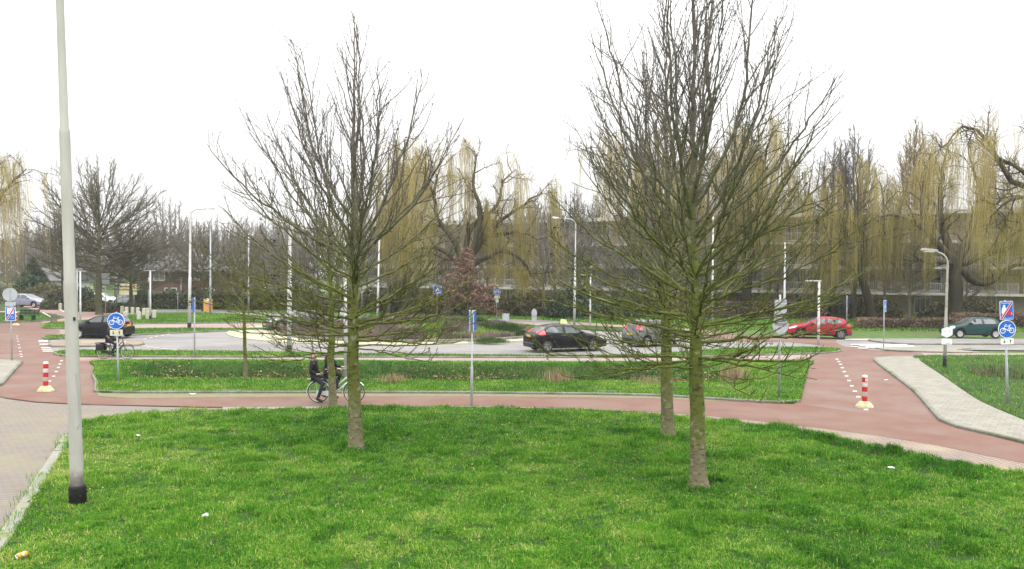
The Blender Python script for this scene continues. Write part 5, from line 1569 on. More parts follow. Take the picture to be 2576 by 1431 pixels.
# -- red and white flexible posts
def flexpost(px, py, label, dx=0, mark=False):
    b = at(px, py, .02)
    root = empty('traffic_post', b); tag(root, label, 'traffic post', 'red and white traffic posts')
    mb = MB(); mb.lathe([(.0815, .17), (.0815, .99), (.076, 1.02), (.02, 1.03)], 16); mb.build('post', [pmat_white_post], root)
    for k in range(3):
        z = .20 + k * .30
        mb = MB(); mb.lathe([(.0835, z), (.0835, z + .155)], 16, caps=False); st = mb.build('red_band', [M_redpost], root)
        if mark and k == 2:
            mb = MB(); mb.box((.02, -.086, z + .08), (.085, .006, .09), 0); mb.build('sticker', [M_signwhite], st)
            text_part('sticker_print', 'EB', .06, st, M_signred, (.02, -.090, z + .08))
    mb = MB()
    V = []; prof = [(.265, .19, 0), (.255, .18, .05), (.165, .125, .165), (.11, .10, .195)]
    n = 16
    for a_, b_, z in prof:
        for i in range(n):
            t = 2 * math.pi * i / n; c, s = math.cos(t), math.sin(t)
            V.append((a_ * math.copysign(abs(c) ** .55, c), b_ * math.copysign(abs(s) ** .55, s), z))
    F = [(j * n + i, j * n + (i + 1) % n, (j + 1) * n + (i + 1) % n, (j + 1) * n + i) for j in range(3) for i in range(n)] + [tuple(range(3 * n, 4 * n))]
    mb.add(V, F, 0); mb.build('foot', [pmat('yellow_concrete_foot', (.40, .36, .20), (.52, .48, .32), 7, .9, bump=.2)], root)
pmat_white_post = pmat('reflective_white', (.70, .70, .70), (.60, .60, .60), 4, .4)
M_redpost = pmat('reflective_red', (.50, .025, .025), (.43, .03, .03), 4, .4)
flexpost(115, 984, 'red and white post on yellow foot near the tall foreground pole')
flexpost(2174, 1024, 'red and white post with small sticker in the middle of the cycle path fork', mark=True)
flexpost(40, 818.5, 'far red and white post between the bench and the zone sign')

# -- concrete posts
M_cpost = pmat('pale_concrete_post', (.44, .43, .35), (.56, .55, .46), 8, .9, bump=.2, c3=(.30, .32, .16), s3=3, k3=(.5, .7))
def cpost_proto():
    root = empty('concrete_post', (0, 0, 0))
    mb = MB(); mb.bbox((0, 0, .38), (.30, .26, .80), .05); mb.build('post', [M_cpost], root); return root
cp = cpost_proto()
spots = [(280, 690), (380, 690), (465, 700), (638, 715), (752, 700), (850, 733), (920, 750), (1003, 755), (1078, 758), (1163, 770), (1212, 768), (895, 830), (1093, 830), (1222, 826), (1315, 808)]
names = ['pale concrete post in the back row, first right of the white lamp posts', 'pale concrete post in the back row, second from the white lamp posts', 'pale concrete post just left of the broad tree trunk', 'pale concrete post just right of the broad tree trunk', 'pale concrete post hidden behind the top of the left cycle sign',
         'pale concrete post in the back row right above the cycle sign', 'pale concrete post left of the thin trunk in front of the shrub', 'pale concrete post just right of the thin trunk by the shrub', 'pale concrete post in the back row behind the front pair', 'pale concrete post in the back row before the shrub end', 'last pale concrete post of the back row by the white lamp post', 'front row pale concrete post nearest the round cycle sign', 'front row pale concrete post between sign and lamp post', 'front row pale concrete post just left of the white lamp post', 'pale concrete post alone right of the white lamp post']
for i, ((x, y), nm) in enumerate(zip(spots, names)):
    b = at((250 + x / 3.578) / 1.5907, (1050 + y / 3.578) / 1.5907, 0)
    o = cp if i == 0 else copy_tree(cp)
    o.location = b; o.rotation_euler = (R(random.uniform(-3, 3)), R(random.uniform(-3, 3)), R(random.uniform(-15, 15)))
    tag(o, nm, 'concrete post', 'pale concrete posts along the path')
for px, py, nm in ((96, 772, 'pale concrete post in front of the parked silver car'), (152, 781, 'pale concrete post left of the tall pole beside the grey green shrub')):
    o = copy_tree(cp); o.location = at(px, py, 0); tag(o, nm, 'concrete post', 'pale concrete posts along the path')

# -- bench
M_bench = pmat('bench_green', (.020, .055, .030), (.030, .075, .042), 6, .5)
b = at(66, 806, .08)
r = empty('park_bench', b, R(-6)); tag(r, 'dark green park bench on the grass behind the red and white post', 'bench')
W = 1.75
mb = MB()
for k in range(4): mb.box((0, -.05 + .11 * k, .45), (W, .09, .035))
mb.build('seat', [M_bench], r)
mb = MB()
for k in range(4): mb.box((0, .38 + .035 * k, .56 + .10 * k), (W, .025, .085), 0)
for k in range(5): mb.box((-W / 2 + .05 + k * (W - .1) / 4, .42, .66), (.04, .05, .46), 1)
mb.build('backrest', [M_bench, M_black], r)
for sx in (-.55, .55):
    mb = MB(); mb.box((sx, .12, .22), (.10, .40, .44)); mb.build('leg', [M_bench], r)
# low sloping rails on the bench lawn and a small stump
for px, py, nm in ((119, 798, 'sloping pale rail lying on the bench lawn nearer the bench'), (162, 790, 'sloping pale rail on the bench lawn beside the tall pole')):
    b = at(px, py, .08); o = MB(); o.tube([(-.42, 0, .42), (.42, -.1, .02)], .05, 6); o = o.build('rail', [M_signwhite]); o.location = b
    tag(o, nm, 'rail', 'sloping pale rails')
b = at(135, 812, .08)
mb = MB(); mb.lathe([(.30, 0), (.24, .10), (.20, .45), (.21, .70), (.15, .73)], 12); o = mb.build('tree_stump', [M_bark_far]); o.location = b; tag(o, 'short mossy tree stump in front of the bench lawn', 'stump')
# ================================================================== cars
M_tyre = M_rubber
M_rim = pmat('alloy_rim', (.50, .50, .51), (.58, .58, .58), 8, .35, metal=.6, spec=.5)
M_rim_dark = pmat('dark_rim', (.20, .19, .18), (.28, .27, .25), 8, .4, metal=.6)
M_lampw = pmat('headlamp', (.72, .74, .76), (.6, .62, .64), 20, .12, spec=.8)
M_lampr = pmat('tail_lamp', (.50, .02, .025), (.62, .06, .05), 20, .15, spec=.8)
M_plate = pmat('yellow_plate', (.58, .40, .035), (.62, .45, .06), 3, .5)
M_trim = pmat('black_trim', (.018, .018, .019), (.026, .026, .027), 20, .5)
M_cglass = pmat('car_glass', (.055, .070, .070), None, rough=.06, spec=.8)
def car(c):
    L, W, wb, fo, rw = c['L'], c['W'], c['wb'], c['fo'], c['rw']
    xf, xr_ = fo, fo + wb
    top, belt = c['top'], c['belt']
    root = empty('car', (0, 0, 0))
    keys = sorted({p[0] for p in top} | {p[0] for p in belt} | set(c['ws']) | set(c['rg']))
    xs = np.unique(np.round(np.concatenate([np.linspace(0, L, 74), keys]), 3))
    tp = np.interp(xs, [p[0] for p in top], [p[1] for p in top]); 
    k = np.array([.25, .5, .25])
    keyset = np.isin(xs, np.round(np.concatenate([c['ws'], c['rg']]), 3))
    sm = np.convolve(np.pad(tp, 1, 'edge'), k, 'valid'); tp = np.where(keyset, tp, sm)
    zt_f = lambda x: np.interp(x, xs, tp)
    zb_f = lambda x: np.minimum(np.interp(x, [p[0] for p in belt], [p[1] for p in belt]), zt_f(x) - .012)
    def plan(x):
        f = 1.0
        if x < .75: f -= .17 * ((.75 - x) / .75) ** 2.4
        if x > L - .7: f -= c.get('rear_round', .12) * ((x - L + .7) / .7) ** 2.4
        return f
    Ra = rw + .055
    def z0_f(x):
        z = .20 + (.04 if x < .35 or x > L - .35 else 0)
        for xw in (xf, xr_):
            d = abs(x - xw)
            if d < Ra: z = max(z, rw + math.sqrt(Ra * Ra - d * d))
        return z
    def sec(x):
        hw = W / 2 * plan(x); zt, zb, z0 = float(zt_f(x)), float(zb_f(x)), z0_f(x)
        zb = max(zb, z0 + .02); zt = max(zt, zb + .01)
        g = min(1.0, (zt - zb) / .45)
        y5 = hw - .055 - .30 * (zt - zb) * g - .05 * (1 - g)
        z5 = zb + (zt - zb) * (.78 if g >= 1 else .62)
        hgt_ = zb - z0
        return [(hw - .05, z0), (hw - .005, z0 + min(.10, hgt_ * .3)), (hw, z0 + hgt_ * .45), (hw - .006, z0 + hgt_ * .8), (hw - .035, zb), (y5, z5), (y5 - .075 * g - .10 * (1 - g), zt - .028 * g - .006), (y5 * .5, zt - .004), (0, zt)]
    def y_at(x, z):
        s = sec(x); zz = [p[1] for p in s[:7]]; yy = [p[0] for p in s[:7]]
        return float(np.interp(z, zz, yy))
    n = len(xs); V, F, M_ = [], [], []
    rows = 9
    for x in xs:
        s = sec(x)
        ring = [(x, y, z) for y, z in s] + [(x, -y, z) for y, z in reversed(s[:-1])]
        V += ring
    m = 2 * rows - 1
    wsF, rgF = [], []
    for i in range(n - 1):
        xm = (xs[i] + xs[i + 1]) / 2
        for j in range(m - 1):
            q = (i * m + j, i * m + j + 1, (i + 1) * m + j + 1, (i + 1) * m + j)
            if 6 <= j <= 9 and c['ws'][0] < xm < c['ws'][1]: wsF.append(q)
            elif 6 <= j <= 9 and c['rg'][0] < xm < c['rg'][1]: rgF.append(q)
            else:
                F.append(q); M_.append(1 if (j in (0, m - 2) and not c.get('nosill')) else 0)
    F.append(tuple(range(m))); M_.append(0); F.append(tuple((n - 1) * m + i for i in range(m - 1, -1, -1))); M_.append(0)
    def part(name, faces, mats, idx=None, off=0):
        used = sorted({i for f in faces for i in f}); mp = {o: k for k, o in enumerate(used)}
        me = bpy.data.meshes.new(name); me.from_pydata([V[i] for i in used], [], [tuple(mp[i] for i in f) for f in faces])
        if idx: me.polygons.foreach_set('material_index', idx)
        me.polygons.foreach_set('use_smooth', [len(f) < 6 for f in faces]); 
        bm = bmesh.new(); bm.from_mesh(me); bmesh.ops.recalc_face_normals(bm, faces=bm.faces); bm.to_mesh(me); bm.free()
        return link(name, me, root, mats)
    body = part('body', F, [c['paint'], M_trim], M_)
    part('windscreen', wsF, [M_cglass]); part('rear_window', rgF, [M_cglass])
    def panel(name, poly, side, off, mat_, parent=root, thick=0, sp=.14):
        P2 = [Vector(p) for p in poly]; nn = len(P2)
        arr = np.array(poly); x0, z0 = arr.min(0); x1, z1 = arr.max(0)
        gx, gz = np.meshgrid(np.arange(x0, x1, sp), np.arange(z0, z1, sp)); X, Z = gx.ravel(), gz.ravel()
        kk = inside(arr, X, Z) if len(X) else np.zeros(0, bool)
        X, Z = X[kk], Z[kk]; kk = edge_dist(arr, X, Z) > sp * .3; X, Z = X[kk], Z[kk]
        # densify the outline
        co, ed = [], []
        for a, b_ in zip(P2, P2[1:] + P2[:1]):
            q = max(1, int((b_ - a).length / sp)); co += [a.lerp(b_, t / q) for t in range(q)]
        ed = [(i, (i + 1) % len(co)) for i in range(len(co))]
        co += [Vector((float(a), float(b_))) for a, b_ in zip(X, Z)]
        vo, eo, fo_, *_ = delaunay_2d_cdt(co, ed, [], 1, 1e-5)
        me = bpy.data.meshes.new(name); me.from_pydata([(v.x, side * (y_at(v.x, v.y) + off), v.y) for v in vo], [], [tuple(f) for f in fo_])
        me.polygons.foreach_set('use_smooth', [True] * len(me.polygons))
        bm = bmesh.new(); bm.from_mesh(me)
        for f in bm.faces:
            if f.normal.y * side < 0: f.normal_flip()
        bm.to_mesh(me); bm.free()
        return link(name, me, parent, mat_)
    for side in (-1, 1):
        for d in c['doors']:
            zb_ = .27
            poly = d
            dr = panel('door_gap', [(p[0], p[1]) for p in poly], side, .003, M_trim); dr.name = 'door'
            cx = sum(p[0] for p in poly) / len(poly); cz = sum(p[1] for p in poly) / len(poly)
            panel('door_skin', [(cx + (p[0] - cx) * .985, cz + (p[1] - cz) * .98) for p in poly], side, .006, c['paint'], dr)
            hx = max(p[0] for p in poly) - .22; hz = cz + .26
            mb = MB(); mb.box((hx, side * (y_at(hx, hz) + .018), hz), (.16, .03, .035)); mb.build('handle', [c.get('handle', c['paint'])], dr)
        for w in c['wins']:
            fr = panel('window', w, side, .007, M_trim)
            cx = sum(p[0] for p in w) / len(w); cz = sum(p[1] for p in w) / len(w)
            panel('pane', [(cx + (p[0] - cx) * .93, cz + (p[1] - cz) * .88) for p in w], side, .011, M_cglass, fr)
        panel('headlamp', c['hl'], side, .010, M_lampw, sp=.06)
        tl = panel('tail_lamp', c['tl'], side, .010, M_lampr, sp=.06)
        tx0, tx1 = min(p[0] for p in c['tl']), max(p[0] for p in c['tl']); tz0, tz1 = min(p[1] for p in c['tl']), max(p[1] for p in c['tl'])
        ye = y_at(min(L - .01, tx1), (tz0 + tz1) / 2)
        xe = max(xs[np.argmax(xs)] , tx1)
        xr2 = [float(np.interp(z, [z0_f(L)] + [float(zt_f(x)) for x in np.linspace(L, c['rg'][0], 12)], [L] + list(np.linspace(L, c['rg'][0], 12)))) if z > float(zt_f(L)) else L for z in (tz0, tz1)]
        mb = MB(); mb.add([(xr2[0] + .012, side * (ye + .008), tz0), (xr2[1] + .012, side * (ye * .97), tz1), (xr2[1] + .012, side * (ye - c.get('tlw', .24)), tz1), (xr2[0] + .012, side * (ye - c.get('tlw', .24)), tz0),
                    (xr2[0] - .1, side * (ye + .008), tz0), (xr2[1] - .1, side * (ye * .97), tz1), (xr2[1] - .1, side * (ye - c.get('tlw', .24)), tz1), (xr2[0] - .1, side * (ye - c.get('tlw', .24)), tz0)], [(0, 1, 2, 3), (0, 1, 5, 4), (1, 2, 6, 5), (2, 3, 7, 6), (3, 0, 4, 7)]); mb.build('rear_lens', [M_lampr], tl)
        mx, mz = c['mirror']
        mb = MB(); mb.bbox((mx, side * (y_at(mx, mz) + .13), mz), (.16, .20, .14), .03); mb.box((mx, side * (y_at(mx, mz) + .02), mz - .03), (.06, .10, .03)); mb.build('wing_mirror', [c.get('mirror_mat', c['paint'])], root)
        for xw in (xf, xr_):
            yy = W / 2 - .02
            prof = [(rw * .62, -.085), (rw * .90, -.095), (rw * .985, -.07), (rw, -.02), (rw, .03), (rw * .985, .075), (rw * .90, .095), (rw * .64, .09), (rw * .62, .05)]
            Mx = Matrix.Translation((xw, side * (yy - .10), rw)) @ Matrix.Rotation(R(-90 * side), 4, 'X')
            mb = MB(); mb.lathe(prof, 28, 0, Mx); wh = mb.build('wheel', [M_tyre], root)
            mb = MB(); mb.lathe([(rw * .64, .085), (rw * .60, .092), (rw * .57, .055), (.06, .045), (.055, .07), (.01, .072)], 28, c.get('rb', 1), Mx, caps=False)
            mb.lathe([(rw * .655, .088), (rw * .655, .096), (rw * .585, .096), (rw * .585, .06)], 28, 0, Mx, caps=False)
            ns = c.get('spokes', 5)
            for k in range(ns):
                a = 2 * math.pi * k / ns + .3
                Mk = Mx @ Matrix.Rotation(a, 4, 'Z')
                mb.add([(.03, -.045, .078), (rw * .60, -.055, .086), (rw * .60, .055, .086), (.03, .045, .078), (.03, -.045, .05), (rw * .60, -.055, .05), (rw * .60, .055, .05), (.03, .045, .05)], [(0, 1, 2, 3), (0, 1, 5, 4), (2, 3, 7, 6), (1, 2, 6, 5)], 0, False, Mk)
            mb.build('rim', [c.get('rim', M_rim), M_trim], wh)
    # underside, grille, plates
    mb = MB(); mb.box((L / 2, 0, .36), (L - .5, W - .36, .32)); mb.build('underbody', [M_trim], root)
    gz = c.get('grille_z', .55)
    hwf = W / 2 * plan(0)
    mb = MB(); mb.box((-.006, 0, gz), (.03, hwf * 1.25, .14)); mb.box((-.008, 0, .33), (.03, hwf * 1.3, .12)); mb.build('grille', [M_trim], root)
    mb = MB(); mb.box((-.022, 0, .45), (.02, .52, .11)); mb.build('number_plate', [M_plate], root)
    mb = MB(); mb.box((L + .012, 0, c.get('plate_z', .80)), (.02, .52, .11)); mb.build('number_plate', [M_plate], root)
    mb = MB(); mb.bbox((L - .02, 0, .40), (.14, W * .80, .20), .04); mb.build('rear_bumper', [c.get('bumper', M_trim)], root)
    return root
def paint(name, col, rough=.25, metal=.0):
    return pmat(name, col, tuple(v * 1.15 for v in col), 30, rough, metal=metal, spec=.3, coat=.0)
P_black = paint('black_car_paint', (.006, .006, .008)); P_red = paint('red_car_paint', (.27, .010, .026)); P_green = paint('green_car_paint', (.012, .045, .043))
P_silver = paint('silver_blue_paint', (.26, .26, .33), metal=.3); P_white = paint('white_car_paint', (.70, .72, .74)); P_grey = paint('grey_car_paint', (.075, .078, .083)); P_dgrey = paint('dark_grey_car_paint', (.10, .10, .115)); P_sgrey = paint('light_grey_car_paint', (.28, .29, .31), metal=.2)
P_mgrey = paint('mid_grey_car_paint', (.13, .135, .14))
HATCH = dict(L=4.05, W=1.72, wb=2.55, fo=.82, rw=.315,
    top=[(0, .66), (.05, .74), (.35, .86), (.95, .98), (1.15, 1.02), (1.95, 1.40), (2.3, 1.45), (2.9, 1.45), (3.4, 1.38), (3.62, 1.32), (3.93, .98), (4.0, .80), (4.05, .72)],
    belt=[(0, .62), (.6, .80), (1.2, .92), (3.6, 1.02), (4.05, .90)], ws=(1.15, 1.95), rg=(3.62, 3.90),
    wins=[[(1.42, .965), (2.02, 1.33), (2.40, 1.37), (2.40, .985)], [(2.50, .99), (2.50, 1.37), (3.15, 1.34), (3.42, 1.22), (3.50, 1.08), (3.10, 1.015)]],
    doors=[[(1.32, .32), (1.28, .90), (1.40, .945), (2.44, .965), (2.44, .32)], [(2.47, .32), (2.47, .965), (3.10, .985), (3.22, .80), (2.98, .45), (2.80, .32)]],
    hl=[(.08, .64), (.10, .72), (.45, .83), (.62, .83), (.40, .70)], tl=[(3.72, .84), (3.74, 1.0), (3.96, .96), (4.0, .82)], mirror=(1.55, 1.02), grille_z=.60)
def variant(base, **kw):
    d = dict(base); d.update(kw); return d
def scaled(base, sx=1, sz=1, **kw):
    d = dict(base)
    for k in ('top', 'belt', 'hl', 'tl'): d[k] = [(p[0] * sx, p[1] * sz) for p in base[k]]
    for k in ('wins', 'doors'): d[k] = [[(p[0] * sx, p[1] * sz) for p in w] for w in base[k]]
    for k in ('ws', 'rg'): d[k] = tuple(v * sx for v in base[k])
    for k in ('L', 'wb', 'fo'): d[k] = base[k] * sx
    d['mirror'] = (base['mirror'][0] * sx, base['mirror'][1] * sz); d.update(kw); return d
def put(o, pf, pr, z, label, group=None, L=None, fo=None):
    """front wheel and rear wheel ground points of the near side"""
    tag(o, label, 'car', group)
def place(o, px, py, heading, label, L, z=0.02):
    """centre of the car over a layout point, heading in degrees (0 = nose to the right)"""
    c = at(px, py, z); a = R(heading + 180)
    o.rotation_euler = (0, 0, a)
    o.location = (c.x - math.cos(a) * L / 2, c.y - math.sin(a) * L / 2, z)
    tag(o, label, 'car')
    return o
# red hatchback, nose left
o = car(variant(HATCH, paint=P_red, rim=M_rim_dark, spokes=5)); place(o, 2055, 849.5, 170, 'red five door hatchback driving left behind the thin white lamp post', 4.05)
# black small hatch on the left, nose left
CITY = scaled(HATCH, .855, .98, paint=P_black, rb=0, rw=.29, W=1.62, handle=M_trim, spokes=5, mirror_mat=P_black,
    top=[(0, .66), (.05, .74), (.30, .88), (.62, .98), (.80, 1.03), (1.60, 1.42), (1.9, 1.47), (2.5, 1.46), (2.95, 1.37), (3.05, 1.30), (3.26, 1.0), (3.32, .80), (3.36, .72)], ws=(.80, 1.60), rg=(3.05, 3.24), L=3.36, wb=2.34, fo=.62,
    wins=[[(1.06, 1.0), (1.64, 1.36), (2.02, 1.39), (2.02, 1.01)], [(2.12, 1.015), (2.12, 1.39), (2.65, 1.35), (2.92, 1.20), (2.92, 1.10), (2.6, 1.05)]], doors=[[(1.04, .32), (1.00, .93), (1.1, .97), (2.06, .985), (2.06, .32)], [(2.09, .32), (2.09, .985), (2.62, 1.02), (2.72, .82), (2.5, .45), (2.36, .32)]],
    hl=[(.05, .68), (.07, .78), (.30, .92), (.50, .95), (.36, .76)], tl=[(3.12, .84), (3.10, 1.06), (3.27, 1.02), (3.33, .82)], mirror=(1.2, 1.05))
o = car(CITY); place(o, 256, 849, 181, 'small black hatchback with silver wheels waiting behind the left cycle sign', 3.36)
# green three door hatch, nose left
GREEN = scaled(HATCH, .91, .985, paint=P_green, rb=0, rw=.285, W=1.62, handle=M_trim, mirror_mat=M_trim, bumper=P_green,
    top=[(0, .64), (.05, .72), (.3, .82), (.85, .92), (1.02, .96), (1.65, 1.36), (1.9, 1.42), (2.7, 1.42), (3.0, 1.38), (3.15, 1.34), (3.50, .98), (3.62, .80), (3.69, .72)], ws=(1.02, 1.65), rg=(3.15, 3.46),
    wins=[[(1.24, .95), (1.70, 1.31), (2.16, 1.35), (2.22, .96)], [(2.30, .965), (2.26, 1.35), (2.80, 1.33), (3.04, 1.24), (3.12, 1.02), (3.0, .97)]],
    doors=[[(1.20, .32), (1.14, .88), (1.24, .925), (2.26, .94), (2.30, .70), (2.26, .32)]],
    hl=[(.06, .62), (.08, .72), (.30, .82), (.46, .82), (.36, .66)])
o = car(GREEN); place(o, 2443, 848.5, 175, 'dark green three door hatchback driving left at the far right', 3.69)
# black five door hatch seen from behind, with roof sign
FOCUS = scaled(HATCH, 1.075, 1.02, paint=P_black, rw=.325, W=1.80, rim=M_rim_dark, plate_z=.86, bumper=P_black, rear_round=.14,
    top=[(0, .66), (.05, .74), (.4, .86), (1.05, .98), (1.28, 1.02), (2.1, 1.42), (2.45, 1.485), (3.0, 1.47), (3.5, 1.38), (3.66, 1.35), (4.10, 1.06), (4.28, .98), (4.35, .80)], ws=(1.28, 2.1), rg=(3.66, 4.08),
    tl=[(3.74, .96), (3.80, 1.22), (3.98, 1.16), (4.16, .98), (4.0, .92)], tlw=.16)
o = car(FOCUS); place(o, 1421, 881, 22, 'black five door hatchback with lime roof sign seen from behind on the roundabout', 4.35)
rs = o
mb = MB(); mb.add([(2.2, -.30, 1.48), (2.2, .30, 1.48), (2.36, .30, 1.48), (2.36, -.30, 1.48), (2.25, -.28, 1.70), (2.25, .28, 1.70), (2.31, .28, 1.70), (2.31, -.28, 1.70)], [(0, 1, 2, 3), (4, 5, 6, 7), (0, 1, 5, 4), (1, 2, 6, 5), (2, 3, 7, 6), (3, 0, 4, 7)])
mb.build('roof_sign', [pmat('lime_roof_sign', (.62, .72, .28), (.66, .75, .36), 3, .4)], rs)
# grey small car with high red tail lamps, seen from behind
BOX = scaled(HATCH, .93, 1.04, paint=P_mgrey, rw=.295, W=1.66, bumper=M_trim, rear_round=.10, plate_z=.74,
    top=[(0, .72), (.05, .80), (.3, .92), (.8, 1.02), (.95, 1.06), (1.55, 1.50), (1.8, 1.55), (2.8, 1.56), (3.3, 1.54), (3.44, 1.50), (3.66, 1.06), (3.72, .90), (3.77, .76)], ws=(.95, 1.55), rg=(3.44, 3.64),
    wins=[[(1.2, 1.03), (1.62, 1.44), (2.16, 1.47), (2.16, 1.04)], [(2.26, 1.045), (2.26, 1.47), (2.95, 1.46), (2.98, 1.06)]], tl=[(3.45, .98), (3.36, 1.32), (3.52, 1.34), (3.68, 1.0)], tlw=.16)
o = car(BOX); place(o, 1645, 868, 32, 'light grey small car with bright red tail lamps behind the paired tree trunks', 3.77)
# dark car on the roundabout, nose left towards the viewer
SEDAN = scaled(HATCH, 1.09, 1.0, paint=P_dgrey, rw=.32, W=1.80)
o = car(SEDAN); place(o, 742, 829, 212, 'dark grey car entering the roundabout behind the left lawn tree', 4.41)
# parked cars by the houses
MPV = scaled(HATCH, 1.05, 1.10, paint=P_silver, rw=.31, W=1.74)
o = car(MPV); place(o, 72, 773, -6, 'parked silver blue car beside the dark conifer', 4.25)
o = car(scaled(HATCH, 1.0, 1.08, paint=P_white)); place(o, 262, 769, 2, 'parked white car behind the broad bare tree trunk', 4.05)
o = car(scaled(HATCH, 1.0, 1.06, paint=P_sgrey, tlw=.3, bumper=P_sgrey)); place(o, 322, 771, 150, 'parked grey car with big red tail lamps below the notice', 4.05)
# ================================================================== bicycles and people
def bicycle(name, frame_m, fender_m, label, seat=(.27, .90), bar_=(.86, 1.12), chain=None, light=True, front_rack=False):
    root = empty(name, (0, 0, 0)); tag(root, label, 'bicycle')
    Rw = .345; fx = 1.15
    bb = (.46, .285)
    def wheel(x):
        prof = [(Rw + .018 * math.cos(a) - .018, .019 * math.sin(a)) for a in np.linspace(0, 2 * math.pi, 11)]
        Mx = Matrix.Translation((x, 0, Rw)) @ Matrix.Rotation(R(90), 4, 'X')
        mb = MB(); mb.lathe(prof, 36, 0, Mx, caps=False); wh = mb.build('wheel', [M_tyre_brown], root)
        mb = MB(); prof = [(Rw - .036 + .011 * math.cos(a), .012 * math.sin(a)) for a in np.linspace(0, 2 * math.pi, 7)]; mb.lathe(prof, 36, 0, Mx, caps=False); mb.build('rim', [M_rim], wh)
        mb = MB(); mb.lathe([(.02, -.04), (.028, 0), (.02, .04)], 10, 0, Mx)
        for k in range(16):
            a = 2 * math.pi * k / 16
            mb.tube([Vector((x + .02 * math.cos(a), .03 * (-1) ** k, Rw + .02 * math.sin(a))), Vector((x + (Rw - .04) * math.cos(a + .12), 0, Rw + (Rw - .04) * math.sin(a + .12)))], .0016, 3, 0)
        mb.build('spokes', [M_steel], wh)
    wheel(0); wheel(fx)
    head_t, head_b = (.915, .99), (.975, .66)
    st_t, st_b = (seat[0] + .03, seat[1] - .12), bb
    T = lambda x, z, y=0: Vector((x, y, z))
    mb = MB()
    mb.tube([T(*st_b), T(*st_t)], .018, 8); mb.tube([T(*head_b), T(*head_t)], .022, 8)
    mb.tube([T(*st_b), T(.66, .42), T(head_b[0] - .01, head_b[1] + .03)], .024, 8)
    mb.tube([T(.415, .47), T(.66, .60), T(head_b[0] - .025, head_b[1] + .20)], .020, 8)
    for y in (-.06, .06):
        mb.tube([T(0, Rw, y), T(st_b[0], st_b[1], y * .5)], .011, 6); mb.tube([T(0, Rw, y), T(st_t[0] + .01, st_t[1] - .12, y * .3)], .009, 6)
        mb.tube([T(fx, Rw, y), T(1.06, .50, y), T(head_b[0], head_b[1] - .02, y * .5)], .012, 6)
    mb.build('frame', [frame_m], root)
    mb = MB()
    for cx, a0, a1 in ((0, 20, 195), (fx, 35, 190)):
        mb = MB()
        pts = [Vector((cx + .385 * math.cos(R(a)), 0, Rw + .385 * math.sin(R(a)))) for a in np.linspace(a0, a1, 22)]
        V, F = [], []
        for i, p_ in enumerate(pts):
            c = Vector((cx, 0, Rw)); d = (p_ - c).normalized()
            for y, o in ((-.030, -.015), (-.015, 0), (.015, 0), (.030, -.015)):
                q = p_ + d * o; V.append((q.x, y, q.z))
        for i in range(len(pts) - 1):
            for j in range(3): F.append((i * 4 + j, i * 4 + j + 1, i * 4 + j + 5, i * 4 + j + 4))
        mb.add(V, F, 0, True)
        mb.build('mudguard', [fender_m], root, recalc=False)
    mb = MB()
    sx, sz = seat
    mb.tube([T(sx + .03, sz - .14), T(sx, sz - .03)], .013, 6)
    V = []; prof = [(-.13, .11, 0), (-.10, .12, .03), (-.02, .09, .035), (.08, .035, .03), (.15, .025, .02)]
    for dx, w, dz in prof: V += [(sx + dx, -w, sz + dz - .03), (sx + dx, -w * .7, sz + dz), (sx + dx, w * .7, sz + dz), (sx + dx, w, sz + dz - .03)]
    F = [(i * 4 + j, i * 4 + j + 1, i * 4 + j + 5, i * 4 + j + 4) for i in range(4) for j in range(3)] + [(0, 3, 2, 1), (16, 17, 18, 19)] + [(i * 4, i * 4 + 4, i * 4 + 7, i * 4 + 3) for i in range(4)]
    mb.add(V, F, 1, True); mb.build('saddle', [M_steel, M_black], root)
    mb = MB()
    bx, bz = bar_
    mb.tube([T(head_t[0], head_t[1]), T(head_t[0] - .015, bz - .02)], .014, 6)
    mb.tube([T(bx - .16, bz - .03, -.29), T(bx - .04, bz, -.27), T(bx + .06, bz + .01, -.12), T(bx + .05, bz - .02, 0), T(bx + .06, bz + .01, .12), T(bx - .04, bz, .27), T(bx - .16, bz - .03, .29)], .011, 6)
    for y in (-1, 1): mb.tube([T(bx - .17, bz - .032, y * .29), T(bx - .05, bz, y * .272)], .017, 6, 1)
    mb.build('handlebar', [M_steel, M_black], root)
    mb = MB()
    for y in (-.06, .06):
        mb.tube([T(-.33, .765, y), T(.22, .765, y)], .008, 6); mb.tube([T(0, Rw, y), T(-.12, .76, y)], .007, 6)
    for x in np.linspace(-.33, .22, 5): mb.tube([T(x, .768, -.06), T(x, .768, .06)], .006, 5)
    mb.build('carrier', [frame_m], root)
    mb = MB(); mb.prism([(-.06, .30), (-.04, .40), (.46, .375), (.54, .33), (.54, .24), (.46, .20), (-.02, .29)], -.085, -.055, 0); mb.build('chain_case', [chain or frame_m], root)
    mb = MB()
    for y, a in ((-.10, -78), (.10, 102)):
        e = Vector((bb[0] + .17 * math.cos(R(a)), y, bb[1] + .17 * math.sin(R(a)))); mb.tube([T(bb[0], bb[1], y), e], .012, 6); mb.box((e.x, y * 1.5, e.z), (.09, .09, .022), 1)
    mb.build('pedals', [M_steel, M_black], root)
    if light:
        mb = MB(); mb.lathe([(.03, -.05), (.04, .03), (.02, .04)], 10, 0, Matrix.Translation((1.03, 0, .80)) @ Matrix.Rotation(R(90), 4, 'Y')); mb.build('headlamp', [M_lampw], root)
        mb = MB(); mb.box((-.36, 0, .72), (.03, .07, .05)); mb.build('tail_lamp', [M_lampr], root)
    if front_rack:
        mb = MB(); mb.tube([T(.98, .82, -.14), T(1.20, .80, -.14), T(1.20, .80, .14), T(.98, .82, .14)], .009, 5); mb.build('front_carrier', [M_black], root)
    return root

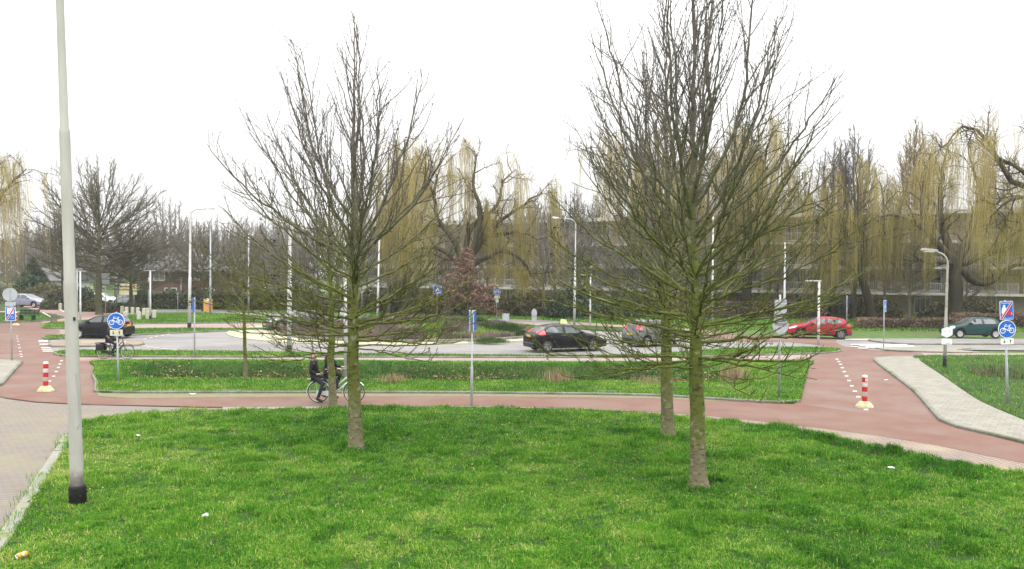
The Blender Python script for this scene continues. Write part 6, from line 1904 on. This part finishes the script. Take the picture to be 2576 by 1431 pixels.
def skin_mesh(name, verts, edges, radii, mats, parent, sub=2, root_i=0):
    me = bpy.data.meshes.new(name + '_skeleton'); me.from_pydata([tuple(v) for v in verts], edges, [])
    o = bpy.data.objects.new(name + '_skeleton', me); COL.objects.link(o)
    sk = o.modifiers.new('skin', 'SKIN'); sk.use_smooth_shade = True
    lay = me.skin_vertices[0].data if me.skin_vertices else None
    for i, r in enumerate(radii):
        lay[i].radius = (r, r) if np.isscalar(r) else r
        lay[i].use_root = (i == root_i)
    ss = o.modifiers.new('sub', 'SUBSURF'); ss.levels = ss.render_levels = sub
    dg = bpy.context.evaluated_depsgraph_get(); dg.update()
    m2 = bpy.data.meshes.new_from_object(o.evaluated_get(dg)); m2.name = name
    bpy.data.objects.remove(o)
    m2.materials.clear()
    m2.polygons.foreach_set('use_smooth', [True] * len(m2.polygons))
    return link(name, m2, parent, mats)

M_skin = pmat('skin', (.52, .32, .25), (.58, .36, .28), 14, .5, spec=.3)
M_hair_d = pmat('dark_brown_hair', (.035, .020, .013), (.07, .04, .025), 30, .5, stretch=(1, 1, .2))
M_hair_b = pmat('brown_hair', (.09, .048, .026), (.14, .075, .04), 30, .5, stretch=(1, 1, .2))
M_jacket = pmat('black_jacket', (.012, .013, .015), (.024, .025, .028), 9, .75, bump=.4)
M_navy = pmat('navy_jacket', (.010, .014, .030), (.018, .023, .045), 9, .8, bump=.4)
M_jeans = pmat('dark_trousers', (.016, .019, .024), (.032, .036, .044), 10, .85, bump=.3)
M_greyskirt = pmat('grey_coat_hem', (.055, .057, .062), (.08, .08, .085), 9, .85, bump=.3)
M_shoe = pmat('dark_shoe', (.018, .016, .016), (.03, .028, .027), 12, .6)
M_shoe_r = pmat('wine_shoe', (.05, .018, .018), (.08, .03, .03), 12, .6)
M_eye = pmat('eye_dark', (.02, .015, .012), None, rough=.2)
M_lip = pmat('lips', (.42, .15, .13), None, rough=.5)

def person(label, J, jacket, trousers, hair_m, shoes, hair_len=.25, face=(1, 0, 0), skirt=None, scarf=None, extra_long=False):
    """J: joints hip_l, hip_r, knee, ankle, toe, chest, neck, head, shoulder, elbow, wrist (left and right)"""
    root = empty('person', (0, 0, 0)); tag(root, label, 'person', 'people on bicycles')
    g = {k: np.array(v, dtype=float) for k, v in J.items()}
    names, edges, rad = [], [], []
    pos = []
    def v(n, p, r):
        names.append(n); pos.append(np.array(p, float)); rad.append(r); return len(pos) - 1
    pel = v('pel', g['pelvis'], (.115, .145)); bel = v('bel', g['pelvis'] * .5 + g['chest'] * .5, (.10, .135)); che = v('che', g['chest'], (.115, .155)); neck = v('neck', g['neck'], .055)
    hd0 = g['head']; f = np.array(face, float); f /= np.linalg.norm(f); up = unit(g['head'] - g['neck'])
    hb = v('hb', hd0 - up * .05, (.078, .07)); hc = v('hc', hd0 + up * .035, (.098, .080)); ht = v('ht', hd0 + up * .105, (.055, .05))
    edges += [(pel, bel), (bel, che), (che, neck), (neck, hb), (hb, hc), (hc, ht)]
    jk = [(g['pelvis'] + [0, 0, -.06], (.135, .165)), (g['pelvis'] * .5 + g['chest'] * .5, (.125, .155)), (g['chest'], (.135, .18)), (g['neck'] * .75 + g['chest'] * .25, (.085, .10))]
    jv = [p for p, _ in jk]; jr = [r for _, r in jk]; je = [(0, 1), (1, 2), (2, 3)]
    tv, tr_, te = [g['pelvis'] + [0, 0, -.02]], [(.125, .155)], []
    sv = []
    for s in ('l', 'r'):
        hip, kn, an, to = g['hip_' + s], g['knee_' + s], g['ankle_' + s], g['toe_' + s]
        a = v('hip', hip, .085); b = v('kn', kn, .056); c = v('an', an, .034); d = v('to', an * .3 + to * .7, .026)
        edges += [(pel, a), (a, b), (b, c), (c, d)]
        i0 = len(tv); tv += [hip, hip * .5 + kn * .5, kn, kn * .5 + an * .5, an + (kn - an) * .04]; tr_ += [.100, .085, .067, .060, .050]
        te += [(0, i0), (i0, i0 + 1), (i0 + 1, i0 + 2), (i0 + 2, i0 + 3), (i0 + 3, i0 + 4)]
        sv.append((an, to))
        sh, el, wr, ha = g['sho_' + s], g['elb_' + s], g['wri_' + s], g['hand_' + s]
        a = v('sh', sh, .055); b = v('el', el, .042); c = v('wr', wr, .028); d = v('pa', wr * .35 + ha * .65, (.022, .038))
        edges += [(che, a), (a, b), (b, c), (c, d)]
        # five fingers, bent towards the palm
        dirh = unit(ha - wr); side = unit(np.cross(dirh, [0, 0, 1.0]) + 1e-6); dn = unit(np.cross(side, dirh))
        for k, (o, ln) in enumerate(((-.030, .070), (-.010, .080), (.010, .076), (.028, .060))):
            r0 = wr * .2 + ha * .8 + side * o
            k1 = v('f', r0 + dirh * ln * .35, .0095); k2 = v('f', r0 + dirh * ln * .60 - dn * ln * .30, .0088); k3 = v('f', r0 + dirh * ln * .55 - dn * ln * .62, .0075)
            edges += [(d, k1), (k1, k2), (k2, k3)]
        k1 = v('t', wr * .55 + ha * .45 - side * .042, .011); k2 = v('t', wr * .3 + ha * .7 - side * .060 - dn * .02, .009); edges += [(d, k1), (k1, k2)]
        i0 = len(jv); jv += [sh, sh * .5 + el * .5, el, el * .5 + wr * .5, wr - dirh * .02]; jr += [.080, .068, .060, .052, .044]
        je += [(2, i0), (i0, i0 + 1), (i0 + 1, i0 + 2), (i0 + 2, i0 + 3), (i0 + 3, i0 + 4)]
    body = skin_mesh('body', pos, edges, rad, [M_skin], root)
    skin_mesh('jacket', jv, je, jr, [jacket], root)
    skin_mesh('trousers', tv, te, tr_, [trousers], root)
    for an, to in sv:
        d = unit(to - an)
        skin_mesh('shoe', [an + [0, 0, .05], an + [0, 0, -.01] - d * .03, an * .45 + to * .55 + [0, 0, -.02], to + d * .03 + [0, 0, -.01]], [(0, 1), (1, 2), (2, 3)], [.062, (.064, .056), (.058, .050), (.050, .040)], [shoes], root)
    if skirt is not None:
        skin_mesh('coat_hem', [g['pelvis'] + [0, 0, .05], g['pelvis'] + [.06, 0, -.08], g['pelvis'] * .5 + (g['knee_l'] + g['knee_r']) * .25 + [0, 0, -.02]], [(0, 1), (1, 2)], [(.14, .17), (.155, .19), (.11, .17)], [skirt], root)
    # face: nose, eyes, mouth, ears
    sd = unit(np.cross(f, up)); fc = hd0 + up * .02
    mb = MB()
    nb = fc + f * .090
    mb.add([tuple(nb + up * .03), tuple(nb - up * .022 + sd * .016), tuple(nb - up * .022 - sd * .016), tuple(nb - up * .016 + f * .024)], [(0, 1, 3), (0, 3, 2), (1, 2, 3)], 0, True)
    for s in (-1, 1):
        ec = Vector(fc + sd * s * .074 - f * .005); Me = Matrix.Translation(ec)
        mb.lathe([(.004, -.03), (.016, -.012), (.018, .01), (.006, .03)], 8, 0, Me)
    mb.build('nose_and_ears', [M_skin], body)
    mb = MB()
    for s in (-1, 1):
        ec = Vector(fc + f * .083 + sd * s * .031 + up * .028); mb.lathe([(.002, -.009), (.011, -.004), (.011, .004), (.002, .009)], 8, 0, Matrix.Translation(ec))
        mb.tube([Vector(fc + f * .092 + sd * s * .016 + up * .050), Vector(fc + f * .084 + sd * s * .046 + up * .050)], .0045, 4, 1)
    mb.tube([Vector(fc + f * .086 + sd * .024 - up * .055), Vector(fc + f * .094 - up * .055), Vector(fc + f * .086 - sd * .024 - up * .055)], .007, 5, 2)
    mb.build('eyes_and_mouth', [M_eye, hair_m, M_lip], body)
    # hair: cap over the crown and length down the back
    hv = [hd0 + up * .085 - f * .012, hd0 + up * .045 - f * .045, hd0 - up * .05 - f * .070, g['neck'] - f * .075 - up * .02, g['neck'] - f * .10 - up * hair_len]
    hr = [(.090, .096), (.092, .104), (.066, .100), (.058, .105), (.030, .075)]
    skin_mesh('hair', hv, [(i, i + 1) for i in range(len(hv) - 1)], hr, [hair_m], root)
    if scarf is not None:
        mb = MB(); c = Vector(g['neck'] - up * .03)
        mb.lathe([(.07, -.05), (.115, -.02), (.115, .03), (.075, .06)], 14, 0, Matrix.Translation(c)); mb.build('scarf', [scarf], root)
    return root

M_tyre_brown = pmat('brown_tyre', (.060, .046, .042), (.085, .066, .060), 12, .85)
P_mint = paint('mint_white_frame', (.58, .61, .62)); P_blk = paint('black_frame', (.015, .015, .016))
# -- white bicycle with two riders, riding to the right
c = at(1155 / 1.5907 + 72, 1010)
brear = at((1150 + 655 / 5.3) / 1.5907, 1012.5, 0.03)
bk = bicycle('bicycle', P_mint, P_mint, 'white and mint step through bicycle carrying two riders on the red path', seat=(.27, .86))
bk.location = brear; bk.rotation_euler = (0, 0, R(-1))
def on_bike(o): o.location = brear; o.rotation_euler = (0, 0, R(-1)); return o
on_bike(person('dark haired rider in a navy jacket steering the white bicycle', dict(
    pelvis=(.29, 0, .96), chest=(.36, 0, 1.32), neck=(.38, 0, 1.47), head=(.41, 0, 1.585), hip_l=(.31, .09, .93), hip_r=(.31, -.09, .93),
    knee_l=(.70, .10, .90), knee_r=(.64, -.10, .70), ankle_l=(.50, .14, .52), ankle_r=(.50, -.14, .27), toe_l=(.65, .15, .48), toe_r=(.66, -.15, .21),
    sho_l=(.38, .18, 1.40), sho_r=(.38, -.18, 1.40), elb_l=(.50, .26, 1.16), elb_r=(.50, -.26, 1.16), wri_l=(.70, .28, 1.12), wri_r=(.70, -.28, 1.12), hand_l=(.79, .28, 1.115), hand_r=(.79, -.28, 1.115)),
    M_navy, M_jeans, M_hair_d, M_shoe_r, hair_len=.22, face=(1, -.1, 0)))
on_bike(person('brown haired passenger in a black jacket sitting on the bicycle carrier', dict(
    pelvis=(-.13, 0, .87), chest=(-.17, 0, 1.22), neck=(-.155, 0, 1.37), head=(-.13, 0, 1.485), hip_l=(-.10, .09, .85), hip_r=(-.10, -.09, .85),
    knee_l=(.20, .20, .64), knee_r=(.19, -.20, .62), ankle_l=(.06, .24, .24), ankle_r=(.04, -.24, .16), toe_l=(.20, .25, .17), toe_r=(.19, -.25, .09),
    sho_l=(-.16, .17, 1.30), sho_r=(-.16, -.17, 1.30), elb_l=(-.22, .22, 1.05), elb_r=(-.20, -.22, 1.05), wri_l=(-.02, .18, .92), wri_r=(.0, -.19, .93), hand_l=(.08, .15, .93), hand_r=(.09, -.15, .94)),
    M_jacket, M_jeans, M_hair_b, M_shoe, hair_len=.24, face=(.62, -.78, 0), skirt=M_greyskirt, scarf=pmat('olive_scarf', (.10, .085, .045), (.14, .12, .07), 20, .9)))
# -- lone cyclist on the far lane
b2 = at((250 + 585 / 3.578) / 1.5907, 902.5, 0.03)
bk2 = bicycle('bicycle', P_blk, P_blk, 'black upright bicycle ridden behind the left cycle sign', chain=M_black, front_rack=False)
bk2.location = b2
mb = MB(); 
for y in (-.16, .16): mb.bbox((-.10, y, .57), (.36, .11, .30), .04, 0)
mb.box((-.10, 0, .765), (.40, .34, .03), 0)
o = mb.build('pannier_bags', [M_jacket]); o.location = b2; tag(o, 'black double pannier bags on the lone black bicycle', 'bag')
p3 = person('lone cyclist dressed all in black half hidden by the left cycle sign', dict(
    pelvis=(.25, 0, .97), chest=(.33, 0, 1.34), neck=(.37, 0, 1.49), head=(.41, 0, 1.60), hip_l=(.28, .09, .94), hip_r=(.28, -.09, .94),
    knee_l=(.68, .10, .90), knee_r=(.62, -.10, .70), ankle_l=(.48, .14, .52), ankle_r=(.46, -.14, .25), toe_l=(.63, .15, .48), toe_r=(.62, -.15, .19),
    sho_l=(.35, .18, 1.42), sho_r=(.35, -.18, 1.42), elb_l=(.50, .26, 1.18), elb_r=(.50, -.26, 1.18), wri_l=(.70, .28, 1.12), wri_r=(.70, -.28, 1.12), hand_l=(.79, .28, 1.115), hand_r=(.79, -.28, 1.115)),
    M_jacket, M_jacket, M_hair_d, M_shoe, hair_len=.08, face=(1, 0, 0), skirt=M_jacket)
p3.location = b2
# ================================================================== grass, bed planting, leaves, litter
M_grass = tint_mat('grass_blades', [(0, (.020, .074, .009)), (.28, (.044, .168, .013)), (.55, (.100, .280, .020)), (.78, (.220, .385, .042)), (.90, (.40, .45, .11)), (1, (.56, .49, .24))], rough=.7, spec=.10, transl=.22)
def scatter(poly, n, dens=None):
    poly = np.asarray(poly); x0, y0 = poly.min(0); x1, y1 = poly.max(0)
    X = RNG.uniform(x0, x1, n); Y = RNG.uniform(y0, y1, n)
    k = inside(poly, X, Y); X, Y = X[k], Y[k]
    if dens is not None:
        k = RNG.random(len(X)) < dens(X, Y); X, Y = X[k], Y[k]
    return X, Y
def blades(name, X, Y, Z, H, W, tint, lean=.45, mat_=None, kind='stuff', label=None):
    n = len(X)
    a = RNG.uniform(0, 2 * np.pi, n); b = RNG.uniform(0, 2 * np.pi, n)
    l1 = H * np.abs(RNG.normal(0, lean, n)); 
    base = np.stack([X, Y, Z], 1)
    wv = np.stack([np.cos(a), np.sin(a), np.zeros(n)], 1) * (W / 2)[:, None]
    ld = np.stack([np.cos(b), np.sin(b), np.zeros(n)], 1)
    mid = base + ld * (l1 * .35)[:, None] + np.array([0, 0, 1.0]) * (H * .6)[:, None]
    tip = base + ld * (l1 * 1.15)[:, None] + np.array([0, 0, 1.0]) * (H * np.clip(1.05 - .35 * (l1 / H), .35, 1))[:, None]
    V = np.stack([base - wv, base + wv, mid + wv * .8, mid - wv * .8, tip], 1).reshape(-1, 3)
    i = np.arange(n) * 5
    Q = np.stack([i, i + 1, i + 2, i + 3], 1); T = np.stack([i + 3, i + 2, i + 4], 1)
    me = np_mesh(name, V, tris=T, quads=Q, smooth=False)
    set_tint(me, np.repeat(np.clip(tint, 0, 1), 5))
    o = link(name, me, None, mat_ or M_grass)
    return tag(o, label, 'grass', kind=kind)
def g_tint(X, Y, base=.40):
    big = fbm(X, Y, 5.5); mid_ = fbm(X + 90, Y, 1.3); sm = fbm(X - 40, Y + 77, .38)
    t = base + (big - .5) * .42 + (mid_ - .5) * .40 + (sm - .5) * .40 + RNG.normal(0, .17, len(X))
    dry = RNG.random(len(X)) < .07
    t[dry] = RNG.uniform(.82, 1.0, dry.sum())
    return t
vis_poly = lawn_arr
def near_d(X, Y):
    r = np.hypot(X, Y)
    return np.clip((12.5 / np.maximum(r, 8)) ** 1.35, .12, 1) * (np.abs(X) < .70 * Y + 1.2) * (Y > 9.2)
X, Y = scatter(lawn_arr, 2600000, near_d)
tuft = fbm(X + 200, Y - 60, .55); tuft2 = fbm(X, Y + 300, 2.4)
tall = np.clip((tuft - .50) * 6, 0, 1)
pock = np.clip((fbm(X - 77, Y + 9, .30) - .60) * 9, 0, 1)
keep = RNG.random(len(X)) < (.55 + .45 * tall) * (1 - .75 * pock)
X, Y, tall, tuft2, pock = X[keep], Y[keep], tall[keep], tuft2[keep], pock[keep]
ed = edge_dist(lawn_arr, X, Y)
Hh = (.045 + .035 * RNG.random(len(X)) + .075 * tall * (.4 + tuft2)) * RNG.uniform(.6, 1.25, len(X))
far_edge = np.exp(-(ed / .35) ** 2) * (Y > 14)
Hh += .06 * far_edge * RNG.random(len(X)) * (fbm(X, Y, 1.1) > .48)
# rank tufts along the gully by the path; taller, darker blades round the trunk feet
a_, b_ = at(1970, 1085), at(2420, 1195); d_ = np.array([b_.x - a_.x, b_.y - a_.y]); t_ = np.clip(((X - a_.x) * d_[0] + (Y - a_.y) * d_[1]) / (d_ @ d_), 0, 1)
gd = np.hypot(X - a_.x - t_ * d_[0], Y - a_.y - t_ * d_[1])
rank = np.exp(-((gd - .25) / .40) ** 2) * (.35 + fbm(X, Y, .7))
Hh += .12 * np.clip(rank, 0, 1) * RNG.random(len(X))
tn = g_tint(X, Y, .545) - .26 * np.clip(rank, 0, 1) - .07 * tall - .22 * pock
bare = np.zeros(len(X), bool)
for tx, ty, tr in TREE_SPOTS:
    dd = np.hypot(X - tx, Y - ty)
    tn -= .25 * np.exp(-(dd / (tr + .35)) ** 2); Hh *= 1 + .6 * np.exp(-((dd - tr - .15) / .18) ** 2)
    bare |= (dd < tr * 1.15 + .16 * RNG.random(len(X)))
bare |= (np.hypot(X - at(1010, 1215).x, (Y - at(1010, 1215).y) * .8) < .8) & (RNG.random(len(X)) < .45)
Z = lawn_h(X, Y) - .01
Wd = (.0055 + .0045 * RNG.random(len(X))) * (1 + .022 * np.hypot(X, Y))
k = ~bare
print('lawn blades', k.sum())
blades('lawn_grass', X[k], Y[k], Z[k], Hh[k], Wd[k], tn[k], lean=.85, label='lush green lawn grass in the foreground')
# island
X, Y = scatter(isl_arr, 230000)
ed = edge_dist(isl_arr, X, Y)
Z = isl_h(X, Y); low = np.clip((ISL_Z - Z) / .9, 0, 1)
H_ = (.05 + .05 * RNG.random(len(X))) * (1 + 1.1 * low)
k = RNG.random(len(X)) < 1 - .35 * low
blades('verge_grass', X[k], Y[k], Z[k] - .01, H_[k], np.full(k.sum(), .016), (g_tint(X, Y, .54) - (.80 + .7 * (fbm(X, Y, .9) - .5)) * np.sqrt(low))[k], label='green grass in the verge hollow')  # tint drops with depth: shade of the hollow put into the blades
X, Y = scatter(rg_arr, 120000, lambda X, Y: (X < 40) * 1.0)
Z = rg_h(X, Y); low = np.clip((.09 - Z) / .9, 0, 1); k = RNG.random(len(X)) < 1 - 1.1 * low
blades('bank_grass', X[k], Y[k], Z[k] - .01, .06 + .06 * RNG.random(k.sum()), np.full(k.sum(), .016), g_tint(X, Y, .42)[k], label='green grass beside the pale footpath')
XX, YY = [], []
for arr, n in ((strip_near, 60000), (strip_mid, 16000), (strip_lawn, 60000), (strip_bench, 20000)):
    x_, y_ = scatter(arr, n); XX.append(x_); YY.append(y_)
X, Y = np.concatenate(XX), np.concatenate(YY)
blades('strip_grass', X, Y, np.full(len(X), .08), .06 + .05 * RNG.random(len(X)), np.full(len(X), .024), g_tint(X, Y, .46), label='short green grass on the narrow road verges')
# dead brambles in the ditch at the right
X, Y = scatter(rg_arr, 60000, lambda X, Y: (np.abs(X - DC.x) < 5) * (np.abs(Y - DC.y) < 5) * 1.0)
Z = rg_h(X, Y); low = (.09 - Z); k = low > .16; X, Y, Z = X[k], Y[k], Z[k]
M_bramble = tint_mat('dead_brambles', [(0, (.040, .026, .018)), (.6, (.13, .085, .055)), (1, (.24, .17, .11))], rough=.9)
blades('dead_brambles', X, Y, Z, .15 + .5 * RNG.random(len(X)), np.full(len(X), .018), RNG.random(len(X)), lean=.9, mat_=M_bramble, label='brown dead brambles filling the ditch')
# far verge
X = RNG.uniform(-45, 75, 130000); Y = RNG.uniform(62, 92, 130000)
r_ = np.hypot(X - RCX, Y - RCY)
pxs = CX + X / Y * FPX; pys = 690 + 8409 / Y
k = (r_ > 18.2) & (pys < 806 + np.clip((pxs - 1300) / 700, 0, 1) * 38) & (pxs > 930)
X, Y = X[k], Y[k]
blades('far_verge_grass', X, Y, np.full(len(X), -.06), .08 + .08 * RNG.random(len(X)), np.full(len(X), .05), g_tint(X, Y, .45), label='grass under the willows beyond the roundabout')
# weeds overgrowing the kerb on the left
M_ed = [(0, 1362), (65, 1263), (125, 1167), (170, 1096)]
P_ = [at(*q, .06) for q in M_ed]
sx, sy = [], []
for a, b in zip(P_, P_[1:]):
    n = 330; t = RNG.random(n); sx.append(a.x + (b.x - a.x) * t + RNG.normal(0, .11, n)); sy.append(a.y + (b.y - a.y) * t + RNG.normal(0, .05, n))
X, Y = np.concatenate(sx), np.concatenate(sy); k = fbm(X, Y, .5) > .50; X, Y = X[k], Y[k]
blades('kerb_weeds', X, Y, np.full(len(X), .05), .07 + .10 * RNG.random(len(X)), np.full(len(X), .010), g_tint(X, Y, .42), label='grass tufts creeping over the kerb stones')

# -- old leaves and bare soil specks on the lawn
X, Y = scatter(lawn_arr, 26000, lambda X, Y: (np.abs(X) < .7 * Y) * (Y > 9) * np.clip((fbm(X + 15, Y + 8, 2.0) - .44) * 4, .02, 1))
C = np.stack([X, Y, lawn_h(X, Y) + RNG.uniform(.03, .075, len(X))], 1)
k = RNG.random(len(X)) < .42; C = C[k]
V, Q = leaf_quads(C, .020, np.random.default_rng(13), flat=.4, stretch=1.2)
M_old = tint_mat('old_leaves', [(0, (.05, .035, .018)), (.5, (.16, .11, .055)), (1, (.36, .29, .16))], rough=.9)
me = np_mesh('old_leaves', V, quads=Q, smooth=False); set_tint(me, np.repeat(RNG.uniform(0, 1, len(C)), 4))
tag(link('old_leaves', me, None, M_old), 'small old brown leaves scattered over the lawn', 'leaves', kind='stuff')
# -- fallen leaves and dry stalks in the hollow
M_fallen = tint_mat('fallen_leaves', [(0, (.055, .034, .018)), (.5, (.17, .105, .055)), (1, (.34, .25, .15))], rough=.85)
X, Y = scatter(isl_arr, 60000)
Z = isl_h(X, Y); low = np.clip((ISL_Z - Z) / .9, 0, 1)
k = RNG.random(len(X)) < np.clip(low * 1.15, 0, 1) * np.clip((fbm(X + 20, Y, 1.5) - .36) * 5, 0, 1) * .8
C = np.stack([X[k], Y[k], Z[k] + RNG.uniform(.08, .24, k.sum())], 1)
V, Q = leaf_quads(C, .050, np.random.default_rng(3), flat=.5, stretch=1.1)
me = np_mesh('fallen_leaves', V, quads=Q, smooth=False); set_tint(me, np.repeat(RNG.uniform(0, 1, len(C)), 4))
tag(link('fallen_leaves', me, None, M_fallen), 'brown fallen leaves lying in the hollow', 'leaves', kind='stuff')
M_reed = tint_mat('dry_reeds', [(0, (.16, .10, .055)), (1, (.46, .36, .22))], rough=.9)
for (px, py, w, n, hh, lab) in ((1405, 966, 42, 420, .52, 'clump of dry straw coloured reeds in the hollow'), (1850, 962, 34, 400, .70, 'clump of dry reeds beside the tallest tree trunk'), (1640, 972, 46, 260, .28, 'low dry grass clump by the paired trunks'), (985, 968, 40, 260, .3, 'low dry stalks in the hollow right of the bicycle')):
    c = at(px, py); s = w / FPX * c.y
    X = RNG.normal(c.x, s * .45, n); Y = RNG.normal(c.y + .4, .35, n); Z = isl_h(X, Y)
    o = blades('dry_reeds', X, Y, Z, hh * RNG.uniform(.35, 1.25, n), np.full(n, .013), RNG.random(n), lean=.30, mat_=M_reed, kind=None, label=lab)
    o['category'] = 'reeds'; o['group'] = 'clumps of dry reeds'

# -- planting on the roundabout
M_heath = tint_mat('heather', [(0, (.055, .036, .030)), (.4, (.130, .092, .085)), (.75, (.20, .16, .15)), (1, (.26, .19, .10))], rough=.9)
n = 70000
aa = RNG.uniform(0, 2 * np.pi, n); rr_ = 9.75 * np.sqrt(RNG.random(n)); X = RCX + rr_ * np.cos(aa); Y = RCY + rr_ * np.sin(aa)
zone = fbm(X + 7, Y + 3, 3.0) + .03 * (RCX + 1.5 - X)
k = zone > .44; Xh, Yh = X[k], Y[k]
blades('heather', Xh, Yh, bed_h(Xh, Yh), (.16 + .40 * fbm(Xh, Yh, 1.6)) * RNG.uniform(.5, 1.2, len(Xh)), np.full(len(Xh), .022), np.clip(.45 + (fbm(Xh, Yh, 2.2) - .5) * 1.4 + RNG.normal(0, .12, len(Xh)), 0, 1), lean=.35, mat_=M_heath, label='brown and purple heather covering the roundabout bed')
k = (fbm(X + 70, Y + 30, 1.9) > .56) & (X > RCX - 2); Xg, Yg = X[k], Y[k]
blades('bed_grass', Xg, Yg, bed_h(Xg, Yg), .12 + .16 * RNG.random(len(Xg)), np.full(len(Xg), .024), g_tint(Xg, Yg, .52), label='green weeds among the heather of the roundabout')
M_orn = tint_mat('ornamental_grass', [(0, (.020, .045, .014)), (.5, (.055, .105, .026)), (1, (.14, .20, .06))], rough=.7)
def clump(px, py, rx, ry, h, n, lab, tb=.45):
    c = at(px, py, .3)
    X = c.x + RNG.normal(0, rx * .5, n); Y = c.y + RNG.normal(0, ry * .5, n)
    zz = bed_h(X, Y)
    d = np.hypot((X - c.x) / rx, (Y - c.y) / ry)
    o = blades('ornamental_grass', X, Y, zz, h * np.clip(1.1 - .5 * d, .3, 1) * RNG.uniform(.6, 1.1, n), np.full(n, .022), np.clip(RNG.normal(tb, .2, n), 0, 1), lean=.5, mat_=M_orn, kind=None, label=lab)
    o['category'] = 'plant'; o['group'] = 'green grass clumps on the roundabout'
clump(1232, 853, .95, .45, .42, 1500, 'bright green grass clump on the near edge of the bed right of the double sign', .62)
clump(1278, 832, 1.5, .8, .75, 2200, 'large dark green clump high on the bed below the round cycle sign', .30)
clump(1205, 826, 1.3, .8, .65, 1900, 'dark green clump high on the bed beside the double sign top', .34)
clump(1312, 838, .55, .5, .5, 900, 'small round dark clump on the bed left of the black hatchback', .28)
clump(915, 826, 1.0, .7, .5, 1200, 'green clump on the bed behind the left lawn tree', .4)
c = at(1335, 838, .25)
rng_ = np.random.default_rng(9); th = np.linspace(0, 2 * np.pi, 28, endpoint=False); V, F = [], []
for j, t in enumerate(np.linspace(0, 1, 7)):
    for i, a in enumerate(th):
        rr0 = (1 - t) ** .8 * (1 + .25 * math.sin(3 * a) + rng_.normal(0, .06)); V.append((.95 * rr0 * math.cos(a), .6 * rr0 * math.sin(a), .42 * t + rng_.normal(0, .02)))
for j in range(6):
    for i in range(28): F.append((j * 28 + i, j * 28 + (i + 1) % 28, (j + 1) * 28 + (i + 1) % 28, (j + 1) * 28 + i))
F.append(tuple(range(6 * 28, 7 * 28)))
mb = MB(); mb.add(V, F, 0, True); o = mb.build('soil_heap', [M_dirt]); o.location = c; tag(o, 'small heap of brown soil on the planted bed behind the black hatchback', 'soil heap')

# -- litter on the lawn
M_litter_w = pmat('white_can', (.68, .68, .70), (.60, .60, .62), 12, .35, metal=.2)
b = at(516, 1310, .06)
mb = MB(); Mx = Matrix.Rotation(R(62), 4, 'Y') @ Matrix.Rotation(R(25), 4, 'X')
mb.lathe([(.02, -.058), (.026, -.06), (.033, -.05), (.033, .045), (.027, .058), (.02, .056)], 16, 0, Mx)
mb.lathe([(.024, .0585), (.015, .055)], 12, 1, Mx, caps=False)
o = mb.build('drink_can', [M_litter_w, M_steel]); o.location = b + Vector((0, 0, .09)); tag(o, 'crumpled white drink can lying on the lawn', 'can')
b = at(58, 1412, .06)
mb = MB(); Mx = Matrix.Rotation(R(70), 4, 'Y')
mb.lathe([(.035, -.06), (.037, -.05), (.037, 0), (.037, .045), (.030, .06)], 14, 0, Mx, caps=True); mb.lathe([(.0385, .015), (.0385, .045)], 14, 1, Mx, caps=False)
mb.tube([Vector((-.05, 0, .02)), Vector((-.10, -.02, -.01)), Vector((-.04, -.06, -.04))], .006, 5, 1)
o = mb.build('paper_cup', [pmat('orange_print', (.66, .29, .03), (.70, .36, .05), 9, .5), M_signwhite]); o.location = b + Vector((0, 0, .10)); tag(o, 'orange and white crushed paper cup in the lower left grass', 'cup')
def scrap(px, py, w, h, lab, z=.10, name='paper_scrap'):
    b = at(px, py, z); mb = MB()
    rng = random.Random(px)
    V = []; n = 5
    for j in range(3):
        for i in range(n):
            V.append(((i / (n - 1) - .5) * w, (j / 2 - .5) * h, rng.uniform(0, .035)))
    F = [(j * n + i, j * n + i + 1, (j + 1) * n + i + 1, (j + 1) * n + i) for j in range(2) for i in range(n - 1)]
    mb.add(V, F, 0); o = mb.build(name, [M_signwhite], recalc=False); o.location = b
    sol = o.modifiers.new('thickness', 'SOLIDIFY'); sol.thickness = .004
    tag(o, lab, 'litter', 'scraps of litter')
scrap(484, 991, .20, .12, 'white paper scrap at the kerb of the hollow', z=.045)
scrap(2240, 1177, .14, .06, 'pale paper scrap on the lawn near the cobbled edge', z=.15)
scrap(348, 1096, .09, .07, 'small white scrap on the upper left lawn', z=.16)
scrap(1480, 934, .10, .09, 'tiny white scrap in the grassy hollow', z=-.25)
scrap(2228, 956, .14, .07, 'white scrap on the grass beside the pale footpath', z=.15)

# ================================================================== thin winter haze
def build_haze():
    mb = MB(); mb.box((0, 95, 14.5), (330, 230, 32.5))
    m = bpy.data.materials.new('haze'); m.use_nodes = True
    n, l = m.node_tree.nodes, m.node_tree.links
    n.remove(n['Principled BSDF'])
    v = n.new('ShaderNodeVolumePrincipled')
    v.inputs['Color'].default_value = (.93, .94, .96, 1); v.inputs['Density'].default_value = 0.0004; v.inputs['Anisotropy'].default_value = 0.3
    l.new(v.outputs[0], n['Material Output'].inputs['Volume'])
    o = mb.build('haze', [m]); tag(o, 'thin pale winter haze', 'haze', kind='stuff')
build_haze()
